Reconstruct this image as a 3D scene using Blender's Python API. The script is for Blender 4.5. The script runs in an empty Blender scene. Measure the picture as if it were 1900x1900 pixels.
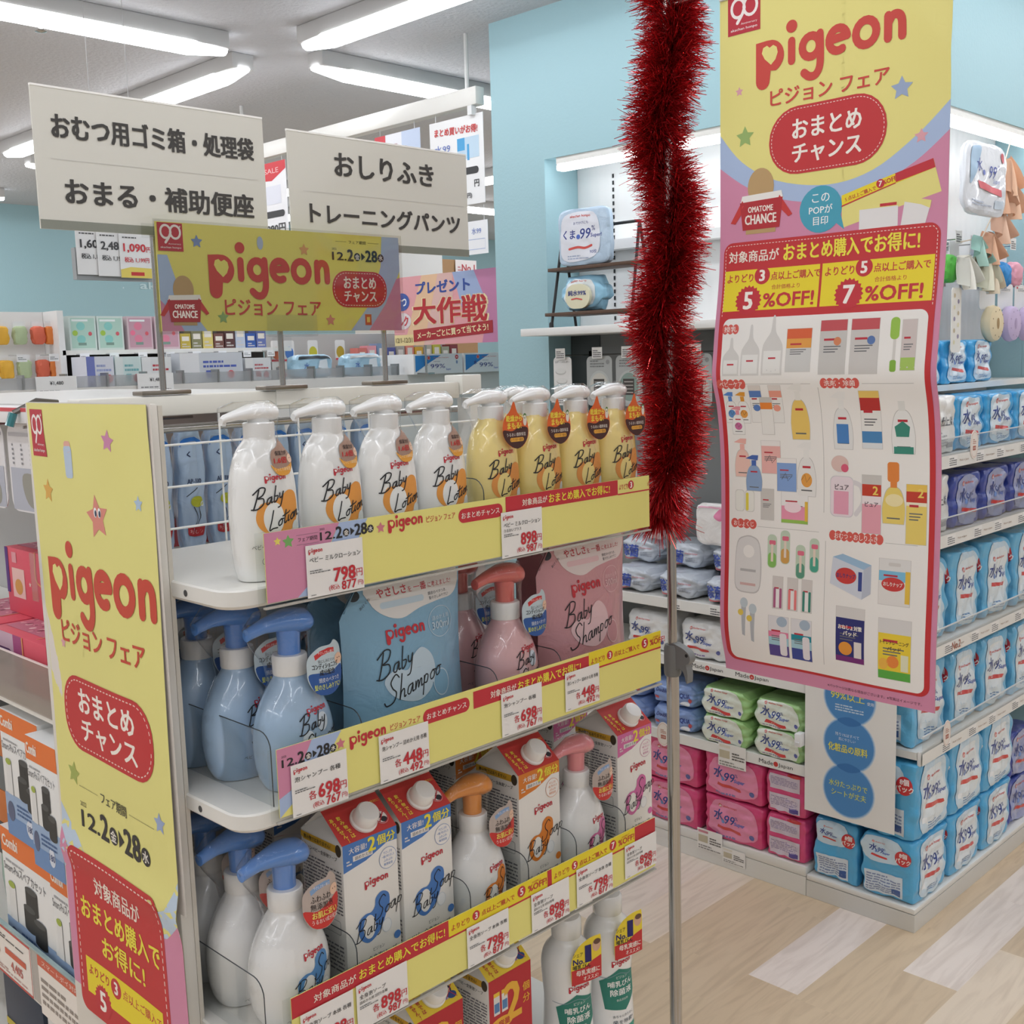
import bpy, bmesh, math, random
from math import sin, cos, pi, radians as R, hypot, atan2, exp
from mathutils import Vector, Matrix, noise
from mathutils.geometry import tessellate_polygon

SC = bpy.context.scene
COL = SC.collection

# ---------------------------------------------------------------- camera
H = 1.45
yaw, pitch, roll = 0.78113928, -0.13550388, -0.02868376
fw = Vector((cos(pitch) * cos(yaw), cos(pitch) * sin(yaw), sin(pitch)))
rt = fw.cross(Vector((0, 0, 1))).normalized()
up = rt.cross(fw)
rt2 = rt * cos(roll) + up * sin(roll)
up2 = up * cos(roll) - rt * sin(roll)
cam = bpy.data.cameras.new('camera')
cam.sensor_width = 36.0
cam.lens = 2100 / 1900 * 36.0
cam.clip_start = 0.02
cam_o = bpy.data.objects.new('camera', cam)
cam_o.matrix_world = Matrix(((rt2.x, up2.x, -fw.x, 0), (rt2.y, up2.y, -fw.y, 0), (rt2.z, up2.z, -fw.z, H), (0, 0, 0, 1)))
COL.objects.link(cam_o)
SC.camera = cam_o

# ---------------------------------------------------------------- world, exposure, ceiling tube strength
LAMP = 10.5       # emission of the ceiling batten diffusers
COVE = 7.0       # emission of the niche light strips
SC.view_settings.view_transform = 'Standard'
SC.view_settings.look = 'None'
SC.view_settings.gamma = 1.0
SC.view_settings.exposure = 0.16
SC.cycles.use_denoising = True
SC.cycles.max_bounces = 8
SC.cycles.diffuse_bounces = 3
SC.cycles.use_adaptive_sampling = True
SC.cycles.adaptive_threshold = .03
SC.cycles.glossy_bounces = 3
SC.cycles.transmission_bounces = 6
SC.cycles.transparent_max_bounces = 24
SC.cycles.sample_clamp_indirect = 6.0
SC.cycles.caustics_reflective = False
SC.cycles.caustics_refractive = False
w = bpy.data.worlds.new('world')
SC.world = w
w.use_nodes = True
bgn = w.node_tree.nodes['Background']
bgn.inputs[0].default_value = (0.97, 0.99, 1.0, 1)
bgn.inputs[1].default_value = 0.30

# ---------------------------------------------------------------- materials
def lin(h):
    h = h.lstrip('#')
    if len(h) == 3: h = ''.join(c * 2 for c in h)
    o = []
    for i in (0, 2, 4):
        c = int(h[i:i + 2], 16) / 255
        o.append(c / 12.92 if c <= .04045 else ((c + .055) / 1.055) ** 2.4)
    return (*o, 1)
MATS = {}
def M(h, rough=.5, metal=0, coat=0, kind='', spec=None):
    key = (h, rough, metal, coat, kind)
    if key in MATS: return MATS[key]
    m = bpy.data.materials.new('%s_%s' % (kind or 'paint', h))
    m.use_nodes = True
    nt = m.node_tree
    b = nt.nodes['Principled BSDF']
    c = lin(h)
    b.inputs['Base Color'].default_value = c
    b.inputs['Roughness'].default_value = rough
    b.inputs['Metallic'].default_value = metal
    b.inputs['Coat Weight'].default_value = coat
    b.inputs['Coat Roughness'].default_value = .06
    if kind == 'film':        # crinkled plastic packaging film: broken highlights
        tc = nt.nodes.new('ShaderNodeTexCoord'); n = nt.nodes.new('ShaderNodeTexNoise')
        n.inputs['Scale'].default_value = 26; n.inputs['Detail'].default_value = 3; n.inputs['Distortion'].default_value = .8
        bp = nt.nodes.new('ShaderNodeBump'); bp.inputs['Strength'].default_value = .55; bp.inputs['Distance'].default_value = .006
        nt.links.new(tc.outputs['Object'], n.inputs['Vector']); nt.links.new(n.outputs['Fac'], bp.inputs['Height'])
        nt.links.new(bp.outputs['Normal'], b.inputs['Normal'])
    if kind == 'lamp':
        b.inputs['Emission Color'].default_value = c
        b.inputs['Emission Strength'].default_value = coat * 0 + metal
        b.inputs['Metallic'].default_value = 0
    MATS[key] = m
    return m
def clearmat(name, tint, fac, rough=.05, gloss=.9):
    if name in MATS: return MATS[name]
    m = bpy.data.materials.new(name); m.use_nodes = True
    nt = m.node_tree; nt.nodes.remove(nt.nodes['Principled BSDF'])
    out = nt.nodes['Material Output']
    t = nt.nodes.new('ShaderNodeBsdfTransparent'); t.inputs[0].default_value = lin(tint)
    g = nt.nodes.new('ShaderNodeBsdfGlossy'); g.inputs[0].default_value = (gloss, gloss, gloss, 1); g.inputs['Roughness'].default_value = rough
    fr = nt.nodes.new('ShaderNodeLayerWeight'); fr.inputs[0].default_value = .5
    pw = nt.nodes.new('ShaderNodeMath'); pw.operation = 'POWER'; pw.inputs[1].default_value = 4.0
    ad = nt.nodes.new('ShaderNodeMath'); ad.operation = 'MULTIPLY_ADD'; ad.inputs[1].default_value = .75; ad.inputs[2].default_value = fac
    nt.links.new(fr.outputs['Facing'], pw.inputs[0]); nt.links.new(pw.outputs[0], ad.inputs[0])
    mx = nt.nodes.new('ShaderNodeMixShader')
    nt.links.new(ad.outputs[0], mx.inputs[0])
    nt.links.new(t.outputs[0], mx.inputs[1]); nt.links.new(g.outputs[0], mx.inputs[2])
    nt.links.new(mx.outputs[0], out.inputs[0])
    MATS[name] = m
    return m
def ACRYL(): return clearmat('clear_acrylic', 'FAFBFB', .025)
def WRAP():
    m = clearmat('shrink_film', 'FFFFFF', .035, .07)
    if 'wr' not in m:
        m['wr'] = 1
        nt = m.node_tree
        tc = nt.nodes.new('ShaderNodeTexCoord'); n = nt.nodes.new('ShaderNodeTexNoise'); n.inputs['Scale'].default_value = 45; n.inputs['Distortion'].default_value = 1.2
        bp = nt.nodes.new('ShaderNodeBump'); bp.inputs['Strength'].default_value = .5; bp.inputs['Distance'].default_value = .004
        nt.links.new(tc.outputs['Object'], n.inputs['Vector']); nt.links.new(n.outputs['Fac'], bp.inputs['Height'])
        for nd in nt.nodes:
            if nd.type == 'BSDF_GLOSSY': nt.links.new(bp.outputs['Normal'], nd.inputs['Normal'])
    return m
PAPER = .55
def P(h): return M(h, PAPER)          # printed ink / paper
def PL(h, rough=.3): return M(h, rough, 0, .85)   # glossy moulded plastic
def FILM(h): return M(h, .3, 0, .5, 'film')
CHROME = M('B9B6B2', .2, 1)
WMETAL = M('E9E7E1', .38)
# ---------------------------------------------------------------- mesh builder
class MB:
    def __init__(s): s.v = []; s.f = []; s.m = []; s.mats = []; s.sm = []
    def mi(s, mat):
        if isinstance(mat, str): mat = P(mat)
        if mat not in s.mats: s.mats.append(mat)
        return s.mats.index(mat)
    def add(s, vs, fs, mat, smooth=True, xf=None):
        o = len(s.v); k = s.mi(mat)
        s.v.extend([tuple(xf(*p)) if xf else tuple(p) for p in vs])
        for f in fs: s.f.append([i + o for i in f]); s.m.append(k); s.sm.append(smooth)
        return s
    def box(s, x0, x1, y0, y1, z0, z1, mat, bev=0, xf=None):
        if bev <= 0:
            vs = [(x, y, z) for z in (z0, z1) for y in (y0, y1) for x in (x0, x1)]
            return s.add(vs, [(0, 2, 3, 1), (4, 5, 7, 6), (0, 1, 5, 4), (2, 6, 7, 3), (0, 4, 6, 2), (1, 3, 7, 5)], mat, False, xf)
        bm = bmesh.new(); bmesh.ops.create_cube(bm, size=1)
        for v in bm.verts: v.co = Vector(((x0 + x1) / 2 + v.co.x * (x1 - x0), (y0 + y1) / 2 + v.co.y * (y1 - y0), (z0 + z1) / 2 + v.co.z * (z1 - z0)))
        bmesh.ops.bevel(bm, geom=bm.edges[:], offset=bev, segments=2, affect='EDGES', profile=.5)
        bm.verts.index_update()
        s.add([v.co[:] for v in bm.verts], [[v.index for v in f.verts] for f in bm.faces], mat, True, xf)
        bm.free(); return s
    def loft(s, secs, mat, cap0=True, cap1=True, smooth=True, closed=True, xf=None):
        n = len(secs[0]); vs = [p for q in secs for p in q]; fs = []
        for i in range(len(secs) - 1):
            for j in range(n if closed else n - 1):
                a = i * n + j; b = i * n + (j + 1) % n
                fs.append((a, b, b + n, a + n))
        if cap0: fs.append(tuple(range(n))[::-1])
        if cap1: fs.append(tuple(range((len(secs) - 1) * n, len(secs) * n)))
        return s.add(vs, fs, mat, smooth, xf)
    def lathe(s, prof, mat, n=24, cx=0, cy=0, sx=1, sy=1, xf=None):
        secs = [[(cx + r * sx * cos(2 * pi * k / n), cy + r * sy * sin(2 * pi * k / n), z) for k in range(n)] for r, z in prof]
        return s.loft(secs, mat, xf=xf)
    def tube(s, pts, r, mat, n=8, cap=True, xf=None):
        pts = [Vector(p) for p in pts]; secs = []
        u = None
        for i, p in enumerate(pts):
            t = (pts[min(i + 1, len(pts) - 1)] - pts[max(i - 1, 0)]).normalized()
            if u is None:
                u = t.cross(Vector((0, 0, 1)))
                if u.length < .1: u = t.cross(Vector((0, 1, 0)))
            u = (u - t * u.dot(t)).normalized(); v = t.cross(u)
            rr = r[i] if isinstance(r, (list, tuple)) else r
            secs.append([(p + u * rr * cos(2 * pi * k / n) + v * rr * sin(2 * pi * k / n))[:] for k in range(n)])
        return s.loft(secs, mat, cap, cap, xf=xf)
    def cyl(s, p0, p1, r, mat, n=16, xf=None): return s.tube([p0, p1], r, mat, n, xf=xf)
    def grid(s, fn, nu, nv, mat, smooth=True):
        vs = [fn(i / nu, j / nv) for j in range(nv + 1) for i in range(nu + 1)]
        fs = [(j * (nu + 1) + i, j * (nu + 1) + i + 1, (j + 1) * (nu + 1) + i + 1, (j + 1) * (nu + 1) + i) for j in range(nv) for i in range(nu)]
        return s.add(vs, fs, mat, smooth)
    def prism(s, pts, y0, y1, mat, xf=None, smooth=False):   # outline in x,z, extruded along y
        n = len(pts); vs = [(x, y0, z) for x, z in pts] + [(x, y1, z) for x, z in pts]
        fs = [(i, (i + 1) % n, (i + 1) % n + n, i + n) for i in range(n)]
        tri = tessellate_polygon([[Vector((x, z, 0)) for x, z in pts]])
        for a, b, c in tri: fs.append((a, b, c)); fs.append((c + n, b + n, a + n))
        return s.add(vs, fs, mat, smooth, xf)
    def art(s, a, fn=None, step=.00016, refine=0):
        fn = fn or (lambda x, z, h: (x, -h - .0002, z))
        for vs, tris, mat, l in a.it:
            if refine: vs, tris = subdiv(vs, tris, refine)
            s.add([fn(x, z, l * step) for x, z in vs], tris, mat, False)
        return s
    def build(s, name, parent=None, loc=None, rz=0):
        me = bpy.data.meshes.new(name)
        me.from_pydata(s.v, [], s.f)
        for m in s.mats: me.materials.append(m)
        me.polygons.foreach_set('material_index', s.m)
        me.polygons.foreach_set('use_smooth', s.sm)
        me.update()
        if any(s.sm): me.set_sharp_from_angle(angle=R(40))
        o = bpy.data.objects.new(name, me); COL.objects.link(o)
        if parent: o.parent = parent
        if loc: o.location = loc
        o.rotation_euler[2] = rz
        return o
def subdiv(vs, tris, L):
    vs = list(vs); st = [tuple(t) for t in tris]; out = []; mid = {}
    while st:
        t = st.pop()
        if len(t) > 3:
            st += [(t[0], t[i], t[i + 1]) for i in range(1, len(t) - 1)]; continue
        e = [(hypot(vs[t[i]][0] - vs[t[(i + 1) % 3]][0], vs[t[i]][1] - vs[t[(i + 1) % 3]][1]), i) for i in range(3)]
        d, i = max(e)
        if d <= L: out.append(t); continue
        a, b, c = t[i], t[(i + 1) % 3], t[(i + 2) % 3]
        k = (min(a, b), max(a, b))
        if k not in mid: mid[k] = len(vs); vs.append(((vs[a][0] + vs[b][0]) / 2, (vs[a][1] + vs[b][1]) / 2))
        m = mid[k]; st += [(a, m, c), (m, b, c)]
    return vs, out
def tag(o, label=None, cat=None, group=None, kind=None):
    if label: o['label'] = label
    if cat: o['category'] = cat
    if group: o['group'] = group
    if kind: o['kind'] = kind
    return o
def thing(name, label, cat, loc=(0, 0, 0), rz=0, group=None):
    o = bpy.data.objects.new(name, None); COL.objects.link(o)
    o.empty_display_size = .05; o.location = loc; o.rotation_euler[2] = rz
    return tag(o, label, cat, group)
def dup(o, loc, rz=None, label=None, group=None):
    r = o.copy(); COL.objects.link(r); r.location = loc
    if rz is not None: r.rotation_euler[2] = rz
    if label: r['label'] = label
    if group: r['group'] = group
    for ch in o.children:
        c = ch.copy(); COL.objects.link(c); c.parent = r
        for g in ch.children:
            d = g.copy(); COL.objects.link(d); d.parent = c
    return r
def structure(o): o['kind'] = 'structure'; return o
NX = -pi / 2            # rotation for a front that faces -X
ORD = ['first', 'second', 'third', 'fourth', 'fifth', 'sixth', 'seventh', 'eighth', 'ninth', 'tenth', 'eleventh', 'twelfth', 'thirteenth', 'fourteenth']
# ---------------------------------------------------------------- flat artwork (x to the right, z up, layered)
GLY = {}
def glyph(t):
    if t in GLY: return GLY[t]
    c = bpy.data.curves.new('t', 'FONT'); c.body = t; c.size = 1; c.resolution_u = 2; c.fill_mode = 'FRONT'; c.dimensions = '2D'
    o = bpy.data.objects.new('t', c); me = o.to_mesh()
    vs = [(v.co.x, v.co.y) for v in me.vertices]; fs = [tuple(p.vertices) for p in me.polygons]
    o.to_mesh_clear(); bpy.data.objects.remove(o); bpy.data.curves.remove(c)
    xs = [v[0] for v in vs] or [0]; ys = [v[1] for v in vs] or [0]
    GLY[t] = (vs, fs, min(xs), max(xs), min(ys), max(ys))
    return GLY[t]
def catmull(p, k=6, closed=False):
    if len(p) < 3 and not closed: return list(p)
    o = []; n = len(p)
    for i in range(n if closed else n - 1):
        g = (lambda j: p[j % n]) if closed else (lambda j: p[max(0, min(n - 1, j))])
        a, b, c, d = g(i - 1), g(i), g(i + 1), g(i + 2)
        for q in range(k):
            t = q / k
            o.append(tuple(.5 * (2 * b[m] + (c[m] - a[m]) * t + (2 * a[m] - 5 * b[m] + 4 * c[m] - d[m]) * t * t + (3 * b[m] - a[m] - 3 * c[m] + d[m]) * t ** 3) for m in (0, 1)))
    if not closed: o.append(p[-1])
    return o
class Art:
    def __init__(s, sc=.001, ox=0, oz=0, rough=None): s.it = []; s.s = sc; s.ox = ox; s.oz = oz; s.T = None; s.rough = rough; s.film = False
    def mt(s, c):
        if not isinstance(c, str): return c
        return FILM(c) if s.film else P(c) if s.rough is None else M(c, s.rough, 0, .3)
    def raw(s, vs, fs, c, l):
        k = s.s; l = l + .012 * (len(s.it) % 60)
        if s.T: vs = [s.T(*p) for p in vs]
        s.it.append(([(x * k + s.ox, z * k + s.oz) for x, z in vs], fs, s.mt(c), l)); return s
    def poly(s, pts, c, l=1):
        t = tessellate_polygon([[Vector((x, z, 0)) for x, z in pts]])
        return s.raw(pts, [tuple(q) for q in t], c, l)
    def hole(s, loops, c, l=1):
        t = tessellate_polygon([[Vector((x, z, 0)) for x, z in q] for q in loops])
        return s.raw([p for q in loops for p in q], [tuple(q) for q in t], c, l)
    def rect(s, x0, z0, x1, z1, c, l=1): return s.raw([(x0, z0), (x1, z0), (x1, z1), (x0, z1)], [(0, 1, 2, 3)], c, l)
    def ell(s, x, z, rx, rz=None, c='000', l=1, n=28, a0=0):
        rz = rz or rx
        return s.raw([(x + rx * cos(2 * pi * k / n + a0), z + rz * sin(2 * pi * k / n + a0)) for k in range(n)], [tuple(range(n))], c, l)
    def rpts(s, x0, z0, x1, z1, r, n=6):
        o = []
        for cx, cz, a in ((x1 - r, z1 - r, 0), (x0 + r, z1 - r, 90), (x0 + r, z0 + r, 180), (x1 - r, z0 + r, 270)):
            o += [(cx + r * cos(R(a + 90 * k / n)), cz + r * sin(R(a + 90 * k / n))) for k in range(n + 1)]
        return o
    def rrect(s, x0, z0, x1, z1, r, c, l=1):
        p = s.rpts(x0, z0, x1, z1, r); return s.raw(p, [tuple(range(len(p)))], c, l)
    def star(s, x, z, r, c, l=2, n=5, q=.5, rot=90):
        p = [(x + (r if k % 2 == 0 else r * q) * cos(R(rot + 180 * k / n)), z + (r if k % 2 == 0 else r * q) * sin(R(rot + 180 * k / n))) for k in range(2 * n)]
        return s.raw([(x, z)] + p, [(0, 1 + k, 1 + (k + 1) % (2 * n)) for k in range(2 * n)], c, l)
    def stroke(s, pts, w, c, l=2, closed=False, smooth=0, cap=True):
        if smooth: pts = catmull(pts, smooth, closed)
        n = len(pts); vs = []; fs = []
        for i, p in enumerate(pts):
            a = pts[(i - 1) % n] if (closed or i) else p; b = pts[(i + 1) % n] if (closed or i < n - 1) else p
            dx, dz = b[0] - a[0], b[1] - a[1]; d = hypot(dx, dz) or 1
            ww = w if not isinstance(w, (list, tuple)) else w[0] + (w[1] - w[0]) * i / max(1, n - 1)
            vs += [(p[0] - dz / d * ww / 2, p[1] + dx / d * ww / 2), (p[0] + dz / d * ww / 2, p[1] - dx / d * ww / 2)]
        for i in range(n if closed else n - 1):
            j = (i + 1) % n; fs.append((2 * i, 2 * i + 1, 2 * j + 1, 2 * j))
        s.raw(vs, fs, c, l)
        if cap and not closed:
            w0 = w if not isinstance(w, (list, tuple)) else w[0]
            for p in (pts[0], pts[-1]): s.ell(p[0], p[1], w0 / 2, None, c, l, 10)
        return s
    def dash(s, pts, w, c, on, off, l=3):
        acc = 0; cur = [pts[0]]; draw = True
        for a, b in zip(pts, pts[1:]):
            L = hypot(b[0] - a[0], b[1] - a[1]); t = 0
            while L - t > 1e-9:
                need = (on if draw else off) - acc
                if L - t >= need:
                    t += need; q = (a[0] + (b[0] - a[0]) * t / L, a[1] + (b[1] - a[1]) * t / L)
                    if draw: s.stroke(cur + [q], w, c, l, cap=False)
                    cur = [q]; acc = 0; draw = not draw
                else:
                    acc += L - t; t = L
                    if draw: cur.append(b)
        return s
    def text(s, t, x, z, h, c, al='c', bold=0, sx=1, w=None, l=4, rot=0, shear=0):
        # h: height of the text block's ink; w: force the ink width; (x, z): centre of the ink vertically, anchored by al
        vs, fs, x0, x1, y0, y1 = glyph(t)
        if not vs: return s
        if not any(ch > '\u2fff' for ch in t): y0, y1 = min(y0, 0), max(y1, glyph('H')[5])
        k = h / (y1 - y0); kx = k * sx
        if w: kx = w / (x1 - x0)
        W = (x1 - x0) * kx; off = {'l': 0, 'c': -W / 2, 'r': -W}[al]
        ca, sa = cos(R(rot)), sin(R(rot)); b = bold * h
        sh = [(0, 0)] if not bold else [(-b, -b * .6), (b, -b * .6), (b, b * .6), (-b, b * .6), (b, 0), (-b, 0)] if bold > .015 else [(-b, 0), (b, 0)]
        for i, (bx, bz) in enumerate(sh):
            q = []
            for vx, vy in vs:
                px = (vx - x0) * kx + off + bx; pz = (vy - (y0 + y1) / 2) * k + bz
                px += shear * pz
                q.append((x + px * ca - pz * sa, z + px * sa + pz * ca))
            s.raw(q, fs, c, l + i * .02)
        return s
    def lines(s, x0, x1, z0, z1, n, c, l=3, seed=0, th=.5):      # body copy far too small to read: thin rules of broken words
        rnd = random.Random(seed); d = (z1 - z0) / n
        for i in range(n):
            x = x0; e = x1 if i < n - 1 else x0 + (x1 - x0) * .6
            while x < e:
                q = min(e, x + rnd.uniform(.04, .2) * (x1 - x0)); s.rect(x, z0 + i * d, q, z0 + i * d + d * th, c, l); x = q + .025 * (x1 - x0)
        return s
    def logo(s, x, z, w, c, hole, l=4):          # rounded wordmark with a heart in its first letter; (x, z) = left end of the baseline
        k = w / 6.35; X = lambda p: [(x + a * k, z + b * k) for a, b in p]
        arc = [(.62 + .63 * cos(R(a)), .44 + .63 * sin(R(a))) for a in range(80, -75, -12)]
        P_ = [(0, 1.04), (.5, 1.07)] + arc + [(.66, -.1), (.62, -.45)] + [(.31 + .31 * cos(R(a)), -.45 + .33 * sin(R(a))) for a in range(0, -181, -20)]
        s.poly(X(P_), c, l)
        s.poly(X([(.62, .78), (.5, .88), (.33, .82), (.27, .62), (.4, .38), (.68, .12), (.88, .3), (.98, .55), (.93, .76), (.78, .86)]), hole, l + 1)
        ww = .315 * k
        st = lambda p, sm=5, cl=False: s.stroke(X(p), ww, c, l, cl, sm)
        st([(1.58, .1), (1.58, .85)], 0); s.ell(x + 1.58 * k, z + 1.4 * k, .24 * k, None, c, l)
        ring = lambda cx, cz, r: s.stroke(X([(cx + r * cos(R(a)), cz + r * 1.05 * sin(R(a))) for a in range(0, 360, 20)]), ww, c, l, True)
        ring(2.41, .49, .37)
        st([(2.8, .9), (2.82, .3), (2.8, -.3), (2.62, -.6), (2.35, -.62), (2.12, -.45)])
        st([(3.58 + .39 * cos(R(q)), .5 + .41 * sin(R(q))) for q in range(10, 302, 18)], 0); st([(3.24, .52), (3.94, .58)], 0)
        ring(4.74, .5, .42)
        st([(5.62, .1), (5.62, .9)], 0); st([(5.62, .6), (5.78, .86), (6.0, .88), (6.15, .68), (6.17, .1)])
        return s
    def hand(s, word, x, z, h, w, c, l=4, rise=.25, slant=.2):  # monoline handwriting
        cx = 0
        for ch in word:
            g, adv = HAND[ch]
            for st in g:
                q = [(cx + a, b) for a, b in st]
                s.stroke([(x + (a + b * slant) * h, z + (b + (a + b * slant) * rise) * h) for a, b in catmull(q, 4)], w, c, l)
            cx += adv
        return s
HAND = {
 'B': ([[(0, 0), (.08, .5), (.14, 1)], [(-.15, .85), (.2, 1.08), (.5, .95), (.4, .65), (.12, .55), (.45, .45), (.5, .15), (.2, -.02), (-.1, .05)]], .66),
 'S': ([[(.5, .88), (.32, 1.05), (.1, .85), (.2, .58), (.4, .35), (.3, .05), (0, 0), (-.12, .15)]], .55),
 'L': ([[(.1, 1), (.06, .5), (0, 0), (.2, .02), (.5, -.04)]], .5),
 'a': ([[(.32, .36), (.1, .32), (.05, .08), (.2, .04), (.33, .34), (.33, .05), (.42, .06)]], .45),
 'b': ([[(.08, .85), (.06, .05), (.22, .04), (.3, .25), (.12, .3)]], .36),
 'y': ([[(.05, .36), (.08, .12), (.22, .12), (.3, .38), (.2, -.3), (.02, -.38)]], .4),
 'o': ([[(.2, .34), (.06, .22), (.1, .03), (.27, .06), (.3, .26), (.18, .34), (.38, .3)]], .36),
 't': ([[(.15, .7), (.1, .1), (.2, .02), (.28, .08)], [(-.05, .45), (.38, .5)]], .32),
 'i': ([[(.08, .33), (.06, .04), (.15, .05)], [(.12, .52), (.13, .54)]], .2),
 'n': ([[(.05, .34), (.04, .02), (.1, .26), (.24, .34), (.27, .04), (.38, .06)]], .4),
 'h': ([[(.1, .95), (.05, .02), (.1, .28), (.25, .34), (.28, .04), (.36, .06)]], .4),
 'm': ([[(.04, .34), (.04, .02), (.12, .3), (.2, .3), (.2, .04), (.3, .3), (.38, .3), (.38, .05), (.46, .06)]], .48),
 'p': ([[(.06, .34), (.02, -.35)], [(.05, .1), (.12, .34), (.28, .28), (.22, .05), (.06, .08)]], .38),
 'e': ([[(.06, .16), (.26, .22), (.18, .36), (.05, .2), (.14, .02), (.32, .1)]], .34),
 'u': ([[(.05, .34), (.06, .08), (.2, .04), (.28, .34), (.28, .04), (.36, .06)]], .38),
 'r': ([[(.05, .34), (.05, .02), (.08, .24), (.24, .34)]], .28),
}
# ================================================================ room shell
def nodemat(name, build):
    m = bpy.data.materials.new(name); m.use_nodes = True
    build(m.node_tree, m.node_tree.nodes['Principled BSDF'], m.node_tree.nodes.new, m.node_tree.links.new)
    return m
def floor_mat(nt, b, N, L):
    def mth(op, a, c=None):
        n = N('ShaderNodeMath'); n.operation = op
        for i, q in enumerate((a, c)):
            if q is None: continue
            if isinstance(q, (int, float)): n.inputs[i].default_value = q
            else: L(q, n.inputs[i])
        return n.outputs[0]
    tc = N('ShaderNodeTexCoord'); sp = N('ShaderNodeSeparateXYZ'); L(tc.outputs['Object'], sp.inputs[0])
    yy = mth('DIVIDE', mth('SUBTRACT', sp.outputs[1], .082), .1295); row = mth('FLOOR', yy)
    wn = N('ShaderNodeTexWhiteNoise'); wn.noise_dimensions = '1D'; L(row, wn.inputs['W'])
    xx = mth('ADD', mth('DIVIDE', sp.outputs[0], .5), mth('MULTIPLY', wn.outputs['Value'], 7.3)); cell = mth('FLOOR', xx)
    cb = N('ShaderNodeCombineXYZ'); L(row, cb.inputs[0]); L(cell, cb.inputs[1])
    w2 = N('ShaderNodeTexWhiteNoise'); w2.noise_dimensions = '2D'; L(cb.outputs[0], w2.inputs['Vector'])
    rp = N('ShaderNodeValToRGB'); L(w2.outputs['Value'], rp.inputs[0])
    e = rp.color_ramp.elements; e[0].position = 0; e[0].color = lin('D6BE9F'); e[1].position = 1; e[1].color = lin('F1E3D9')
    for p, c in ((.3, 'DAC3A5'), (.5, 'D8C1A2'), (.58, 'E6D2B6'), (.72, 'EAD9C6'), (.8, 'EEE0D4')):
        q = e.new(p); q.color = lin(c)
    # wood grain, stretched along the plank and shifted per plank
    mp = N('ShaderNodeMapping'); mp.inputs['Scale'].default_value = (1.6, 14, 1)
    va = N('ShaderNodeVectorMath'); va.operation = 'ADD'; L(tc.outputs['Object'], va.inputs[0]); L(w2.outputs['Color'], va.inputs[1])
    L(va.outputs[0], mp.inputs[0])
    nz = N('ShaderNodeTexNoise'); nz.inputs['Scale'].default_value = 2.2; nz.inputs['Detail'].default_value = 6; nz.inputs['Distortion'].default_value = 1.6
    L(mp.outputs[0], nz.inputs['Vector'])
    g = N('ShaderNodeValToRGB'); L(nz.outputs['Fac'], g.inputs[0]); g.color_ramp.elements[0].position = .32; g.color_ramp.elements[0].color = (.80, .77, .74, 1); g.color_ramp.elements[1].position = .56; g.color_ramp.elements[1].color = (1.03, 1.03, 1.03, 1)
    mx = N('ShaderNodeMixRGB'); mx.blend_type = 'MULTIPLY'; mx.inputs[0].default_value = .6; L(rp.outputs[0], mx.inputs[1]); L(g.outputs[0], mx.inputs[2])
    L(mx.outputs[0], b.inputs['Base Color']); b.inputs['Roughness'].default_value = .42
FLOOR = nodemat('vinyl_wood_planks', floor_mat)
def rough_mat(c, sc, st, rough=.85):
    def f(nt, b, N, L):
        b.inputs['Base Color'].default_value = lin(c); b.inputs['Roughness'].default_value = rough
        tc = N('ShaderNodeTexCoord'); n = N('ShaderNodeTexNoise'); n.inputs['Scale'].default_value = sc; n.inputs['Detail'].default_value = 4
        bp = N('ShaderNodeBump'); bp.inputs['Strength'].default_value = st; bp.inputs['Distance'].default_value = .01
        L(tc.outputs['Object'], n.inputs['Vector']); L(n.outputs['Fac'], bp.inputs['Height']); L(bp.outputs['Normal'], b.inputs['Normal'])
    return f
CEIL = nodemat('ceiling_board', rough_mat('CDCED2', 60, .5))
TEAL = nodemat('aqua_paint', rough_mat('A3C7CF', 120, .06, .6))
WALLW = nodemat('white_wall_paint', rough_mat('E6E6E6', 90, .06, .6))
def slat(nt, b, N, L):     # white slatted wall panel: fine vertical ribs
    b.inputs['Base Color'].default_value = lin('EFEFEE'); b.inputs['Roughness'].default_value = .5
    tc = N('ShaderNodeTexCoord'); wv = N('ShaderNodeTexWave'); wv.bands_direction = 'DIAGONAL'; wv.inputs['Scale'].default_value = 16
    mp = N('ShaderNodeMapping'); mp.inputs['Scale'].default_value = (1, 1, 0); L(tc.outputs['Object'], mp.inputs[0])
    bp = N('ShaderNodeBump'); bp.inputs['Strength'].default_value = .25; bp.inputs['Distance'].default_value = .004
    L(mp.outputs[0], wv.inputs[0]); L(wv.outputs['Fac'], bp.inputs['Height']); L(bp.outputs['Normal'], b.inputs['Normal'])
SLAT = nodemat('white_slat_panel', slat)

ZC = 2.517
structure(MB().box(-4, 11, -4, 9, -.05, 0, FLOOR).build('floor'))
structure(MB().box(-4, 11, -4, 9, ZC, ZC + .05, CEIL).build('ceiling'))
structure(MB().box(-4, 2.61, 7.5, 7.6, 0, ZC, WALLW).box(2.61, 11, 7.5, 7.6, 0, ZC, TEAL).build('wall_far'))
# ---- aqua corner block with lit niches on both visible faces
blk = MB()
blk.box(2.695, 3.2, 2.485, 2.715, 0, ZC, TEAL)            # end pier (its inner side is the niche return)
blk.box(2.695, 2.75, 1.305, 2.485, 2.062, ZC, TEAL)       # fascia over the long niche
structure(blk.build('wall_left'))
blk = MB()
blk.box(2.7505, 4.3, 1.305, 1.36, 2.062, ZC, TEAL)
blk.box(3.64, 4.3, 1.3605, 2.715, 0, ZC, TEAL).box(3.64, 4.3, 1.305, 1.36, 0, 2.0615, TEAL)
structure(blk.build('wall_right'))
structure(MB().box(2.85, 3.639, 1.46, 2.484, 1.45, ZC, SLAT).build('wall_core'))
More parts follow.
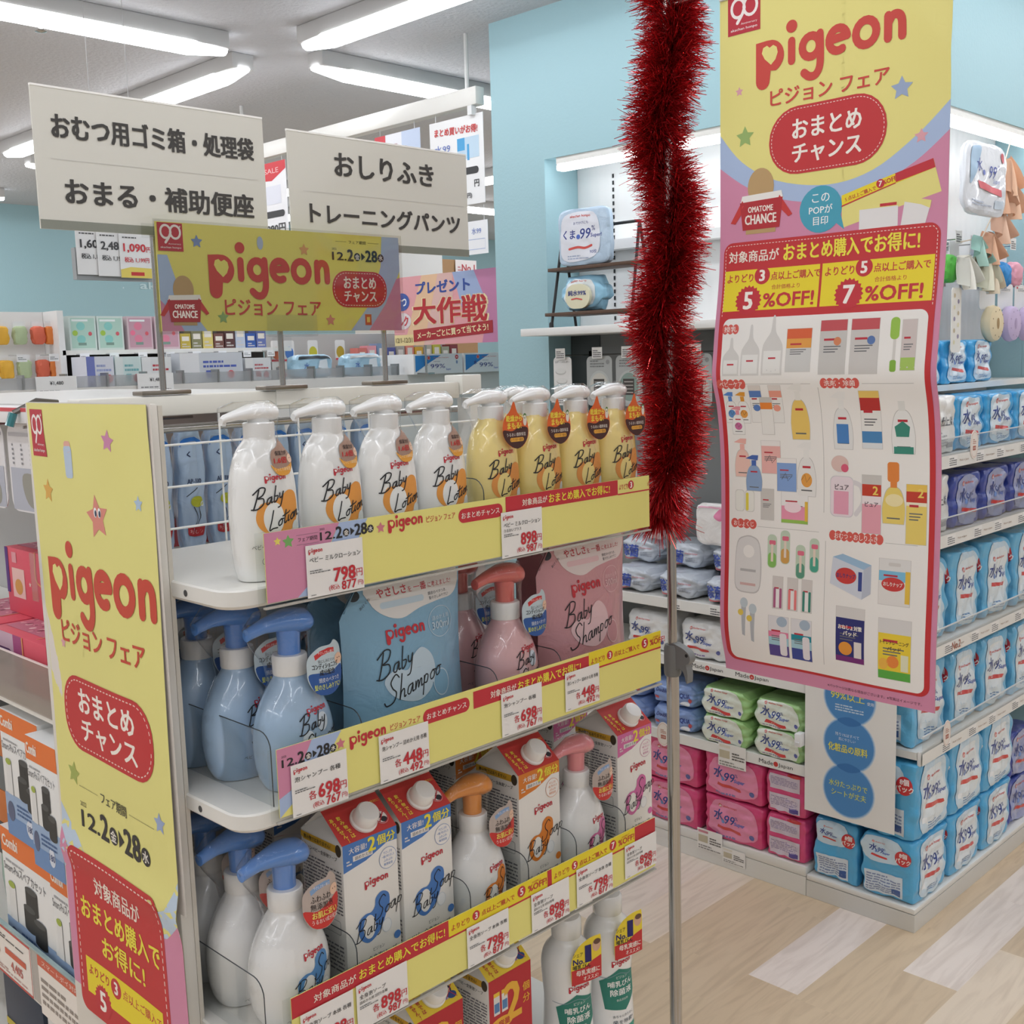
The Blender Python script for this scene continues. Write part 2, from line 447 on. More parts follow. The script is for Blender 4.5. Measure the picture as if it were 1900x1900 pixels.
# the black slotted uprights in the niche back
for i, y in enumerate((2.335,)):
    m = MB()
    for k in range(22): m.box(2.8475, 2.8495, y - .003, y + .003, 1.56 + k * .021, 1.572 + k * .021, M('2A2A2C', .6))
    structure(m.build('trim_1'))
structure(MB().box(2.80, 2.849, 2.39, 2.483, 1.76, 1.79, M('A3C7CF', .5)).box(2.80, 2.849, 2.372, 2.389, 1.745, 1.80, WALLW).box(2.80, 2.849, 1.62, 2.371, 1.775, 1.805, WALLW).build('trim_2'))
def strip(name, label, x0, x1, y0, y1):
    t = thing(name, label, 'light', ((x0 + x1) / 2, (y0 + y1) / 2, 2.03))
    cx, cy = (x0 + x1) / 2, (y0 + y1) / 2
    MB().box(x0 - cx, x1 - cx, y0 - cy, y1 - cy, .012, .032, WMETAL).build('housing', t)
    MB().box(x0 - cx, x1 - cx, y0 - cy, y1 - cy, -.008, .011, M('F7FAFF', .5, COVE, 0, 'lamp'), .004).build('diffuser', t)
strip('niche_light', 'slim white light strip glowing under the aqua wall edge behind the tinsel', 2.70, 2.735, 1.37, 2.44)
strip('niche_light', 'slim white light strip glowing under the aqua wall edge right of the hanging banner', 2.76, 3.63, 1.31, 1.345)

# ---- ceiling battens in pinwheel crosses
bat = None
def batten(x0, x1, y0, y1, label):
    global bat
    lx, ly = x1 - x0, y1 - y0; long_x = lx > ly; n = max(lx, ly); rz = 0 if long_x else pi / 2
    loc = ((x0 + x1) / 2, (y0 + y1) / 2, ZC)
    if bat is None:
        t = thing('ceiling_light', label, 'ceiling light', loc, rz, 'ceiling battens')
        MB().box(-.52, .52, -.043, .043, -.052, -.0005, M('C9C8C6', .45), .003).build('housing', t)
        d = MB(); sec = []
        for i in range(9):
            u = -.525 + 1.05 * i / 8; e = min(1, (1 - abs(u) / .5255) * 12 + .25) ** .5
            sec.append([(u, .044 * e * cos(R(a)), -.05 - .034 * e * abs(sin(R(a)))) for a in range(180, 361, 36)])
        d.loft(sec, M('F7FAFF', .4, LAMP, 0, 'lamp')).build('diffuser', t)
        bat = t
    else: dup(bat, loc, rz, label, 'ceiling battens')
vis = {(2.28, 3.33, 0): 'long glowing ceiling batten over the pole stand side, ending left of the four way gap', (2.28, 3.33, 1): 'glowing ceiling batten running to the top picture edge above the aisle signs',
       (2.28, 3.33, 2): 'glowing ceiling batten rising behind the big diaper bin sign', (2.28, 3.33, 3): 'glowing ceiling batten meeting the white hanging rail',
       (2.28, 5.73, 1): 'far glowing ceiling batten cut by the left picture edge above the others', (2.28, 5.73, 3): 'short far ceiling batten just left of the big diaper bin sign',
       (4.68, 5.73, 0): 'tiny far ceiling batten seen between the two white aisle signs', (4.68, 5.73, 2): 'tiny lowest ceiling batten between the two white aisle signs',
       (4.68, 5.73, 3): 'tiny middle ceiling batten beside the aqua wall edge', (4.68, 3.33, 2): 'tiny upper ceiling batten beside the aqua wall edge'}
for cx in (-2.52, -.12, 2.28, 4.68, 7.08):
    for cy in (-1.47, .93, 3.33, 5.73):
        for k in range(4):
            if k == 0: b = (cx - 1.22, cx - .17, cy - .02, cy + .02 + .04)
            if k == 1: b = (cx - .045, cx + .045, cy - 1.25, cy - .2)
            if k == 2: b = (cx - .045, cx + .045, cy + .17, cy + 1.22)
            if k == 3: b = (cx + .17, cx + 1.22, cy - .045, cy + .045)
            if b[1] > 2.62 and b[0] < 4.4 and b[3] > 1.25 and b[2] < 2.8: continue
            if b[3] > 7.4: continue
            batten(*b, vis.get((cx, cy, k), 'ceiling batten out of sight over the shop floor'))
batten(1.75, 2.8, 6.87, 6.96, 'low far ceiling batten at the left picture edge over the far wall')
t = thing('sprinkler_head', 'small round sprinkler head on the ceiling at upper left', 'sprinkler', (1.60, 3.56, ZC))
MB().lathe([(.03, 0), (.03, -.006), (.012, -.01)], M('CFCDCB', .4)).build('flange', t)
MB().lathe([(.012, -.008), (.008, -.03), (.018, -.036), (.004, -.04)], CHROME, 12).build('nozzle', t)
# ---- white hanging rail with posters
t = thing('hanging_rail', 'white rail hung from the ceiling carrying posters, left of the aqua wall', 'rail', (2.71, 4.0, 2.28))
MB().box(-.02, .02, -1.22, 1.6, 0, .058, WMETAL, .003).build('beam', t)
for y in (-1.16, .2, 1.4): MB().cyl((0, y, .058), (0, y, ZC - 2.28 - .0005), .007, M('DAD9D7', .4), 8).build('drop_rod', t)
MB().box(-.022, -.004, -1.20, -1.18, -.03, -.0005, M('E8E8E8', .4)).build('hook', t)
# ================================================================ promotional end rack
YEL, RED, PNK, LBL, DK = 'F1E889', 'C9303B', 'D98FAE', 'B0C4E6', '2B2A2C'
def rack_shelf(z):
    m = MB(); x0, x1, y0, y1, r = .63, 1.345, 1.057, 1.384, .032
    def outline(i):
        p = [(x0 + i, y1), (x1 - i, y1)]
        p += [(x1 - r + (r - i) * cos(R(a)), y0 + r - (r - i) * sin(R(a))) for a in range(0, 91, 15)]
        p += [(x0 + r - (r - i) * sin(R(a)), y0 + r - (r - i) * cos(R(a))) for a in range(0, 91, 15)]
        return p
    secs = [[(x, y, zz) for x, y in outline(i)] for i, zz in ((.004, z - .022), (0, z - .018), (0, z - .002), (.002, z))]
    m.loft(secs, WMETAL)
    for x in (x0 + .006, x1 - .012): m.prism([(0, -.022), (.19, -.022), (.26, -.032), (.29, -.048), (.30, -.048), (.30, -.022)], 0, .006, WMETAL, xf=lambda px, py, pz, x=x: (x + py, y1 - .3 + px if False else y0 + .03 + px, z + pz))
    for x in (.655,): m.cyl((x0 - .0004, y0 + .09, z - .011), (x0 + .002, y0 + .09, z - .011), .004, M('4A4A4A', .6), 10)
    return m
rk = thing('end_rack', 'white metal end rack of shelves with wire back holding the baby lotions', 'display rack', (.98, 1.22, 0))
def loc(m, name, p=rk):
    o = m.build(name, p); o.matrix_parent_inverse = Matrix.Translation((-p.location.x, -p.location.y, -p.location.z)); return o
for z in (1.208, .953, .667, .36): loc(rack_shelf(z), 'shelf')
m = MB().box(.634, 1.285, 1.388, 1.424, 1.386, 1.413, M('ECE9E0', .4), .003)
m.box(.925, 1.0, 1.3855, 1.389, 1.392, 1.4136, M('F1EFE8', .4)).box(1.2855, 1.33, 1.382, 1.426, 1.392, 1.424, M('EFEDE6', .4), .002)
loc(m, 'top_bar')
for x in (.634, 1.31): loc(MB().box(x, x + .022, 1.39, 1.422, .0005, 1.385, WMETAL), 'upright')
m = MB(); x = .70
while x < 1.31: m.cyl((x, 1.3875, .37), (x, 1.3875, 1.386), .0016, 'F2F2EE', 6); x += .1305
z = .39
while z < 1.39:
    m.cyl((.65, 1.386, z), (1.315, 1.386, z), .0018, 'F2F2EE', 6); z += .0563
loc(m, 'wire_grid')
loc(MB().box(.66, 1.31, 1.43, 1.434, .12, 1.17, M('BDB9B4', .6)), 'back_panel')
loc(MB().box(.632, 1.345, 1.06, 1.42, .0005, .1, WMETAL, .003), 'plinth')
loc(MB().cyl((.66, 1.436, 1.366), (1.32, 1.436, 1.366), .006, CHROME, 10), 'back_rail')
m = MB(); m.box(.612, .6285, 1.178, 1.50, .0005, 1.41, M('E4DFD6', .5), .002); m.box(.6285, .634, 1.1785, 1.30, .3, 1.408, M('D8D2C6', .55))
loc(m, 'side_board')

# ---- clear dividers between the rows of goods
def divider(x, z, h, y0=1.062, y1=1.375):
    m = MB(); r = .02
    out = [(y1, 0), (y1, h)] + [(y0 + r - r * sin(R(a)), h - r + r * cos(R(a))) for a in range(0, 91, 18)] + [(y0, 0)]
    m.prism(out, 0, .0012, ACRYL(), xf=lambda a, b, c: (b, a - y0, c))
    for a, b in zip(out[1:], out[2:]): m.cyl((.0006, a[0] - y0, a[1]), (.0006, b[0] - y0, b[1]), .0007, M('3C4247', .3), 5)
    return m.build('shelf_divider', None, (x, y0, z + .0005))
DV = [(1.019, 1.208, .085, 'clear divider between the white and the yellow lotion bottles'), 
      (.674, .953, .085, 'clear divider at the left end of the middle shelf beside the blue shampoo bottle'), (.803, .953, .08, 'clear divider between the blue shampoo bottle and the blue refill pouch'),
      (1.034, .953, .08, 'clear divider between the blue refill pouch and the pink shampoo bottle'), (1.162, .953, .08, 'clear divider between the pink shampoo bottle and the pink refill pouch'),
      (.646, .667, .085, 'clear divider left of the white bottle with blue pump'), (.779, .667, .085, 'clear divider between the white blue pump bottle and the blue cartons'),
      (.970, .667, .085, 'clear divider between the second blue carton and the orange pump bottle'), (1.083, .667, .085, 'clear divider left of the orange carton'),
      (1.1855, .667, .085, 'clear divider right of the orange carton'), (1.300, .667, .085, 'clear divider left of the pink carton')]
for x, z, h, l in DV: tag(divider(x, z, h), l, 'divider', 'clear shelf dividers')

# ---- printed strips on the shelf fronts
DARK = DK
def datebit(a, x, z, k, feh=None):
    a.text('12.', x + 11 * k, z, 9 * k, DK, bold=.03, w=20 * k); a.text('2', x + 27 * k, z + 1.5 * k, 13 * k, DK, bold=.04, w=8 * k)
    a.ell(x + 37 * k, z, 4.6 * k, None, DK, 3); a.text('金', x + 37 * k, z, 6 * k, 'F4EFE6', bold=.02, l=4)
    a.poly([(x + 43 * k, z - 4 * k), (x + 43 * k, z + 5 * k), (x + 49 * k, z + .5 * k)], DK, 3)
    a.text('28', x + 58 * k, z + 1.5 * k, 13 * k, DK, bold=.04, w=17 * k); a.ell(x + 72 * k, z, 4.6 * k, None, DK, 3); a.text('水', x + 72 * k, z, 6 * k, 'F4EFE6', bold=.02, l=4)
    a.text('2022', x + 4 * k, z + 8 * k, 2.4 * k, DK)
def burst(a, x, z, r, t, c=RED, l=3):
    a.star(x, z, r, c, l, 20, .86); a.text(t, x, z, r * 1.15, 'FFF6EE', bold=.045, l=l + 2)
def otoku(a, x0, x1, z0, z1):
    a.rect(x0, z0, x1, z1, RED, 2); zc = (z0 + z1) / 2; W = x1 - x0; h = z1 - z0
    a.text('対象商品が', x0 + W * .24, zc, h * .42, 'F7E9DC', bold=.02, w=W * .21); a.text('おまとめ購入でお得に!', x0 + W * .64, zc, h * .58, 'F5E64A', bold=.02, w=W * .56)
def yoridori(a, x, z, n, off, w, full=True):
    a.text('よりどり', x + w * .11, z, 8, RED, bold=.015, w=w * .17); a.ell(x + w * .26, z + 1, 6.6, None, RED, 3); a.text(n, x + w * .26, z + 1, 8.5, 'FFF3EA', bold=.05, l=5)
    if full:
        a.text('点以上ご購入で', x + w * .48, z, 8, RED, bold=.015, w=w * .33); burst(a, x + w * .72, z + 2, 8.5, off)
        a.text('%OFF!', x + w * .89, z, 9, RED, bold=.03, w=w * .2); a.text('合計価格より', x + w * .88, z + 7, 3, RED)
def strip_base(a, L, h, edge=6):
    a.rect(0, 0, L, h, YEL, 0)
def strip_obj(name, label, a, x, z, L, h):
    t = thing('promotion_strip', label, 'price strip', (x, 1.0495, z), 0, 'yellow promotion strips')
    m = MB().box(0, L, .0005, .0015, 0, h, P(YEL)); m.art(a, lambda px, pz, hh: (px, .0004 - hh, pz)); m.build('printed_card', t)
    m = MB().box(-.010, L, .0016, .0031, -.004, h + .001, ACRYL()).box(-.004, L, -.0024, .0031, -.0062, -.0042, M('B9B5AE', .4)); m.build('holder', t)
    return t
a = Art(); L = 681; strip_base(a, L, 78)
a.poly([(0, 0), (0, 78), (102, 78), (72, 30), (54, 10), (40, 0)], PNK, 1); a.poly([(102, 78), (143, 78), (112, 30), (84, 0), (40, 0), (58, 14), (76, 34)], LBL, 1)
a.star(17, 67, 5, 'F3E36A'); a.star(31, 65, 8, '7DB667'); a.text('フェア期間', 57, 65, 5, DK, w=26); a.rect(42, 70, 72, 70.4, '8A6A78', 2); a.rect(42, 59, 72, 59.4, '8A6A78', 2)
datebit(a, 73, 65, 1.02); a.star(162, 64, 7, 'D9808C'); a.logo(173, 62, 55, RED, YEL); a.text('ピジョン フェア', 258, 65, 8, RED, bold=.012, w=48)
a.rrect(288, 53, 367, 71, 8.8, RED, 2); a.text('おまとめチャンス', 327, 62, 8, 'FCF4EA', bold=.015, w=68)
otoku(a, 373, 606, 56, 78); yoridori(a, 606, 67, '3', '5', 118, False); a.text('点', 679, 66, 7, RED, bold=.01); a.rect(606, 55.5, L, 57.5, RED, 2)
strip_obj('s', 'yellow strip along the top shelf front with purple left corner', a, .674, 1.19, L / 1000, .078)
a = Art(); L = 705; strip_base(a, L, 80)
a.poly([(0, 0), (0, 80), (48, 80), (30, 50), (14, 26), (0, 20)], PNK, 1); a.poly([(48, 80), (90, 80), (62, 45), (30, 14), (0, 0), (0, 22), (16, 28), (32, 52)], LBL, 1); a.poly([(0, 0), (34, 0), (34, 16), (20, 14)], YEL, 1)
datebit(a, 5, 62, 1.0); a.star(88, 64, 7, 'D9808C'); a.logo(101, 59, 55, RED, YEL); a.text('ピジョン フェア', 187, 64, 8, RED, bold=.012, w=48)
a.rrect(216, 53, 296, 72, 9, RED, 2); a.text('おまとめチャンス', 256, 62.5, 8, 'FCF4EA', bold=.015, w=68)
otoku(a, 303, 534, 53, 76); a.rect(534, 53, L, 80, 'F3DC2E', 1); a.rect(534, 52.5, L, 55, RED, 2); yoridori(a, 534, 66, '3', '5', 182)
strip_obj('s', 'yellow strip along the middle shelf front ending at the pole clamp', a, .674, .943, L / 1000, .08)
a = Art(); L = 685; strip_base(a, L, 80); a.rect(0, 54, 245, 80, RED, 1)
a.text('対象商品が', 62, 66, 10, 'F7E9DC', bold=.02, w=62); a.text('おまとめ購入でお得に!', 168, 67, 13, 'F5E64A', bold=.02, w=140)
for x0, n, o, w in ((245, '3', '5', 190), (444, '5', '7', 190)):
    a.rect(x0, 54, x0 + w, 80, 'F3DC2E', 1); a.rect(x0, 54, x0 + w, 56.5, RED, 2); yoridori(a, x0, 67, n, o, w)
a.rect(435, 54, 444, 80, RED, 2); a.rect(634, 56, L, 80, RED, 2)
strip_obj('s', 'yellow strip along the lower shelf front with seven percent off print', a, .674, .645, L / 1000, .08)

# ---- price cards in the strips
def card(x, z, name1, name2, price, tax, label, w=.08, h=.062, kaku=True, jit=0):
    a = Art(); W, Hh = w * 1000, h * 1000
    a.logo(W * .04, Hh * .86, W * .24, RED, 'FFFFFF'); a.text(name1, W * .05, Hh * .72, Hh * .1, DK, 'l', .012, w=min(W * .9, len(name1) * Hh * .115))
    if name2: a.text(name2, W * .05, Hh * .6, Hh * .07, DK, 'l', .01)
    a.lines(W * .05, W * .4, Hh * .46, Hh * .54, 2, '777777', 3, 3)
    p = ('各' if kaku else ''); a.text(price, W * .84, Hh * .36, Hh * .26, RED, 'r', .04, w=W * .38); a.text('円', W * .97, Hh * .33, Hh * .15, RED, 'r', .012)
    if kaku: a.text('各', W * .42, Hh * .33, Hh * .17, RED, 'r', .015)
    a.text('(税込', W * .55, Hh * .12, Hh * .12, RED, 'r', .01); a.text(tax, W * .85, Hh * .13, Hh * .17, RED, 'r', .03, w=W * .26); a.text('円)', W * .98, Hh * .12, Hh * .11, RED, 'r', .01)
    a.lines(W * .05, W * .2, Hh * .04, Hh * .07, 1, '888888', 3, 1)
    m = MB().box(0, w, .0002, .0008, 0, h, P('F4F1EE')); m.art(a, lambda px, pz, hh: (px, -hh * .8, pz))
    return tag(m.build('price_card', None, (x, 1.0472, z)), label, 'price card', 'white price cards on the end rack')
card(.726, 1.187, 'ベビー ミルクローション', '', '798', '877', 'white price card reading 798 yen on the top strip, under the white lotions', .08, .060, False)
card(1.036, 1.187, 'ベビー ミルクローション', 'うるおいプラス', '898', '987', 'white price card reading 898 yen on the top strip, under the yellow lotions', .078, .061, False)
card(.690, .938, '泡シャンプー 各種', '', '698', '767', 'white price card reading 698 yen under the blue shampoo bottle', .078, .062)
card(.817, .941, '泡シャンプー 詰めかえ用 各種', '', '448', '492', 'white price card reading 448 yen under the blue refill pouch', .079, .060)
card(1.026, .944, '泡シャンプー 各種', '', '698', '767', 'white price card reading 698 yen under the pink shampoo bottle', .079, .060)
card(1.154, .948, '泡シャンプー 詰めかえ用 各種', '', '448', '492', 'white price card reading 448 yen under the pink refill pouch', .074, .056)
N798 = ('全身泡ソープ 本体 各種', '', '798', '877'); N898 = ('全身泡ソープ', '詰めかえ用 2回分各種', '898', '987')
card(.684, .640, *N798, 'white price card reading 798 yen under the white bottle with blue pump', .076, .060)
card(.765, .642, *N898, 'white price card reading 898 yen under the blue cartons', .080, .059)
card(.949, .645, *N798, 'white price card reading 798 yen under the orange pump bottle', .078, .057)
card(1.073, .645, *N898, 'white price card reading 898 yen under the orange carton', .079, .057)
card(1.169, .647, *N798, 'white price card reading 798 yen under the pink pump bottle', .082, .058)
card(1.281, .650, *N898, 'white price card reading 898 yen under the pink carton, last on the strip', .078, .053)

# ---- sign stands on the top bar
def stand(t, ztop):
    MB().box(-.042, .03, -.014, .014, -.006, .0, M('8C847A', .3, .8), .0015).build('magnet_base', t)
    MB().cyl((-.004, 0, 0), (-.004, 0, ztop), .0042, CHROME, 12).build('post', t)
def signboard(px, x0, w, zb, h, lines, label, rule):
    t = thing('aisle_sign', label, 'sign', (px, 1.402, 1.42)); stand(t, zb - 1.42 + .02)
    a = Art()
    for tx, cx, cz, hh, ww in lines: a.text(tx, cx, cz, hh, '3E3C3A', bold=.032, w=ww)
    a.rect(rule[0], rule[1], rule[2], rule[1] + .5, 'C9C6C0', 2)
    m = MB().box(0, w, 0, .003, 0, h, M('DAD8CF', .5)); m.art(a); m.box(-.0, w, -.0012, 0.0, 0, .011, clearmat('clear_rail', 'E4E6E4', .02)).box(0, w, -.0005, .0035, h, h + .0025, M('FBFAF6', .4))
    m.build('board', t, (x0 - px, -.008, zb - 1.42))
    MB().box(-.025, .025, -.0125, -.0095, -.004, .014, ACRYL()).box(-.006, .003, -.0095, -.0042, -.004, .02, ACRYL()).build('clip', t, (0, 0, zb - 1.42))
signboard(.762, .607, .325, 1.622, .168, (('おむつ用ゴミ箱・処理袋', 165, 124, 30, 284), ('おまる・補助便座', 168, 47, 31, 268)), 'white aisle sign for diaper bins and potties, standing left above the end rack', (19, 84, 313))
signboard(1.144, .972, .350, 1.618, .162, (('おしりふき', 179, 123, 33, 194), ('トレーニングパンツ', 182, 50, 29, 297)), 'white aisle sign for wipes and training pants, standing right above the end rack', (23, 80, 341))
def jacket(a, x, z, k, l=3):      # the red shop bag printed on the posters, carried by a plain tan shape
    a.ell(x, z + 34 * k, 21 * k, 26 * k, 'C2A06F', l); a.rect(x - 24 * k, z - 30 * k, x + 24 * k, z - 22 * k, 'C2A06F', l)
    a.poly([(x - 34 * k, z + 12 * k), (x + 36 * k, z + 14 * k), (x + 33 * k, z + 26 * k), (x - 30 * k, z + 24 * k)], 'F5F1EC', l + 1)
    a.poly([(x - 30 * k, z + 18 * k), (x - 50 * k, z - 12 * k), (x - 42 * k, z - 14 * k), (x - 24 * k, z + 8 * k)], 'CF3A38', l + 2); a.poly([(x + 30 * k, z + 20 * k), (x + 50 * k, z - 8 * k), (x + 44 * k, z - 11 * k), (x + 24 * k, z + 8 * k)], 'CF3A38', l + 2)
    a.poly([(x - 34 * k, z + 15 * k), (x - 29 * k, z - 24 * k), (x + 30 * k, z - 24 * k), (x + 35 * k, z + 17 * k)], 'B92B33', l + 2)
    a.text('OMATOME', x, z + 4 * k, 8 * k, 'F8EBE2', bold=.03, w=40 * k, l=l + 3); a.text('CHANCE', x, z - 10 * k, 13 * k, 'F8EBE2', bold=.035, w=50 * k, l=l + 3)
def ninety(a, x0, z0, w, h, l=3):
    a.rect(x0, z0, x0 + w, z0 + h, 'C2303F', l); cx = x0 + w / 2
    st = lambda p: a.stroke(p, w * .09, 'FBF2EE', l + 1, False, 5)
    r = w * .2
    a.stroke([(x0 + w * .32 + r * cos(R(q)), z0 + h * .68 + r * 1.15 * sin(R(q))) for q in range(0, 360, 20)], w * .08, 'FBF2EE', l + 1, True)
    st([(x0 + w * .52, z0 + h * .66), (x0 + w * .45, z0 + h * .5), (x0 + w * .3, z0 + h * .3)])
    a.stroke([(x0 + w * .7 + r * cos(R(q)), z0 + h * .68 + r * 1.15 * sin(R(q))) for q in range(0, 360, 20)], w * .08, 'FBF2EE', l + 1, True)
    a.text('+', x0 + w * .9, z0 + h * .88, h * .1, 'FBF2EE', bold=.03, l=l + 1)
    a.text('Anniversary', x0 + w * .66, z0 + h * .25, h * .07, 'FBF2EE', w=w * .5, l=l + 1); a.text('akachan honpo', x0 + w * .5, z0 + h * .12, h * .09, 'FBF2EE', bold=.015, w=w * .82, l=l + 1)
t = thing('fair_sign', 'yellow landscape fair sign clipped above the end rack before the white signs', 'sign', (.945, 1.392, 1.42))
stand(t, .09)
a = Art()
a.rect(0, 0, 405, 140, 'EDE274', 0); a.poly([(0, 98), (0, 0), (66, 0), (50, 20), (28, 55), (14, 98)], LBL, 1); a.poly([(0, 40), (0, 0), (32, 0), (20, 20)], PNK, 2)
a.poly([(372, 140), (405, 140), (405, 90), (378, 40), (341, 0), (307, 0), (345, 40), (368, 95)], LBL, 1); a.poly([(405, 80), (405, 0), (341, 0), (375, 40), (398, 78)], PNK, 1)
ninety(a, 2, 103, 36, 36); jacket(a, 34, 29, .72)
a.star(58, 117, 9, '7C93C4'); a.ell(156, 120, 5, 9, 'B3C2DC', 2); a.star(229, 114, 9, 'E3A66A'); a.star(91, 18, 9, '8FB06C'); a.star(270, 15, 9, 'DE8D7E'); a.rect(334, 8, 346, 24, 'D0553A', 2); a.rect(337, 12, 343, 20, 'F1C66A', 3)
a.logo(73, 68, 200, 'D0443C', 'EDE274'); a.text('ピジョン フェア', 174, 32, 22, 'D0443C', bold=.02, w=158)
a.rrect(276, 34, 378, 87, 25, RED, 2); a.dash(a.rpts(279, 37, 375, 84, 23, 10), 1, 'F4D9D0', 3, 2)
a.text('おまとめ', 327, 70, 17, 'FCF4EA', bold=.025, w=60); a.text('チャンス', 327, 50, 16, 'FCF4EA', bold=.025, w=60)
a.text('フェア期間', 325, 129, 5, DK, w=32); a.rect(285, 129, 305, 129.4, DK, 2); a.rect(345, 129, 366, 129.4, DK, 2); datebit(a, 277, 108, 1.27)
m = MB().box(0, .405, 0, .002, 0, .140, P('EDE274')); m.art(a); m.box(-.004, .409, -.0024, -.0012, -.004, .143, clearmat('sign_sleeve', 'F4F4F2', .03)); m.build('board', t, (.745 - .945, -.022, .077))
MB().box(-.042, .042, -.0275, -.0255, -.008, .022, ACRYL()).box(-.042, .042, -.0275, -.014, -.008, -.005, ACRYL()).box(-.014, .008, -.01, .006, -.045, -.008, ACRYL()).build('clip', t, (0, 0, .077))

# ---- tall yellow poster on the left side board (faces left)
a = Art(1e-3); HH = 800
a.rect(0, -HH, 318, 0, 'EBE48E', 0)
a.poly([(0, -540), (0, -HH), (318, -HH), (318, -556), (290, -598), (240, -620), (170, -618), (72, -594), (24, -562)], 'C3D5E8', 1)
a.poly([(0, -575), (0, -HH), (318, -HH), (318, -610), (280, -640), (200, -660), (120, -650), (40, -615)], PNK, 2)
ninety(a, 10, -68, 48, 60); a.star(227, -43, 14, 'D48FB4', rot=80); a.star(185, -136, 28, 'E29082', rot=98); a.star(47, -112, 16, 'E3B055', rot=84); a.star(284, -113, 10, 'B3C9E0'); a.star(48, -312, 8, 'E3A9B0')
a.rrect(108, -92, 128, -52, 5, 'BFD0E4', 2); a.rrect(110, -60, 126, -46, 5, 'E8B0A0', 2)
for dx in (-5, 5): a.ell(186 + dx, -130, 4, 6, 'FFFFFF', 3); a.ell(187 + dx, -131, 2.4, 4, '33405A', 4)
a.logo(24, -247, 288, 'CE4A38', 'EBE48E'); a.text('ピジョン フェア', 163, -294, 30, 'CE4A38', bold=.022, w=230)
a.rrect(35, -452, 284, -351, 44, 'C93236', 3); a.dash(a.rpts(41, -446, 278, -357, 39, 12), 1.6, 'F4D9D0', 5, 4, 4)
a.text('おまとめ', 160, -382, 32, 'FCF4EA', bold=.03, w=158); a.text('チャンス', 162, -422, 30, 'FCF4EA', bold=.03, w=158)
a.star(46, -490, 17, 'A7B45C', rot=80); a.star(285, -493, 14, '9FB0D4'); a.text('フェア期間', 160, -504, 15, DK, bold=.012, w=74)
a.dash([(60, -504), (115, -504)], .8, DK, 1.5, 1.5); a.dash([(205, -504), (270, -504)], .8, DK, 1.5, 1.5); datebit(a, 58, -548, 2.55)
a.rrect(20, -HH - 30, 272, -592, 18, 'C93236', 3); a.dash([(28, -HH), (28, -606), (34, -600), (258, -600), (264, -606), (264, -HH)], 2, 'F4D9D0', 6, 4, 4)
a.text('対象商品が', 146, -636, 26, 'F7E9DC', bold=.02, w=126, l=5); a.text('おまとめ購入で', 148, -676, 32, 'F5E64A', bold=.025, w=216, l=5); a.text('お得に!', 152, -717, 30, 'F5E64A', bold=.025, w=116, l=5)
a.rect(42, -HH, 252, -748, 'F3DC2E', 4); a.text('よりどり', 78, -764, 14, RED, bold=.02, w=56, l=5); a.ell(125, -766, 14, None, RED, 5); a.text('3', 125, -766, 17, 'FFF3EA', bold=.05, l=6); a.text('点以上ご購入で', 196, -766, 14, RED, bold=.015, w=104, l=5); burst(a, 85, -800, 24, '5', l=5)
def lposter(x, z, h):
    d = .0035 + .004 * exp(-((z + .02) / .05) ** 2) * sin(x * 22) ** 2 + .003 * sin(x * 14 + z * 5) * exp(-((z + .3) / .5) ** 2)
    d += .006 * exp(-((z + .60) / .02) ** 2)
    return (x, -d - h, z)
def sheet(a, fn, x0, x1, z0, z1, mat, nu, nv, th=.0006, step=.00016, refine=.02):
    m = MB(); m.grid(lambda u, v: fn(x0 + (x1 - x0) * u, z0 + (z1 - z0) * v, 0), nu, nv, mat)
    m.grid(lambda u, v: fn(x1 + (x0 - x1) * u, z0 + (z1 - z0) * v, -th), nu, nv, P('E9E4DC'))
    m.art(a, fn, step, refine); return m
for i in range(1): pass
t = thing('fair_poster', 'tall yellow paper poster taped on the left side of the end rack', 'poster', (.6115, 1.485, 1.41), NX)
sheet(a, lposter, 0, .318, -HH / 1000, 0, P('EBE48E'), 24, 50).build('paper', t)
MB().grid(lambda u, v: (.001 + .322 * u, -.0006, -.6 + .601 * v), 4, 8, P('E8E1DA')).build('backing_sheet', t)
MB().box(-.0126, .006, -.012, -.011, -.262, -.198, ACRYL()).box(-.0126, -.011, -.012, .0, -.262, -.198, ACRYL()).build('clip', t)
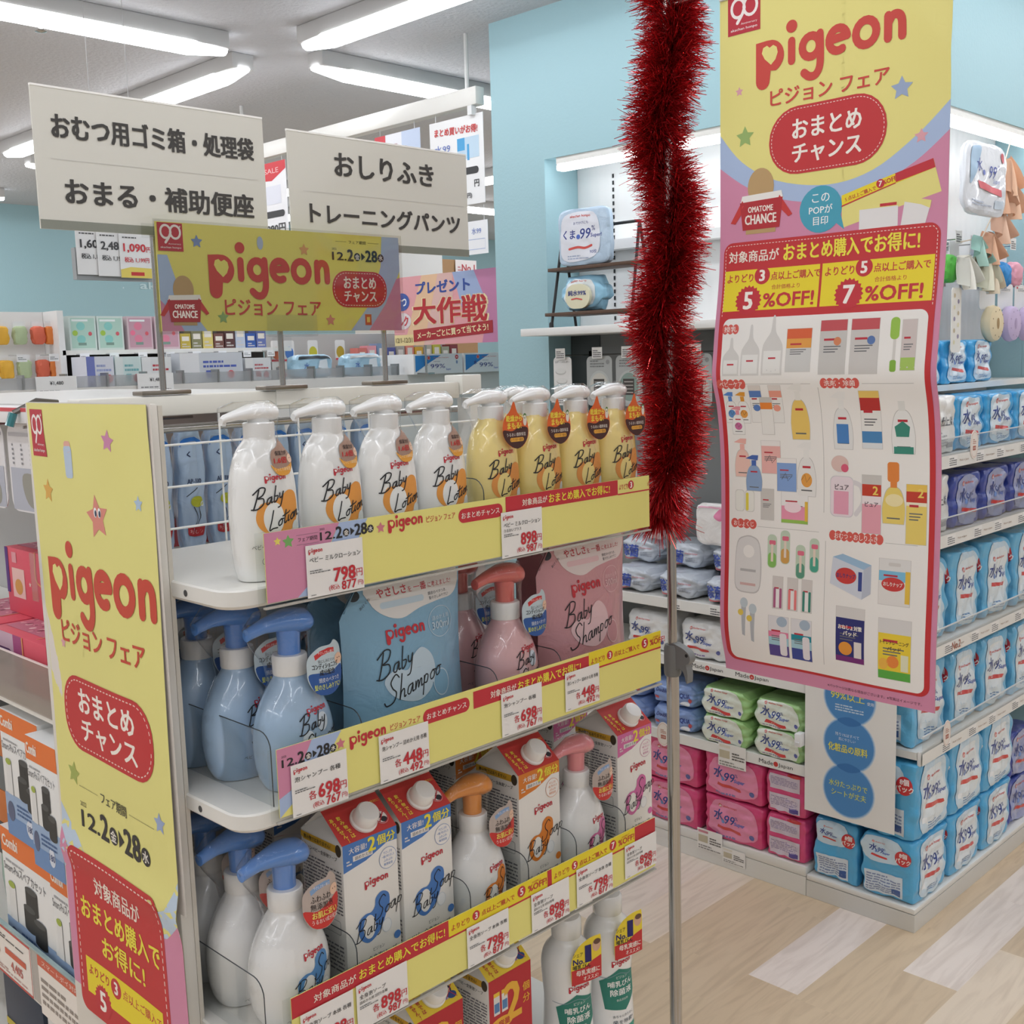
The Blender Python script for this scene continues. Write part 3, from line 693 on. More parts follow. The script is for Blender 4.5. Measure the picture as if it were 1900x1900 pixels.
# ================================================================ goods on the end rack
def interp(prof, n):
    q = [tuple(p) for p in prof]; o = []
    for i in range(len(q) - 1):
        a, b, c, d = q[max(0, i - 1)], q[i], q[i + 1], q[min(len(q) - 1, i + 2)]
        for k in range(n):
            t = k / n
            o.append(tuple(.5 * (2 * b[m] + (c[m] - a[m]) * t + (2 * a[m] - 5 * b[m] + 4 * c[m] - d[m]) * t * t + (3 * b[m] - a[m] - 3 * c[m] + d[m]) * t ** 3) for m in range(len(b))))
    o.append(q[-1]); return o
class Oval:          # bottle body: oval sections (z, half width, half depth)
    def __init__(s, prof, n=6, e=2.2): s.p = interp(prof, n); s.e = e
    def at(s, z):
        p = s.p
        for a, b in zip(p, p[1:]):
            if a[0] <= z <= b[0]:
                t = (z - a[0]) / max(1e-9, b[0] - a[0]); return a[1] + (b[1] - a[1]) * t, a[2] + (b[2] - a[2]) * t
        return p[-1][1:] if z > p[-1][0] else p[0][1:]
    def front(s, x, z, h):
        a, b = s.at(z); u = min(.995, abs(x) / a)
        y = b * (1 - u ** s.e) ** (1 / s.e); k = 1 + (h + .0003) / b
        return (x * (1 + (h + .0003) * u / a), -y - (h + .0003), z)
    def mesh(s, m, mat, n=40):
        secs = []
        for z, a, b in s.p:
            q = []
            for k in range(n):
                t = 2 * pi * k / n; c, d = cos(t), sin(t)
                q.append((a * math.copysign(abs(c) ** (2 / s.e), c), b * math.copysign(abs(d) ** (2 / s.e), d), z))
            secs.append(q)
        m.loft(secs, mat)
def ringpath(pts, rx, ry):    # sections along x: (x, z centre, half width y, half height z)
    return [[(x, hy * cos(2 * pi * k / 20), zc + hz * sin(2 * pi * k / 20)) for k in range(20)] for x, zc, hy, hz in pts]
def babyblob(a, x, z, r, l=4): a.ell(x, z, r, None, 'F0C9AE', l); a.ell(x - r * .3, z + r * .1, r * .12, None, '7A5548', l + 1, 8); a.ell(x + r * .3, z + r * .1, r * .12, None, '7A5548', l + 1, 8)

# ---- lotion bottles
LOT = Oval([(0, .0325, .021), (.003, .035, .0235), (.02, .039, .026), (.06, .0416, .0275), (.105, .0402, .0268), (.132, .035, .0245), (.148, .0275, .021), (.157, .0192, .0178), (.1615, .0174, .0174)], 5)
def lotion(body, yellow):
    t = thing('lotion_bottle', '', 'bottle', (0, 0, 0))
    a = Art(.001)
    a.logo(-13, 114, 28, 'C2303F', body)
    o = 'EFA24C' if not yellow else 'E79A4E'
    for d in (0,):
        ring = [(2 + 23 * cos(R(q)), 50 + 24 * sin(R(q))) for q in range(0, 360, 12)]
        a.poly(catmull([(-25, 74), (-19, 88), (-4, 90), (8, 96), (18, 101), (28, 97), (31, 84), (29, 68), (22, 58), (6, 51), (-12, 54), (-22, 62)], 4, True), o, 1)
        a.ell(-4, 71, 13, 18, body, 2)
        a.ell(27, 57, 6.5, 8.5, 'E4EBEC', 3)
    a.hand('Baby', -27, 82, 20, 1.5, '26262A', 5, .3); a.hand('Lotion', -11, 58, 20, 1.5, '26262A', 5, .3)
    if yellow: a.hand('Shea', -30, 38, 15, 1, 'C98A4A', 5, .15); a.hand('butter', 2, 42, 13, 1, 'C98A4A', 5, .15)
    else: a.text('ベビーミルクローション', -4, 40, 5.5, '4A4A4A', w=52); a.stroke(a.rpts(-20, 20, 20, 27, 3), .5, '8A8A8A', 2, True)
    m = MB(); LOT.mesh(m, PL(body)); m.art(a, LOT.front, .00012, .008); m.build('body', t)
    MB().lathe([(.0175, .158), (.0178, .1595), (.0178, .1765), (.0165, .178), (.0125, .1785), (.0125, .183)], PL('F1F1F0'), 28).build('collar', t)
    m = MB(); m.loft(ringpath([(.0215, .188, .004, .004), (.020, .188, .012, .009), (.012, .1885, .0165, .0105), (0, .189, .017, .0105), (-.012, .1895, .0145, .009), (-.028, .187, .009, .006), (-.044, .1835, .0065, .0045), (-.048, .181, .005, .0035)], 0, 0), PL('F3F3F2'))
    m.cyl((-.0445, 0, .182), (-.0455, 0, .176), .0035, PL('F3F3F2'), 10); m.build('pump_head', t)
    g = Art(.001)
    if yellow:
        fl = catmull([(-17, 6), (-19, -12), (-8, -25), (8, -25), (19, -13), (19, 3), (10, 8), (3, 14), (-2, 26), (-8, 16)], 4, True)
        g.poly(fl, 'DF6428', 1); g.poly(catmull([(-19, -6), (-15, -19), (0, -27), (15, -19), (19, -5), (6, -3), (-6, -7)], 4, True), '43201C', 2)
        g.text('乾燥から', -2, 7, 7, 'F8E14E', bold=.03, w=24); g.text('まもる!', -2, -1, 7, 'F8E14E', bold=.03, w=21); g.text('うるおい濃厚保湿', 0, -11, 4, 'EFE5DA', w=29); g.rrect(-10, -19, 11, -14.5, 2, 'E9A93C', 3); g.text('シアバター配合', 0, -16.7, 3, '43201C', w=19); g.ell(15, 4, 3, 6, 'E9E2D6', 3); g.ell(15, 9, 2.4, 3, '4C7A3A', 3)
    else:
        fl = catmull([(-14, -6), (-13, 6), (-4, 12), (4, 22), (8, 10), (15, 2), (15, -8), (8, -17), (-6, -17)], 4, True)
        g.poly(fl, 'A88878', 1); g.poly(catmull([(-16, -8), (-8, -13), (6, -12), (16, -8), (9, -20), (-7, -20)], 4, True), 'E7A33E', 2)
        g.text('保湿力が', 0, 4, 5, '3A2A28', bold=.02, w=17); g.text('1.6倍', -2, -4, 7, 'C2302E', bold=.04, w=18); g.text('しっとり高保湿', 0, -14, 4, 'FCEBC0', w=22); babyblob(g, 13, -3, 5)
    cx, cz = (.015, .152) if yellow else (.012, .139)
    def fn(x, z, h):
        u = (x - cx) / .04; return (.016 + u * .05, -.0265 - .004 * (1 - u * u) - .1 * max(0, cz - z) - h, cz + (z - cz) * 1.2) if yellow else LOT.front(x, z, h + .0009)
    g.ox, g.oz = 0, 0
    m = MB(); m.art(g, lambda x, z, h: fn(x + cx, z + cz, h), .00012, .006); m.build('paper_tag' if yellow else 'sticker', t)
    m = MB(); m.loft([[(cx_ + rx * cos(2 * pi * k / 24), ry * sin(2 * pi * k / 24), z) for k in range(24)] for z, cx_, rx, ry in ((.003, 0, .0358, .0243), (.02, 0, .0397, .0267), (.06, .0, .0422, .0281), (.105, .0, .0409, .0275), (.132, .0, .0358, .0254), (.15, -.002, .025, .022), (.166, -.008, .029, .0205), (.182, -.0125, .0375, .0195), (.1955, -.0125, .0375, .018), (.2015, -.008, .024, .012))], WRAP(), False, True); m.build('shrink_film', t)
    return t
wl = lotion('F6F6F4', False); yl = lotion('F3DC8E', True)
LX = [.708, .802, .889, .975, 1.074, 1.161, 1.247, 1.333]
first = {0: wl, 1: yl}
for i, x in enumerate(LX):
    k = 0 if i < 4 else 1; n = i % 4; l = ('white lotion bottle with tan drop sticker, %s from the left on the top shelf' if k == 0 else 'yellow lotion bottle with orange flame tag, %s of the yellow ones from the left') % ORD[n]
    l = {0: l, 3: l}.get(i, l); g = 'white lotion bottles' if k == 0 else 'yellow lotion bottles'
    if n == 0: o = first[k]; o.location = (x, 1.10, 1.2085); o['label'] = l; o['group'] = g
    else: dup(first[k], (x, 1.10, 1.2085), R([0, 1, -1, 1][n]), l, g)
dup(yl, (1.19, 1.165, 1.2085), R(4), 'yellow lotion bottle in the back row, peeking between the first and second yellow ones', 'yellow lotion bottles')

# ---- foam pump bottles (shampoo and soap)
FOAM = Oval([(0, .036, .027), (.003, .04, .030), (.02, .0475, .0355), (.05, .051, .0375), (.08, .048, .036), (.105, .038, .031), (.122, .026, .0255), (.131, .0205, .0205), (.135, .0195, .0195)], 5, 2.1)
def bubbles(a, x, z, k, c, lo, word='Soap', dark='26262A'):
    a.poly([(x + p * k, z + q * k) for p, q in catmull([(-20, 0), (-18, 12), (-8, 18), (2, 18), (8, 24), (10, 34), (20, 40), (31, 34), (32, 20), (26, 8), (20, -4), (10, -16), (-4, -22), (-16, -14)], 4, True)], c, 1)
    a.ell(x - 2 * k, z - 1 * k, 10 * k, 16 * k, lo, 2); a.ell(x + 26 * k, z - 9 * k, 8 * k, 9.5 * k, 'D9DDE2', 3); a.ell(x + 26 * k, z - 9 * k, 7 * k, 8.5 * k, 'F0F0F0', 4)
    a.hand('Baby', x - 24 * k, z - 16 * k, 24 * k, 1.3 * k, dark, 5); a.hand(word, x + 8 * k, z + 4 * k, 26 * k, 1.3 * k, dark, 5)
def foam(body, head, kind, k=1.0, acc=None, collar='F1F0EE'):
    t = thing('foam_pump_bottle', '', 'bottle', (0, 0, 0)); a = Art(.001)
    a.logo(-3, 92 if kind == 'shampoo' else 82, 30, 'C2303F', body)
    if kind == 'shampoo':
        a.ell(18, 78, 9, 11, 'DCE6F0' if 'B' in body[-2:] or body[0] != 'E' else 'F3D6DA', 1); a.ell(-4, 62, 8, 10, 'DCE6F0' if body[0] != 'E' else 'F3D6DA', 1)
        a.hand('Baby', -14, 68, 20, 1.4, '26262A', 5); a.hand('Shampoo', -10, 46, 18, 1.4, '26262A', 5); a.text('ベビー泡シャンプー', 2, 30, 5, '4A4A50', w=48)
    else:
        bubbles(a, 4, 47, .88, acc, body); a.text('ベビー全身泡ソープ', 0, 10, 5, '3A3A3A', w=50)
    m = MB(); FOAM.mesh(m, PL(body)); m.art(a, FOAM.front, .00012, .008); m.build('body', t)
    MB().lathe([(.0205, .1345), (.021, .136), (.021, .1565), (.0195, .1585), (.0135, .159)], PL(collar), 28).build('collar', t)
    MB().lathe([(.0135, .157), (.0135, .172), (.0145, .188)], PL(head), 24).build('pump_stem', t)
    m = MB(); m.loft(ringpath([(.031, .1935, .004, .004), (.029, .194, .013, .0095), (.021, .1955, .0205, .0145), (.008, .197, .0225, .0155), (-.006, .1985, .0205, .0135), (-.02, .1985, .015, .0105), (-.036, .1965, .0105, .0085), (-.05, .1925, .0085, .0075), (-.057, .190, .0075, .0072), (-.0575, .190, .005, .005)], 0, 0), PL(head)); m.build('pump_head', t)
    g = Art(.001)
    bl = catmull([(-22, 2), (-20, 16), (-8, 26), (6, 27), (12, 31), (20, 24), (22, 10), (21, -6), (16, -18), (2, -25), (-14, -21), (-21, -10)], 4, True)
    rib = [(-13, 13), (-6, 17), (3, 19), (11, 18), (11, 23), (3, 24), (-7, 22), (-14, 18)]
    if kind == 'shampoo':
        g.poly(bl, 'C4D3DA', 1); g.poly(catmull([(-21, -3), (-10, -1), (4, -2), (21, 3), (18, -15), (4, -25), (-14, -22)], 4, True), '2F5AA0', 2); g.poly(rib, 'D03838', 2)
        g.text('目にしみにくい!', 0, 11, 3.4, '4A4A50', w=20); g.text('コンディショニング', -1, 6, 6, '2A2A2E', bold=.02, w=32); g.text('成分配合', 0, -1, 6, '2A2A2E', bold=.02, w=19); g.text('頭皮のベタつき', 2, -9, 5, 'E8EEF4', w=26); g.text('髪のきしみケアに!', 0, -16, 6, 'DDE46A', bold=.015, w=32); babyblob(g, 17, 10, 6)
    else:
        g.poly(bl, 'BFAFA6', 1); g.poly(catmull([(-22, -3), (-8, -5), (6, 0), (22, 5), (18, -14), (4, -24), (-14, -21)], 4, True), 'D23A34', 2); g.poly(rib, '88A8D0', 2)
        g.text('ふわふわ', -2, 8, 7, '3A302E', bold=.015, w=24); g.text('無添加泡', -1, 0, 7, '3A302E', bold=.015, w=27); g.text('お肌に近い', 2, -9, 7, 'F3E06A', bold=.025, w=31); g.text('うるおい成分配合', 2, -16, 5, 'FBEDE6', w=33); babyblob(g, 16, 11, 6)
    g.text('やさしさを一番に!', 0, 20, 3, 'FFF4F0', w=20, l=5)
    def tg(x, z, h): return (.026 + x * 1.12, -.0265 - .012 * (1 - (x / .03) ** 2) - .12 * (.0 - z) * .6 - h, .138 + z * 1.12)
    m = MB(); m.art(g, tg, .00012, .007); m.build('paper_tag', t)
    m = MB(); m.loft([[(c_ + rx * cos(2 * pi * q / 24), ry * sin(2 * pi * q / 24), z) for q in range(24)] for z, c_, rx, ry in ((.003, 0, .0406, .0306), (.02, 0, .0481, .0361), (.05, 0, .0516, .0381), (.08, 0, .0486, .0366), (.105, 0, .0392, .032), (.125, 0, .0275, .027), (.15, -.004, .03, .0235), (.175, -.012, .04, .0235), (.196, -.0135, .0465, .0245), (.2125, -.01, .036, .018), (.215, -.01, .02, .01))], WRAP(), False, True); m.build('shrink_film', t)
    t.scale = (k, k, k)
    return t
SBL, SPK = 'A9C4E0', 'E9B9BB'
fb = foam(SBL, '5B8FDB', 'shampoo'); fb.location = (.737, 1.108, .9535); tag(fb, 'light blue shampoo bottle with blue pump at the front of the middle shelf', group='blue foam shampoo bottles')
for i, (x, y) in enumerate(((.715, 1.187), (.706, 1.266))): dup(fb, (x, y, .9535), R(3), 'light blue shampoo bottle with blue pump, %s behind the front one' % ('directly', 'two places')[i], 'blue foam shampoo bottles')
dup(fb, (.700, 1.344, .9535), R(2), 'light blue shampoo bottle with blue pump, rearmost in its row', 'blue foam shampoo bottles')
fp = foam(SPK, 'DD6A62', 'shampoo'); fp.location = (1.098, 1.108, .9535); tag(fp, 'pink shampoo bottle with red pump at the front of the middle shelf', group='pink foam shampoo bottles')
dup(fp, (1.10, 1.205, .9535), R(3), 'pink shampoo bottle with red pump standing behind the front pink one', 'pink foam shampoo bottles')
WB = 'F2F1EF'
sb = foam(WB, '5C8ED6', 'soap', 1.03, '5F95CC'); sb.location = (.712, 1.108, .6675); tag(sb, 'white soap bottle with blue pump at the front of the lower shelf', group='white soap bottles with blue pumps')
dup(sb, (.702, 1.188, .6675), R(4), 'white soap bottle with blue pump, directly behind the front one', 'white soap bottles with blue pumps')
dup(sb, (.700, 1.2685, .6675), R(2), 'white soap bottle with blue pump, rearmost by the side board', 'white soap bottles with blue pumps')
so = foam(WB, 'E08A2E', 'soap', .98, 'E8893C'); so.location = (1.026, 1.112, .6675); tag(so, 'white soap bottle with orange pump between the blue and orange cartons')
sp = foam(WB, 'E88A90', 'soap', .98, 'E07AA8'); sp.location = (1.245, 1.112, .6675); tag(sp, 'white soap bottle with pink pump between the orange and pink cartons')

# ---- gable top refill cartons
def carton(acc, roof, kind='soap', hgt=.192):
    t = thing('refill_carton', '', 'carton', (0, 0, 0)); w = .0435; rz = hgt + .034
    m = MB(); body = P('F3EFE9')
    m.box(-w, w, -w, w, 0, hgt, body, .0012)
    m.add([(-w, -w, hgt), (w, -w, hgt), (w, -.002, rz), (-w, -.002, rz)], [(0, 1, 2, 3)], P(roof), False)
    m.add([(w, w, hgt), (-w, w, hgt), (-w, .002, rz), (w, .002, rz)], [(0, 1, 2, 3)], P(roof), False)
    for s in (-1, 1):      # folded-in gable ends
        q = [(s * w, -w, hgt), (s * w, w, hgt), (s * w * .55, 0, rz - .004), (s * w, -.002, rz), (s * w, .002, rz)]
        m.add(q, [(0, 1, 2) if s > 0 else (1, 0, 2), (0, 2, 3), (1, 4, 2)], body, False)
    m.box(-w, w, -.002, .002, rz - .001, rz + .021, P('EDE3DA'))
    m.box(-w, w, -w, -w + .0002, hgt - .0003, hgt, P(roof))
    a = Art(.001); hh = hgt * 1000; W = 43
    if kind == 'soap':
        a.poly([(-W, hh), (-W, hh - 36), (-26, hh - 33), (-8, hh - 30), (8, hh - 24), (26, hh - 17), (W, hh - 18), (W, hh)], acc, 1)
        a.text('大容量!', -20, hh - 10, 8, 'F6F0EA', bold=.015, w=28); a.text('2', 2, hh - 11, 18, 'F5E64A', bold=.04, w=11); a.text('個分', 25, hh - 10, 13, 'F5E64A', bold=.025, w=29)
        a.rect(-28, hh - 25, 3, hh - 18, 'EFEAE6', 2); a.text('詰めかえ用', -12, hh - 21.5, 5, '5A5560', w=26); a.lines(-38, -30, hh - 28, hh - 20, 2, 'EFEAE6', 2, 4)
        a.stroke([(27 + 14 * cos(R(q)), hh - 38 + 14 * sin(R(q))) for q in range(0, 360, 15)], .5, acc, 3, True); a.ell(27, hh - 38, 13.7, None, 'F6F2EE', 2)
        for i, s in enumerate(('やさしさを', '一番に考えました', 'ふわふわ', '無添加泡')): a.text(s, 27, hh - 30 - 5.2 * i, 3.6, acc, w=(14, 20, 14, 14)[i])
        a.logo(-12, hh - 64, 38, 'C2303F', 'F3EFE9'); bubbles(a, -5, 74, .98, acc, 'F3EFE9')
        a.text('ピジョン', 6, 41, 5, '4A4A4A', w=18); a.text('ベビー全身泡ソープ', 0, 30, 8, '3A3A3A', bold=.012, w=70); a.text('生まれたその日から', 4, 21, 4, '4A4A4A', w=34); a.ell(37, 46, 5.5, None, acc, 2)
    else:
        a.rect(-W, 60, W, hh, 'BF2A33', 1); a.poly([(-W, 60), (-W, 0), (W, 0), (W, 60), (20, 52), (-8, 50), (-28, 54)], 'F2EFEA', 2)
        a.text('2', 4, hh - 46, 56, 'F0B53C', bold=.035, w=32); a.text('個', 32, hh - 36, 13, 'F0B53C', bold=.02, w=14); a.text('分', 32, hh - 54, 13, 'F0B53C', bold=.02, w=14)
        for x in (-34, -18): a.rect(x, hh - 56, x + 12, hh - 22, 'E8E4DE', 2); a.rect(x, hh - 28, x + 12, hh - 22, 'F0C63C', 3); a.rect(x + 1, hh - 52, x + 11, hh - 38, '5A86B8', 3)
        a.ell(-20, hh - 72, 24, 10, 'F0B53C', 2); a.text('大容量', -20, hh - 72, 10, 'BF2A33', bold=.02, w=34, l=4); a.ell(18, 60, 26, 10, 'A8CDE0', 3)
    m.art(a, lambda x, z, h: (x, -w - .0003 - h, z), .00012)
    r = Art(.001)               # roof print: (x, distance up the slope)
    ww = 'FBE24E' if kind == 'soap' else 'C2303F'
    for i, ch in enumerate('飲み物では'): r.text(ch, -27 + 1.5 * i, 36 - 7 * i, 5.6, ww, bold=.02)
    for i, ch in enumerate('ありません!'): r.text(ch, -38 + 1.5 * i, 36 - 6.4 * i, 5.6, ww, bold=.02)
    if kind == 'soap':
        r.ell(30, 18, 10, None, 'F3EDE8', 1); r.stroke([(30 + 9 * cos(R(q)), 18 + 9 * sin(R(q))) for q in range(0, 360, 15)], 1.4, 'C2303F', 3, True); r.ell(28, 21, 4, None, '2F2F38', 2); r.ell(32, 14, 5, 4, '2F2F38', 2); r.stroke([(24, 12), (36, 24)], 1.4, 'C2303F', 4); r.text('絶対に', 34, 42, 4, 'F3C84E', w=14)
    else:
        r.ell(28, 20, 7, None, '2A2A50', 1); r.ell(28, 19, 4, None, 'F0D2BC', 2); r.ell(31, 11, 8, 5, '2F4A8A', 1); r.rect(17, 8, 23, 14, '8FB8DC', 1); r.stroke([(19, 8), (38, 24)], 1, 'C2303F', 4); r.stroke([(22, 26), (37, 6)], 1, 'C2303F', 4); r.text('絶対に', 26, 43, 4, 'A86A2E', w=16)
    sl = hypot(w - .002, rz - hgt); ny, nz = -(rz - hgt) / sl, (w - .002) / sl
    rf = lambda x, q, h: (x, -w + (w - .002) * q / sl + ny * (h + .0003), hgt + (rz - hgt) * q / sl + nz * (h + .0003))
    m.art(r, rf, .00012)
    s_ = Art(.001)              # left side panel, seen from -X
    s_.rect(-W, hh - 12, W - 12, hh - 2, 'E3B23A', 1); s_.text('飲み物ではありません!', -8, hh - 7, 6, '3A3020', bold=.015, w=56); s_.ell(36, hh - 8, 6, 8, '4A4030', 2)
    s_.text('ピジョンベビー全身泡ソープ', -4, hh - 20, 5.5, '3F3F42', bold=.01, w=74); s_.lines(-40, 40, hh - 92, hh - 28, 14, '77757A', 2, 5, .42); s_.stroke(s_.rpts(-34, 72, 34, 90, 3), .6, '8A888C', 2, True); s_.lines(-40, 38, 22, 66, 8, '77757A', 2, 9, .42); s_.stroke(s_.rpts(-22, 4, -4, 18, 3), 1, '77757A', 2, True)
    m.art(s_, lambda x, z, h: (-w - .0003 - h, -x, z), .00012)
    m.build('box', t)
    c = MB(); c.lathe([(.0185, 0), (.0185, .003), (.0165, .005), (.0155, .019), (.0135, .0215), (0, .022)], PL('F1F0ED'), 28)
    o = c.build('screw_cap', t); q = .022
    o.location = rf(.0035, q, 0); o.rotation_euler = (R(38), 0, 0)
    return t
RF = 'CB3B38'
c1 = carton('4E7FC4', RF); c1.location = (.829, 1.134, .6675); tag(c1, 'blue banded soap refill carton, left one of the front pair', group='blue refill cartons')
dup(c1, (.923, 1.134, .6675), 0, 'blue banded soap refill carton, right one of the front pair', 'blue refill cartons')
dup(c1, (.836, 1.30, .6675), R(2), 'blue banded soap refill carton standing back behind the front pair', 'blue refill cartons')
c2 = carton('E0812E', RF); c2.location = (1.140, 1.134, .6675); tag(c2, 'orange banded soap refill carton at the front of the lower shelf', group='orange refill cartons')
dup(c2, (1.134, 1.262, .6675), R(1), 'orange banded soap refill carton standing behind the front orange one', 'orange refill cartons')
c3 = carton('D870A8', RF); c3.location = (1.362, 1.134, .6675); tag(c3, 'pink banded soap refill carton at the right end of the lower shelf', group='pink refill cartons')
dup(c3, (1.352, 1.262, .6675), R(1), 'pink banded soap refill carton standing behind the front pink one', 'pink refill cartons')
c4 = carton('BF2A33', 'F0CF3A', 'red', .215); c4.location = (.932, 1.134, .3605); tag(c4, 'red and yellow refill carton, left of the pair on the bottom shelf', group='red refill cartons')
dup(c4, (1.068, 1.134, .3605), 0, 'red and yellow refill carton, right of the pair on the bottom shelf', 'red refill cartons')

# ---- stand-up refill pouches
def pouch(col, light, kind, W=.205, Hh=.222):
    t = thing('refill_pouch', '', 'pouch', (0, 0, 0)); hw = W / 2
    def P_(u, v, sgn, h=0):     # u -1..1 across, v 0..1 up
        x = u * hw * (1 - .05 * sin(pi * v) + .02 * (1 - v)); z = v * Hh - .004 * (1 - u * u) * (v > .98)
        if v > .8: x = max(x, -hw + (v - .8) / .2 * .034)
        th = .036 * (1 - abs(u) ** 2.6) * (1 - v) ** .62 * (.55 + .45 * min(1, v * 7)) + .0006
        th += .0016 * noise.noise((u * 3, v * 4, 1.7)) * (1 - v) * (1 - u * u)
        return (x, sgn * (th + h), z)
    m = MB(); mat = FILM(col)
    m.grid(lambda i, j: P_(2 * i - 1, j, -1), 26, 26, mat); m.grid(lambda i, j: P_(1 - 2 * i, j, 1), 20, 20, mat)
    a = Art(.001)
    a.poly(catmull([(-52, 219), (-58, 196), (-40, 178), (-12, 170), (20, 178), (56, 182), (84, 184), (97, 196), (96, 219)], 4, True), 'E6E4E2' if kind == 'blue' else 'EBDDDB', 1)
    a.text('やさしさ', -22, 206, 11, 'C8404A', bold=.02, w=48); a.text('を', 8, 204, 7, 'C8404A'); a.text('一番', 26, 205, 10, 'C8404A', bold=.015, w=22); a.text('に考えました!', 62, 204, 7, 'C8404A', w=44)
    a.rrect(-44, 186, 30, 194, 4, light, 2); a.text('頭皮のベタつき、', 56, 193, 4.5, '5A5A60', w=36); a.text('髪のきしみケアに!', 58, 187, 4.5, '5A5A60', w=38)
    a.ell(-80, 208, 9, 7, '2D3238', 1); a.text('あけくち', -66, 196, 4, '4A5058', w=20, rot=35)
    a.logo(-42, 148, 66, 'C8343F', col); a.stroke([(56 + 24 * cos(R(q)), 154 + 20 * sin(R(q))) for q in range(0, 360, 12)], .9, light, 2, True); a.text('詰めかえ用', 56, 160, 6, light, bold=.01, w=34); a.text('300ml', 56, 150, 10, light, bold=.02, w=36)
    a.poly(catmull([(-52, 96), (-34, 108), (-14, 104), (-2, 120), (14, 128), (30, 116), (34, 96), (24, 74), (2, 62), (-24, 66), (-44, 78)], 4, True), light, 1); a.ell(44, 76, 16, 18, light, 1); a.ell(44, 76, 14.6, 16.4, col, 2)
    a.hand('Baby', -60, 98, 31, 1.7, '1F2226', 5); a.hand('Shampoo', -52, 64, 32, 1.7, '1F2226', 5)
    a.text('ピジョン', 2, 50, 8, '4F5560', w=36); a.text('ベビー泡シャンプー', 0, 32, 13, '454B55', bold=.012, w=126); a.text('生まれたその日から', 2, 14, 7, '5A606A', w=60)
    def fn(x, z, h):
        u = max(-.97, min(.97, x / hw)); p = P_(u, max(0.01, min(.995, z / Hh)), -1, h + .0005); return p
    m.art(a, fn, .00012, .012)
    m.build('film_body', t)
    return t
pb = pouch('86B2CE', 'C6D9E6', 'blue'); pb.location = (.918, 1.118, .9535); pb.rotation_euler[2] = R(0); tag(pb, 'light blue shampoo refill pouch in front of its fellows on the middle shelf', group='blue refill pouches')
dup(pb, (.926, 1.20, .9535), R(-1), 'light blue shampoo refill pouch half hidden right behind the front blue one', 'blue refill pouches')
dup(pb, (.920, 1.285, .9535), R(2), 'light blue shampoo refill pouch farthest back behind the other blue ones', 'blue refill pouches')
pp = pouch('D49AA0', 'EDC9CC', 'pink'); pp.location = (1.272, 1.118, .9535); tag(pp, 'pink shampoo refill pouch in front on the middle shelf', group='pink refill pouches')
dup(pp, (1.325, 1.205, .9535), R(-4), 'pink shampoo refill pouch peeking right behind the front pink one', 'pink refill pouches')

# ---- bottle steriliser liquid on the bottom shelf
SAN = Oval([(0, .036, .034), (.004, .039, .037), (.03, .0405, .0385), (.10, .0375, .0355), (.13, .039, .037), (.165, .0405, .0385), (.185, .036, .0345), (.198, .026, .025), (.205, .0225, .0225)], 5, 2)
t = thing('steriliser_bottle', '', 'bottle', (1.214, 1.112, .3605), R(-20)); a = Art(.001)
a.poly([(-4, 124), (27, 113), (32, 74), (8, 52), (-26, 58), (-31, 104)], '2F8272', 1); a.text('ピジョン', 2, 109, 5, 'E8F0EC', w=20); a.text('哺乳びん', 1, 98, 10, 'F4F6F2', bold=.02, w=44); a.text('除菌液', 2, 84, 11, 'F4F6F2', bold=.02, w=40); a.text('食品添加物', 2, 71, 4, 'DCE8E2', w=22)
a.logo(-16, 132, 36, 'C2303F', 'F2F2F1'); a.stroke([(-34, 112), (-20, 110), (-2, 116), (16, 110), (34, 112)], .8, '8A98A8', 2, False, 5); a.text('赤ちゃんのために', 4, 44, 5, '3A4A58', w=40); a.text('菌を除菌!', 4, 34, 7, '3A4A58', w=40); a.rect(-30, 6, 30, 24, '3E9A86', 1)
m = MB(); SAN.mesh(m, PL('F2F2F1')); m.art(a, SAN.front, .00012, .008); m.build('body', t)
MB().lathe([(.0225, .2045), (.0235, .206), (.0235, .232), (.021, .236), (0, .2365)], PL('F0EFED'), 28).build('cap', t)
g = Art(.001); g.poly(catmull([(-24, -30), (-24, 4), (-14, 24), (2, 34), (18, 36), (24, 30), (24, -24)], 5, False) , 'F0D63A', 1); g.poly([(-24, -30), (-24, -8), (-4, -6), (10, 2), (24, 6), (24, -26)], 'CB3436', 2)
g.text('シェア', -14, 14, 6, '2E2C30', w=15); g.text('No.', -13, 4, 8, '23206A', bold=.04, w=17); g.text('1', 2, 13, 24, '23206A', bold=.03, w=9); g.text('哺乳びん', -8, -4, 7, '2E2C30', bold=.02, w=28); g.text('母乳実感に', 2, -13, 8, 'FBF0E6', bold=.02, w=38); g.text('オススメ!', 6, -22, 6, 'FBF0E6', bold=.015, w=24); g.ell(16, 22, 7, 9, 'D9AE92', 3); g.ell(17, 27, 6, 4, '6A4A3C', 4)
MB().art(g, lambda x, z, h: (x * 1.08 + .011, -.0418 - .003 * (1 - (x / .03) ** 2) - h, z * 1.1 + .177), .00012, .008).build('sticker', t)
tag(t, 'white steriliser bottle with yellow tag and green label, left of the pair'); t['group'] = 'steriliser bottles'
dup(t, (1.313, 1.112, .3605), R(-17), 'white steriliser bottle with yellow tag and green label, right of the pair', 'steriliser bottles')
for o in list(COL.objects):
    if o.get('label') == '': pass
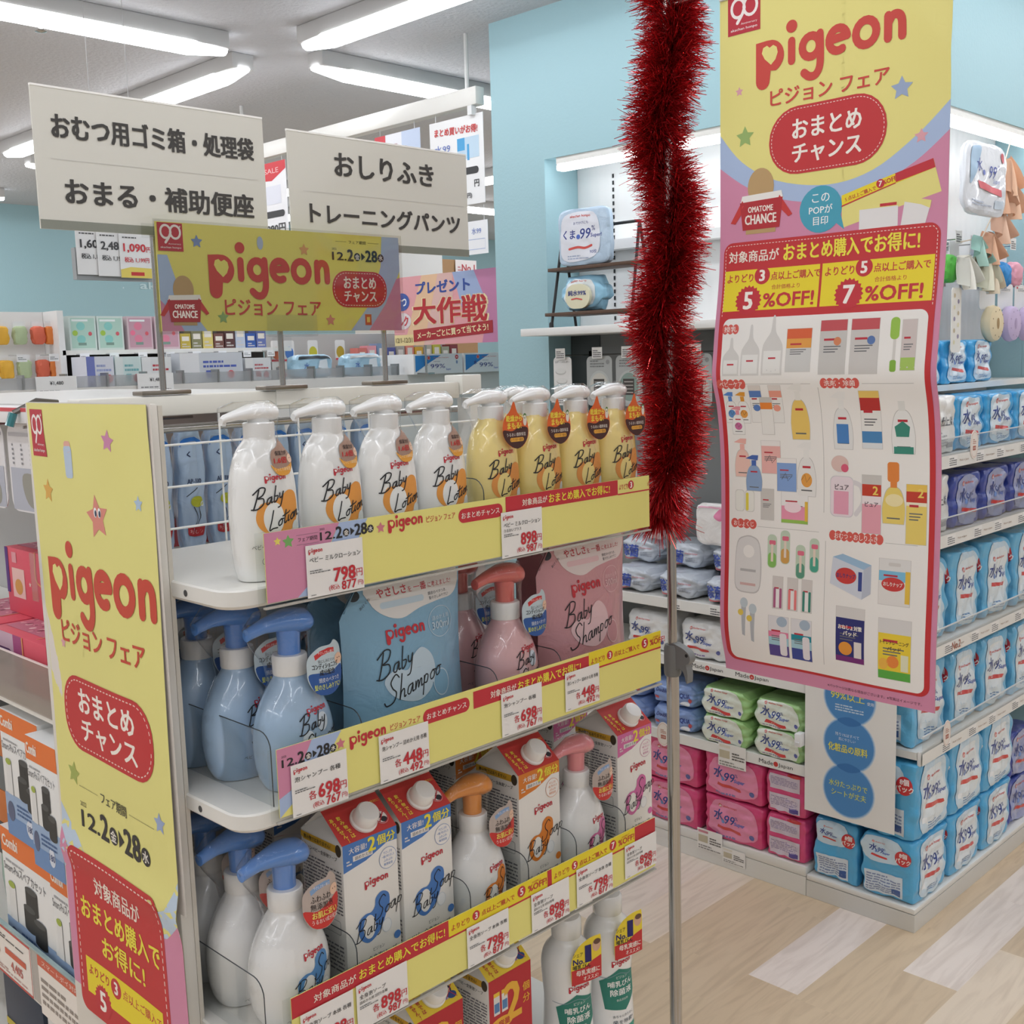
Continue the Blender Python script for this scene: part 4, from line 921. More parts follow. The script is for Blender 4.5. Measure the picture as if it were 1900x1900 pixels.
# ================================================================ pole stand, tinsel, hanging banner
t = thing('banner_stand', 'chrome telescopic pole stand with grey clamp right of the end rack', 'stand', (1.5, 1.117, 0))
MB().lathe([(.13, .0005), (.13, .006), (.12, .01), (.02, .014), (.014, .03), (0, .03)], M('B5B3AF', .3, .9), 32).build('base', t)
MB().cyl((0, 0, .03), (0, 0, .935), .0106, CHROME, 20).build('lower_tube', t)
MB().cyl((0, 0, .94), (0, 0, 2.02), .0078, CHROME, 18).build('upper_tube', t)
MB().cyl((0, 0, 1.985), (0, -.47, 1.985), .006, CHROME, 12).build('arm', t)
m = MB(); G = M('7C7D7C', .5)
m.lathe([(.0125, .912), (.0145, .916), (.0145, .960), (.0125, .966)], G, 20)
m.prism(catmull([(0, .966), (.02, .966), (.036, .958), (.041, .948), (.038, .940), (.033, .936), (.036, .92), (.034, .905), (.028, .922), (.018, .928), (0, .918)], 4, True), -.008, .008, G, xf=lambda a, b, c: (b, -a, c))
m.cyl((-.0085, -.034, .953), (-.0080, -.034, .953), .003, M('222222', .6), 10); m.build('clamp', t)

rnd = random.Random(7)
RS = [M('D8222C', .3, .7), M('B81822', .36, .65), M('F65A56', .14, .9)]
m = MB()
t = thing('tinsel_garland', 'red tinsel garland wound around the upper pole left of the banner', 'garland', (1.5, 1.117, 1.15))
Lz = .93; N = 24000
vs, fs = [[], [], []], [[], [], []]
def path(s):
    z = .04 + s * Lz; a = z * 2 * pi / .30 + 1.2
    r = .013 + .006 * sin(z * 23)
    return Vector((r * cos(a), r * sin(a), z))
for i in range(N):
    s = rnd.random(); p = path(s); d = Vector((rnd.gauss(0, 1), rnd.gauss(0, 1), rnd.gauss(-.12, .55))).normalized()
    if s < .06: d = (d + Vector((0, 0, -.9))).normalized()
    L = rnd.uniform(.040, .066) * (1.0 if rnd.random() < .9 else 1.15); wd = rnd.uniform(.0005, .0009)
    if p.z < .06: L *= 1.1
    sd = d.cross(Vector((rnd.gauss(0, 1), rnd.gauss(0, 1), rnd.gauss(0, 1)))).normalized() * wd
    bend = Vector((rnd.gauss(0, .18), rnd.gauss(0, .18), rnd.gauss(-.1, .15)))
    q = p + d * L * .5 + bend * L * .12; e = p + (d + bend * .5).normalized() * L
    k = rnd.choice((0, 0, 1, 1, 2)); o = len(vs[k])
    vs[k] += [(p - sd)[:], (p + sd)[:], (q - sd)[:], (q + sd)[:], (e - sd * .6)[:], (e + sd * .6)[:]]
    fs[k] += [(o, o + 1, o + 3, o + 2), (o + 2, o + 3, o + 5, o + 4)]
for k in range(3): m.add(vs[k], fs[k], RS[k], False)
o = m.build('tinsel', t); o['kind'] = 'stuff'
m = MB(); m.tube([path(i / 120) for i in range(121)], .0016, M('7A1218', .4, .5), 6); m.build('core_thread', t)

# ---- banner artwork, millimetres from its lower left corner
a = Art(.001); W, Z = 356, 1030
a.rect(0, 0, W, Z, 'EFE48C', 0)
c1 = catmull([(0, 835), (40, 790), (100, 756), (181, 741), (250, 752), (310, 788), (356, 828)], 5)
c2 = catmull([(0, 786), (50, 752), (110, 728), (181, 718), (250, 728), (310, 755), (356, 790)], 5)
a.poly([(0, 0)] + c1 + [(W, 0)], LBL, 1); a.poly([(0, 0)] + c2 + [(W, 0)], PNK, 2)
ninety(a, 15, 975, 56, 54)
a.logo(64, 917, 232, 'D2483E', 'EFE48C'); a.text('ピジョン フェア', 180, 874, 23, 'D2483E', bold=.02, w=184)
a.star(112, 1018, 9, 'D9A45A'); a.star(160, 1003, 9, 'E4E2B8'); a.rrect(323, 965, 334, 990, 4, 'D4D4C0', 2); a.star(35, 893, 7, 'E6A8B4'); a.star(45, 826, 16, '9CB86C'); a.star(290, 853, 16, '9FB0D0'); a.star(318, 787, 10, 'E6A8B4')
a.rrect(86, 762, 270, 857, 46, 'C93236', 3); a.dash(a.rpts(90, 766, 266, 853, 42, 12), 1, 'F4D9D0', 3, 2.2, 4)
a.text('おまとめ', 178, 825, 27, 'FCF4EA', bold=.028, w=108, l=5); a.text('チャンス', 178, 790, 26, 'FCF4EA', bold=.028, w=108, l=5)
jacket(a, 72, 715, 1.05, 4)
a.ell(170, 708, 34, 33, '4AA6C0', 4); a.poly([(190, 690), (208, 676), (200, 705)], '4AA6C0', 4)
for i, s in enumerate(('この', 'POPが', '目印')): a.text(s, 170, 724 - 16 * i, 12, 'FFFFFF', bold=.015, l=5)
a.poly([(203, 723), (335, 756), (347, 712), (204, 678)], 'EFE48C', 3); a.poly([(203, 723), (335, 756), (338, 744), (203, 708)], 'F3DC2E', 4); a.poly([(283, 743), (335, 756), (338, 744), (284, 731)], 'C9303B', 5); a.poly([(203, 709), (284, 731), (284, 729.5), (203, 707)], RED, 5)
a.text('5 点以上ご購入で', 232, 722, 6, RED, bold=.015, w=48, rot=13, l=6); a.ell(262, 732, 6, None, RED, 6); a.text('7', 262, 732, 7, 'FFF3EA', bold=.04, l=7); a.text('%OFF!', 276, 735, 6, RED, bold=.03, w=22, rot=13, l=6)
a.rect(231, 672, 288, 707, 'EDEAEA', 4); a.rect(231, 700, 288, 707, 'EFE48C', 5); a.rect(262, 701, 286, 705, RED, 6); a.poly([(292, 672), (298, 711), (334, 702), (326, 672)], 'EDEAEA', 4); a.poly([(297, 704), (298, 711), (334, 702), (332, 692), (320, 698)], 'EFE48C', 5)
a.rrect(8, 20, 348, 673, 16, 'C93236', 5); a.dash([(12, 563), (12, 662), (18, 668), (338, 668), (344, 662), (344, 563)], 1, 'F4D9D0', 3, 2.2, 7)
a.text('対象商品が', 61, 651, 17, 'F7E9DC', bold=.02, w=86, l=7); a.text('おまとめ購入でお得に!', 216, 652, 25, 'F5E64A', bold=.025, w=208, l=7)
a.rect(12, 570, 172, 631, 'F3DC2E', 6); a.rect(176, 570, 342, 631, 'F3DC2E', 6)
for x0, n, o in ((12, '3', '5'), (176, '5', '7')):
    a.text('よりどり', x0 + 28, 619, 12, RED, bold=.02, w=46, l=7); a.ell(x0 + 66, 621, 13, None, RED, 7); a.text(n, x0 + 66, 621, 16, 'FFF3EA', bold=.05, l=8); a.text('点以上ご購入で', x0 + 121, 619, 12, RED, bold=.018, w=80, l=7)
    burst(a, x0 + 45, 585, 22, o); a.it[-1] = a.it[-1][:3] + (9,); a.text('%OFF!', x0 + 112, 584, 20, RED, bold=.035, w=82, l=8); a.text('合計価格より', x0 + 106, 603, 7, RED, w=46, l=7)
    a.star(x0 + 45, 585, 23, 'C9303B', 7.5, 20, .86); a.text(o, x0 + 45, 585, 25, 'FFF6EE', bold=.045, l=9)
a.rrect(16, 24, 340, 559, 12, 'F4F1ED', 6)
def pill(t, x, z, w):
    n = max(3, int(w / 9))
    for i in range(n): a.ell(x - w / 2 + w * (i + .5) / n, z, w / n * .62, 7.5, 'DC5F55', 7, 14)
    a.text(t, x, z, 8, 'FDF6F0', bold=.012, w=w * .82, l=8)
for q in (('授乳', 30, 543, 28), ('ベビーケア', 34, 460, 50), ('洗剤・除菌', 215, 461, 60), ('おしょくじ', 43, 243, 44), ('おむつ・おしりふき', 232, 238, 84)): pill(*q)
for q in ((60, 460, 168, 460.5), (250, 460, 325, 460.5), (68, 240, 172, 240.5), (278, 234, 325, 234.5)): a.rect(*q, 'AEAAA6', 7)
a.rect(179.5, 270, 180, 455, '8F8C88', 7); a.rect(183, 40, 183.5, 228, '8F8C88', 7)
def ibot(x, z, w, h, col, lab=None, cap='F4F4F2', l=7, spout=True, logo='C2303F'):
    a.poly(catmull([(x - w * .5, z), (x - w * .54, z + h * .3), (x - w * .4, z + h * .6), (x - w * .16, z + h * .72), (x + w * .16, z + h * .72), (x + w * .4, z + h * .6), (x + w * .54, z + h * .3), (x + w * .5, z)], 3) , 'C9C6C2', l)
    k = .95; a.poly(catmull([(x - w * .5 * k, z + .6), (x - w * .52, z + h * .3), (x - w * .38, z + h * .59), (x - w * .15, z + h * .71), (x + w * .15, z + h * .71), (x + w * .38, z + h * .59), (x + w * .52, z + h * .3), (x + w * .5 * k, z + .6)], 3), col, l + .5)
    a.rect(x - w * .15, z + h * .7, x + w * .15, z + h * .86, cap, l + .5)
    if spout: a.poly([(x - w * .55, z + h * .9), (x + w * .25, z + h * .86), (x + w * .3, z + h), (x - w * .1, z + h)], cap, l + 1)
    a.rect(x - w * .22, z + h * .52, x + w * .22, z + h * .56, logo, l + 1)
    if lab: a.ell(x, z + h * .3, w * .3, h * .13, lab, l + 1); a.stroke([(x - w * .28, z + h * .3), (x - w * .1, z + h * .4), (x, z + h * .26), (x + w * .2, z + h * .36)], .6, '3A3A3A', l + 2)
    a.rect(x - w * .3, z + h * .1, x + w * .3, z + h * .125, '6A6A6A', l + 1)
def icard(x, z, w, h, cols, l=7):
    a.rect(x - w / 2 - .6, z - .6, x + w / 2 + .6, z + h + .4, 'CFCBC6', l)
    zz = z
    for c, f in cols: a.rect(x - w / 2, zz, x + w / 2, zz + h * f, c, l + .5); zz += h * f
    a.rect(x - w * .35, z + h * .62, x + w * .1, z + h * .66, 'C2303F', l + 1)
    for i in range(3): a.rect(x - w * .35, z + h * (.5 - .05 * i), x + w * (.3 - .1 * i), z + h * (.52 - .05 * i), '6E6E70', l + 1)
for x, h, w in ((34, 56, 30), (68, 74, 32), (105, 86, 34)):      # clear feeding bottles
    a.poly(catmull([(x - w * .5, 473), (x - w * .5, 473 + h * .45), (x - w * .36, 473 + h * .6), (x - w * .12, 473 + h * .75), (x - 2, 473 + h), (x + 2, 473 + h), (x + w * .12, 473 + h * .75), (x + w * .36, 473 + h * .6), (x + w * .5, 473 + h * .45), (x + w * .5, 473)], 3), 'DAD7D3', 7)
    a.rect(x - w * .42, 476, x + w * .42, 473 + h * .42, 'ECEAE6', 7.5); a.rect(x - 6, 473 + h * .28, x + 6, 473 + h * .28 + 2.4, 'C2303F', 8)
icard(148, 478, 40, 62, [('D4D3D0', .55), ('E8A24A', .22), ('E0653A', .23)]); icard(203, 474, 42, 76, [('CDCAC6', .8), ('C8545A', .2)]); icard(252, 474, 42, 76, [('D0CCC8', .8), ('C8545A', .2)]); a.ell(210, 520, 6, None, 'DC8A60', 9); a.ell(262, 520, 6, None, '5A78B0', 9)
a.rrect(289, 520, 302, 550, 6, '9CC64E', 7); a.rect(294, 480, 298, 521, 'D8D4CE', 7); a.rrect(291, 476, 300, 492, 3, '86B53E', 7.5); icard(316, 478, 20, 68, [('A8C860', .25), ('D4C8C4', .75)])
ibot(28, 400, 22, 48, 'F2F1EE', '5C8FCA', '5C8ED6'); ibot(50, 400, 22, 48, 'F2F1EE', 'E8A24A', 'E8A03A'); ibot(38, 382, 22, 44, 'F2F1EE', 'D070A0', 'EA98A4', 8)
for x, z, c in ((74, 402, '5C80C0'), (108, 402, 'EFA08C'), (90, 384, 'EE8A3A')): icard(x, z, 20, 56, [('F0EEEA', .68), (c, .18), ('E4DCD6', .14)], 7 if z > 390 else 8.5); a.ell(x, z + 22, 6, 5, c, 9.5)
ibot(144, 377, 29, 84, 'EFCB6C', None, 'EFEDE8'); ibot(42, 316, 27, 60, 'F2C9BC', None, 'F3B8AE'); ibot(62, 295, 27, 56, '8EA8CE', None, '4A6AB4', 8.5)
icard(92, 324, 32, 50, [('EEB6B0', .84), ('F2EDEA', .16)]); icard(118, 298, 32, 50, [('86A6DA', .86), ('F2EDEA', .14)], 8.5)
for x, z in ((92, 324), (118, 298)): a.stroke([(x - 8, z + 18), (x - 2, z + 28), (x + 2, z + 16), (x + 9, z + 24)], .8, '33333A', 10)
ibot(151, 292, 30, 82, 'EDEBE8', 'E8A24A', 'F0EEEA')
for x in (36, 54): a.rrect(x - 8.5, 262, x + 8.5, 296, 5, 'DCDAD4', 7); a.rrect(x - 7.5, 263, x + 7.5, 295, 5, 'F0EFE8', 7.5)
a.rrect(47, 264, 52, 292, 2.4, 'E6D44E', 8); icard(85, 252, 22, 48, [('2E8A78', .3), ('D9D2C4', .5), ('58A898', .2)]); icard(131, 250, 44, 52, [('9CC65A', .1), ('EE9AB4', .4), ('F0EEEC', .5)]); a.ell(128, 274, 14, 8, 'F8E0E6', 9); a.rect(148, 254, 153, 284, 'EAC04A', 9)
ibot(213, 365, 30, 84, 'EAEAE8', None, 'F0EFEC'); a.rect(203, 374, 222, 402, '4C86C8', 9); icard(258, 368, 30, 82, [('E2E6E8', .1), ('4C8AC0', .2), ('EEECE8', .36), ('BE3430', .22), ('EFCB6C', .12)]); ibot(304, 362, 32, 86, 'F0F0EE', None, 'E6E6E2', spout=False); a.rect(290, 362, 318, 372, '3C8E7C', 9); a.poly([(292, 400), (304, 408), (314, 400), (312, 386), (294, 386)], '3C8E7C', 9)
a.rrect(190, 266, 228, 326, 8, 'D7D3D6', 7); a.rrect(191, 267, 227, 325, 8, 'EFE0E6', 7.5); a.stroke([(228, 318), (240, 312), (243, 290), (232, 272)], 7, 'E0DCDE', 7, False, 4); a.rect(196, 270, 220, 304, 'EBA6BC', 8); a.text('ピュア', 209, 310, 8, '4A3A40', bold=.02, w=22, l=9); a.ell(206, 344, 14, 12, 'E2C4BC', 8); a.rect(202, 330, 212, 338, 'EDEAEA', 7.5); a.ell(214, 338, 6, None, 'E0607E', 9)
icard(256, 246, 29, 84, [('EBA6B4', .5), ('F4E8EA', .14), ('C8402E', .2), ('EFC85A', .16)]); a.text('ピュア', 256, 288, 7, '4A3A40', bold=.02, w=20, l=9); a.text('2', 262, 308, 12, 'F3D468', bold=.04, l=9)
ibot(289, 262, 32, 74, 'EFD570', None, 'E88A40', spout=False); a.rrect(280, 322, 297, 350, 4, 'E88A40', 8); a.ell(290, 296, 13, 9, 'F6E6B0', 9); icard(322, 236, 29, 84, [('EFD570', .64), ('F3EAD0', .06), ('C8402E', .18), ('EFC85A', .12)]); a.text('2', 328, 308, 12, 'F3D468', bold=.04, l=9)
a.poly(catmull([(30, 140), (28, 176), (32, 214), (46, 224), (60, 224), (72, 214), (76, 176), (72, 140), (52, 134)], 4, True), 'C9C6C4', 7); a.poly(catmull([(31, 142), (29, 176), (33, 212), (46, 222), (60, 222), (71, 212), (74, 176), (71, 142), (52, 136)], 4, True), 'E2E0DE', 7.5); a.ell(53, 200, 10, None, 'F4F1ED', 8); a.rect(38, 168, 66, 172, 'B8B6B6', 8); a.rect(38, 146, 66, 150, 'D8B4B0', 8)
for x, z, c in ((94, 178, '8CC264'), (116, 186, 'D8A458'), (142, 166, '5E9A82'), (165, 178, '4EA890')):
    a.rrect(x - 8, z, x + 8, z + 52, 7, 'C4D4BE', 7); a.rrect(x - 7, z + 1, x + 7, z + 24, 6, c, 7.5); a.rect(x - 2, z + 10, x + 2, z + 38, 'EAD8C8', 8); a.rrect(x - 5, z + 36, x + 6, z + 43, 2, 'E07088', 8)
for x, c in ((105, 'B06088'), (130, 'EE8080'), (154, '3E8878')): icard(x, 116, 17, 50, [('D8D2CE', 1)]); a.rrect(x - 7, 117, x - 3, 148, 1.5, c, 9); a.rrect(x + 3, 117, x + 7, 148, 1.5, c, 9); a.rect(x - 3, 118, x + 3, 146, 'F2EEEC', 9)
for x, d in ((44, 0), (60, -8)): a.poly([(x - 2, 66 + d), (x + 3, 64 + d), (x + 6, 112 + d), (x - 3, 114 + d)], 'B9BDC2', 7); a.ell(x + 2, 118 + d, 7, 8, 'C4D0D6', 7.5); a.ell(x - 4, 102 + d, 5, 5, 'E8CC5A', 8)
for x, c, d in ((107, '5A4A90', 'E887A8'), (146, '3E4C98', '1E90A0')): icard(x, 40, 34, 64, [(c, .28), ('A8D0DC', .2), (d, .14), ('E4E2E4', .38)]); a.rrect(x + 2, 42, x + 14, 78, 4, 'ECE6EA', 9.5); a.ell(x + 6, 96, 9, 8, 'A9BACB', 9)
a.poly([(192, 166), (244, 148), (246, 192), (196, 206)], 'D4D9E4', 7); a.poly([(244, 148), (258, 158), (258, 200), (246, 192)], 'BEC4D2', 7); a.poly([(196, 206), (246, 192), (258, 200), (212, 212)], '9FC0DC', 7); a.ell(218, 180, 17, 12, 'CE3E3C', 8); a.text('おしりナップ', 218, 180, 7, '24407E', bold=.02, w=30, l=9); a.rect(238, 160, 244, 188, '3A4A90', 8)
icard(293, 146, 46, 66, [('E8E4E0', .52), ('7FC0E0', .22), ('E6E4E2', .26)]); a.ell(291, 176, 17, 10, 'CE3E3C', 9); a.text('おしりナップ', 291, 176, 6, 'F4EDE8', bold=.02, w=28, l=10); a.rect(309, 150, 316, 196, 'EAC24A', 9); a.rrect(284, 202, 302, 207, 2, 'D6D2CE', 9)
icard(227, 52, 46, 82, [('7A2E78', .1), ('2E3274', .7), ('DDD9D6', .2)]); a.text('おねしょ対策', 227, 104, 7, 'F4EFE0', bold=.03, w=38, l=9); a.text('パッド', 227, 95, 7, 'F4EFE0', bold=.03, w=22, l=9); a.ell(220, 72, 11, 10, 'E89A3C', 9); a.rect(234, 60, 246, 84, 'E4DCD6', 9)
icard(296, 38, 48, 88, [('5CAE46', .14), ('F0D23A', .62), ('DDDAD8', .24)]); a.text('トイレトレーニング', 296, 92, 6, '5A4028', bold=.025, w=42, l=9); a.text('パッド', 296, 83, 6, '5A4028', bold=.025, w=20, l=9); a.ell(294, 64, 9, 9, 'EE8A3E', 9); a.ell(280, 60, 7, 8, 'F0B84A', 9); a.rect(306, 52, 317, 76, 'E8E6C4', 9)
a.text('※パッケージは異なる場合がございます。※写真はイメージです。', 262, 9, 5, '6A4A58', w=150, l=7)
def bfn(x, z, h):
    zz = z + .94
    d = .020 * exp(-((zz - 1.44) / .10) ** 2) + .006 * exp(-((zz - 1.0) / .12) ** 2) - .016 * exp(-((zz - .94) / .05) ** 2) * (1 - x / .356) + .006 * exp(-((zz - 1.41) / .03) ** 2) + .0015 * sin(x * 30)
    d += .003 * exp(-((zz - 1.86 + (x - .33) * 1.2) / .025) ** 2) * max(0, x - .2) * 6
    return (x, -d - h, z)
t = thing('hanging_banner', 'long yellow and pink fair banner hanging from the pole stand arm', 'banner', (1.5, 1.018, .94), NX)
sheet(a, bfn, 0, .356, 0, 1.03, P('EFE48C'), 16, 140, .0006, .00014, .009).build('paper', t)
MB().box(0, .356, -.004, .004, 1.028, 1.038, M('E9E9E9', .4), .002).box(.17, .186, -.002, .002, 1.036, 1.0386, CHROME).build('hanger_bar', t)
# ================================================================ shelving and wipes around the aqua block
def soft(W, D, Hh, k=9, amp=.003, seed=0, seal=0):
    def F(u, v, w_):
        n = (abs(u) ** k + abs(v) ** k + abs(w_) ** k) ** (1 / k)
        x, y, z = u / n, v / n, w_ / n
        if seal: z *= 1 - .45 * max(0, abs(u) - .78) / .22; y *= 1 - .15 * max(0, abs(u) - .78) / .22
        q = noise.noise((x * 2.2 + seed, y * 2.2, z * 2.6)) * amp * 1.6 + noise.noise((x * 5 + seed, y * 5, z * 5)) * amp * .5
        e = amp * .9
        cl = lambda a, b: max(-b, min(b, a))
        return Vector((cl(x * (W / 2 - e + q), W / 2), cl(y * (D / 2 - e + q), D / 2), max(.0004, min(Hh, z * (Hh / 2 + q * .6) + Hh / 2))))
    return F
def soft_mesh(m, F, mat, n=12):
    for ax in range(3):
        for s in (-1, 1):
            def g(i, j):
                a, b = 2 * i - 1, 2 * j - 1
                return (F(s, a * s, b) if ax == 0 else F(-a * s, s, b) if ax == 1 else F(a * s, b, s))[:]
            m.grid(g, n, n, mat)
def wipe_art(kind, W, Hh):
    a = Art(.001); w, h = W * 1000, Hh * 1000; a.film = True
    NV, RB = '27408F', 'D8433F'
    def mark(cx, cz, k):
        a.text('水', cx - 16 * k, cz + 3 * k, 22 * k, NV, bold=.02, l=5, shear=.15); a.ell(cx - 5 * k, cz - 8 * k, 4.5 * k, None, '6E8FD0', 4); a.text('99', cx + 10 * k, cz - 3 * k, 17 * k, NV, bold=.015, w=22 * k, l=5, shear=.15)
        a.text('%', cx + 25 * k, cz + 3 * k, 7 * k, NV, l=5); a.text('Super', cx + 32 * k, cz - 9 * k, 9 * k, '5A72C0', bold=.03, w=24 * k, l=5, shear=.2)
        a.poly([(cx - 18 * k, cz - 17 * k), (cx + 2 * k, cz - 19 * k), (cx + 34 * k, cz - 22 * k), (cx + 37 * k, cz - 27 * k), (cx + 30 * k, cz - 28 * k), (cx + 2 * k, cz - 25 * k), (cx - 20 * k, cz - 23 * k)], RB, 3)
        a.ell(cx - 14 * k, cz + 22 * k, 4 * k, None, 'DE5A52', 4); a.text('ah', cx - 14 * k, cz + 22 * k, 5 * k, 'F6ECEA', bold=.03, l=5); a.text('akachan honpo', cx + 10 * k, cz + 22 * k, 5 * k, 'DE5A52', bold=.02, w=34 * k, l=4)
    if kind == 'blue8':
        a.poly(catmull([(-w * .3, -h * .42), (-w * .34, 0), (-w * .3, h * .44), (w * .1, h * .46), (w * .34, h * .4), (w * .38, 0), (w * .34, -h * .42)], 4, True), 'CFE4F2', 1); a.poly(catmull([(-w * .24, -h * .3), (-w * .26, h * .3), (w * .1, h * .38), (w * .28, h * .3), (w * .3, -h * .3)], 4, True), 'E8F1F6', 2)
        mark(-w * .04, h * .08, w / 112); a.rect(-w * .3, -h * .3, -w * .18, -h * .24, 'F2F5F7', 3); a.lines(-w * .14, w * .26, -h * .4, -h * .3, 3, '7A9CC4', 3, 2)
    elif kind == 'blue8side':
        a.poly(catmull([(-w * .42, h * .1), (-w * .4, h * .44), (w * .2, h * .45), (w * .26, h * .12)], 4, True), 'CFE4F2', 1); a.rect(-w * .4, -h * .44, w * .3, -h * .1, 'DCE6EE', 1)
        mark(-w * .18, h * .27, w / 190); a.ell(w * .3, h * .22, w * .15, h * .12, 'CF2F34', 4); a.text('8個', w * .3, h * .27, h * .08, 'FBF2EE', bold=.03, l=5); a.text('パック', w * .3, h * .18, h * .08, 'FBF2EE', bold=.03, l=5)
        a.lines(-w * .36, w * .26, -h * .4, -h * .12, 7, '8A98B8', 3, 3); a.rect(w * .1, -h * .4, w * .26, -h * .3, '3C5C98', 4)
    elif kind in ('pink', 'green', 'white'):
        if kind == 'pink': a.poly(catmull([(-w * .36, -h * .36), (-w * .4, 0), (-w * .3, h * .42), (w * .2, h * .44), (w * .4, h * .2), (w * .36, -h * .36)], 4, True), 'EE8FB2', 1)
        if kind == 'green': a.poly(catmull([(-w * .4, -h * .42), (-w * .4, h * .42), (w * .26, h * .42), (w * .34, -h * .42)], 3, True), 'E9F0E4', 1)
        mark(-w * .12, h * .05, min(w / 136, h / 62)); a.lines(-w * .3, w * .3, -h * .42, -h * .34, 1, '8A7AA8', 3, 4); a.ell(w * .33, -h * .25, h * .07, None, '5A62A8', 3)
    elif kind == 'pinkback':
        for z0, z1 in ((.06, .4), (-.42, -.04)): a.rect(-w * .4, h * z0, w * .36, h * z1, 'D9CBD8', 1); a.lines(-w * .36, w * .3, h * (z0 + .1), h * (z1 - .05), 6, '9C8CB0', 2, 8)
        a.ell(w * .22, h * .44, w * .18, h * .05, 'CF2F34', 3); a.rect(w * .1, -h * .4, w * .32, -h * .32, '5A4A90', 3)
    elif kind == 'aqua':
        a.text('Double', -w * .2, h * .1, h * .16, '2C3C86', bold=.03, l=3); a.text('AQUA', w * .22, h * .02, h * .2, '2C3C86', bold=.03, l=3); a.ell(w * .36, -h * .14, h * .1, None, 'D8505A', 3); a.ell(w * .26, -h * .3, w * .1, h * .1, 'E9EEF6', 2); a.rect(-w * .36, -h * .28, -w * .28, -h * .16, 'D8505A', 3)
    elif kind == 'silver':
        a.text('除菌', -w * .2, -h * .02, h * .5, '3A55B4', bold=.03, l=3); a.rect(-w * .36, -h * .42, w * .0, -h * .32, 'D8606A', 3); a.text('akachan honpo', w * .22, h * .12, h * .1, 'D8606A', l=3, w=w * .3); a.lines(w * .08, w * .38, -h * .2, h * .0, 3, 'A0A6B4', 3, 2)
    elif kind == 'navy':
        a.poly(catmull([(-w * .3, -h * .4), (-w * .34, h * .36), (w * .3, h * .42), (w * .36, -h * .4)], 3, True), '9FA6CC', 1); mark(-w * .04, h * .06, min(w / 110, h / 66))
    elif kind == 'plainwhite':
        a.text('仕上げ', w * .1, h * .06, h * .16, '55565C', bold=.02, w=w * .5, l=3, rot=0); a.lines(-w * .34, w * .1, -h * .36, -h * .1, 5, 'B4B4B6', 2, 5); a.rect(w * .1, -h * .4, w * .3, -h * .3, 'A4A4A8', 2)
    return a
PROTO = {}
def wipes(kind, W, D, Hh, col, x, y, z, rz, label, group, jit=0, side=None, k=14, amp=.0035, seal=0, name='wipes_pack', n=26):
    key = (kind, W, D, Hh)
    if key not in PROTO:
        t = thing(name, label, 'wipes pack', (x, y, z), rz, group)
        F = soft(W, D, Hh, k, amp, len(PROTO) * 3.7, seal); m = MB(); soft_mesh(m, F, FILM(col), n)
        def fr(px, pz, h):
            p = F(max(-1, min(1, px / (W / 2))), -1, max(-1, min(1, pz / (Hh / 2)))); return (p.x, p.y - h - .0012, p.z)
        m.art(wipe_art(kind, W, Hh), fr, .0002, .008)
        if side:
            def sf(px, pz, h):
                p = F(-1, max(-1, min(1, -px / (D / 2))), max(-1, min(1, pz / (Hh / 2)))); return (p.x - h - .0012, p.y, p.z)
            m.art(wipe_art(side, D, Hh), sf, .0002, .008)
        m.build('film_body', t); PROTO[key] = t; return t
    return dup(PROTO[key], (x, y, z), rz, label, group)
XF, YF = 2.565, 1.175
# ---- left run of shelving (front faces -X)
t = thing('wall_shelving', 'white wall shelving facing the end rack, left of the aqua corner', 'shelving', (2.70, 1.98, 0))
def sb_(m, x0, x1, y0, y1, z0, z1, mat=WMETAL, bev=0, o=(2.70, 1.98)): return m.box(x0 - o[0], x1 - o[0], y0 - o[1], y1 - o[1], z0, z1, mat, bev)
sb_(MB(), XF, 2.68, 1.4775, 2.483, .0005, .052).build('kick_plate', t); sb_(MB(), XF, 2.80, 1.4775, 2.483, .0525, .08, WMETAL, .003).build('base_shelf', t)
for z in (.36, .588, .755):
    m = MB(); sb_(m, XF, XF + .006, 1.4775, 2.483, z - .03, z, M('F1F0EC', .4), .001); sb_(m, XF + .006, 2.80, 1.4775, 2.483, z - .006, z - .001); s = m.build('shelf', t)
    a = Art(.001)
    if z == .588:
        for cx in (693, 838):
            a.text('Made', cx - 30, 15, 12, '4A4846', w=44); a.ell(cx, 15, 7, None, 'CE3A36', 2); a.text('in', cx, 15, 6, 'F6E8E4', l=3); a.text('Japan', cx + 30, 14, 13, '4A4846', w=44)
    if z == .36: a.text('Made', 913 - 30, 15, 12, '4A4846', w=44); a.ell(913, 15, 7, None, 'CE3A36', 2); a.text('Japan', 913 + 30, 14, 13, '4A4846', w=44)
    if z == .755:
        for cx in (560, 700): a.rect(cx, 1, cx + 44, 28, 'F6F5F2', 1); a.lines(cx + 4, cx + 40, 4, 24, 3, '5A5A5C', 2, cx)
    if a.it:
        m = s_mb = None
        q = MB(); q.box(0, 1.0, -.0002, 0, .001, .029, M('F1F0EC', .4)); q.art(a, None, .0002); o = q.build('rail_strip', s, (XF - .0002 - 2.70, 2.483 - 1.98, z - .03), NX)
sb_(MB(), 2.803, 2.82, 1.4775, 2.483, .0005, 1.5135, M('8B8E8E', .6)).build('back_panel', t)
m = sb_(MB(), 2.8, 2.8028, 2.36, 2.482, .76, 1.5135, M('4A5254', .6)); m.build('dark_panel', t)
t = tag(MB().box(XF, 2.848, 1.32, 2.484, 1.514, 1.537, M('F0EFEC', .45), .002).build('display_counter'), 'long white counter ledge in the lit niche carrying the black ladder shelf', 'counter')
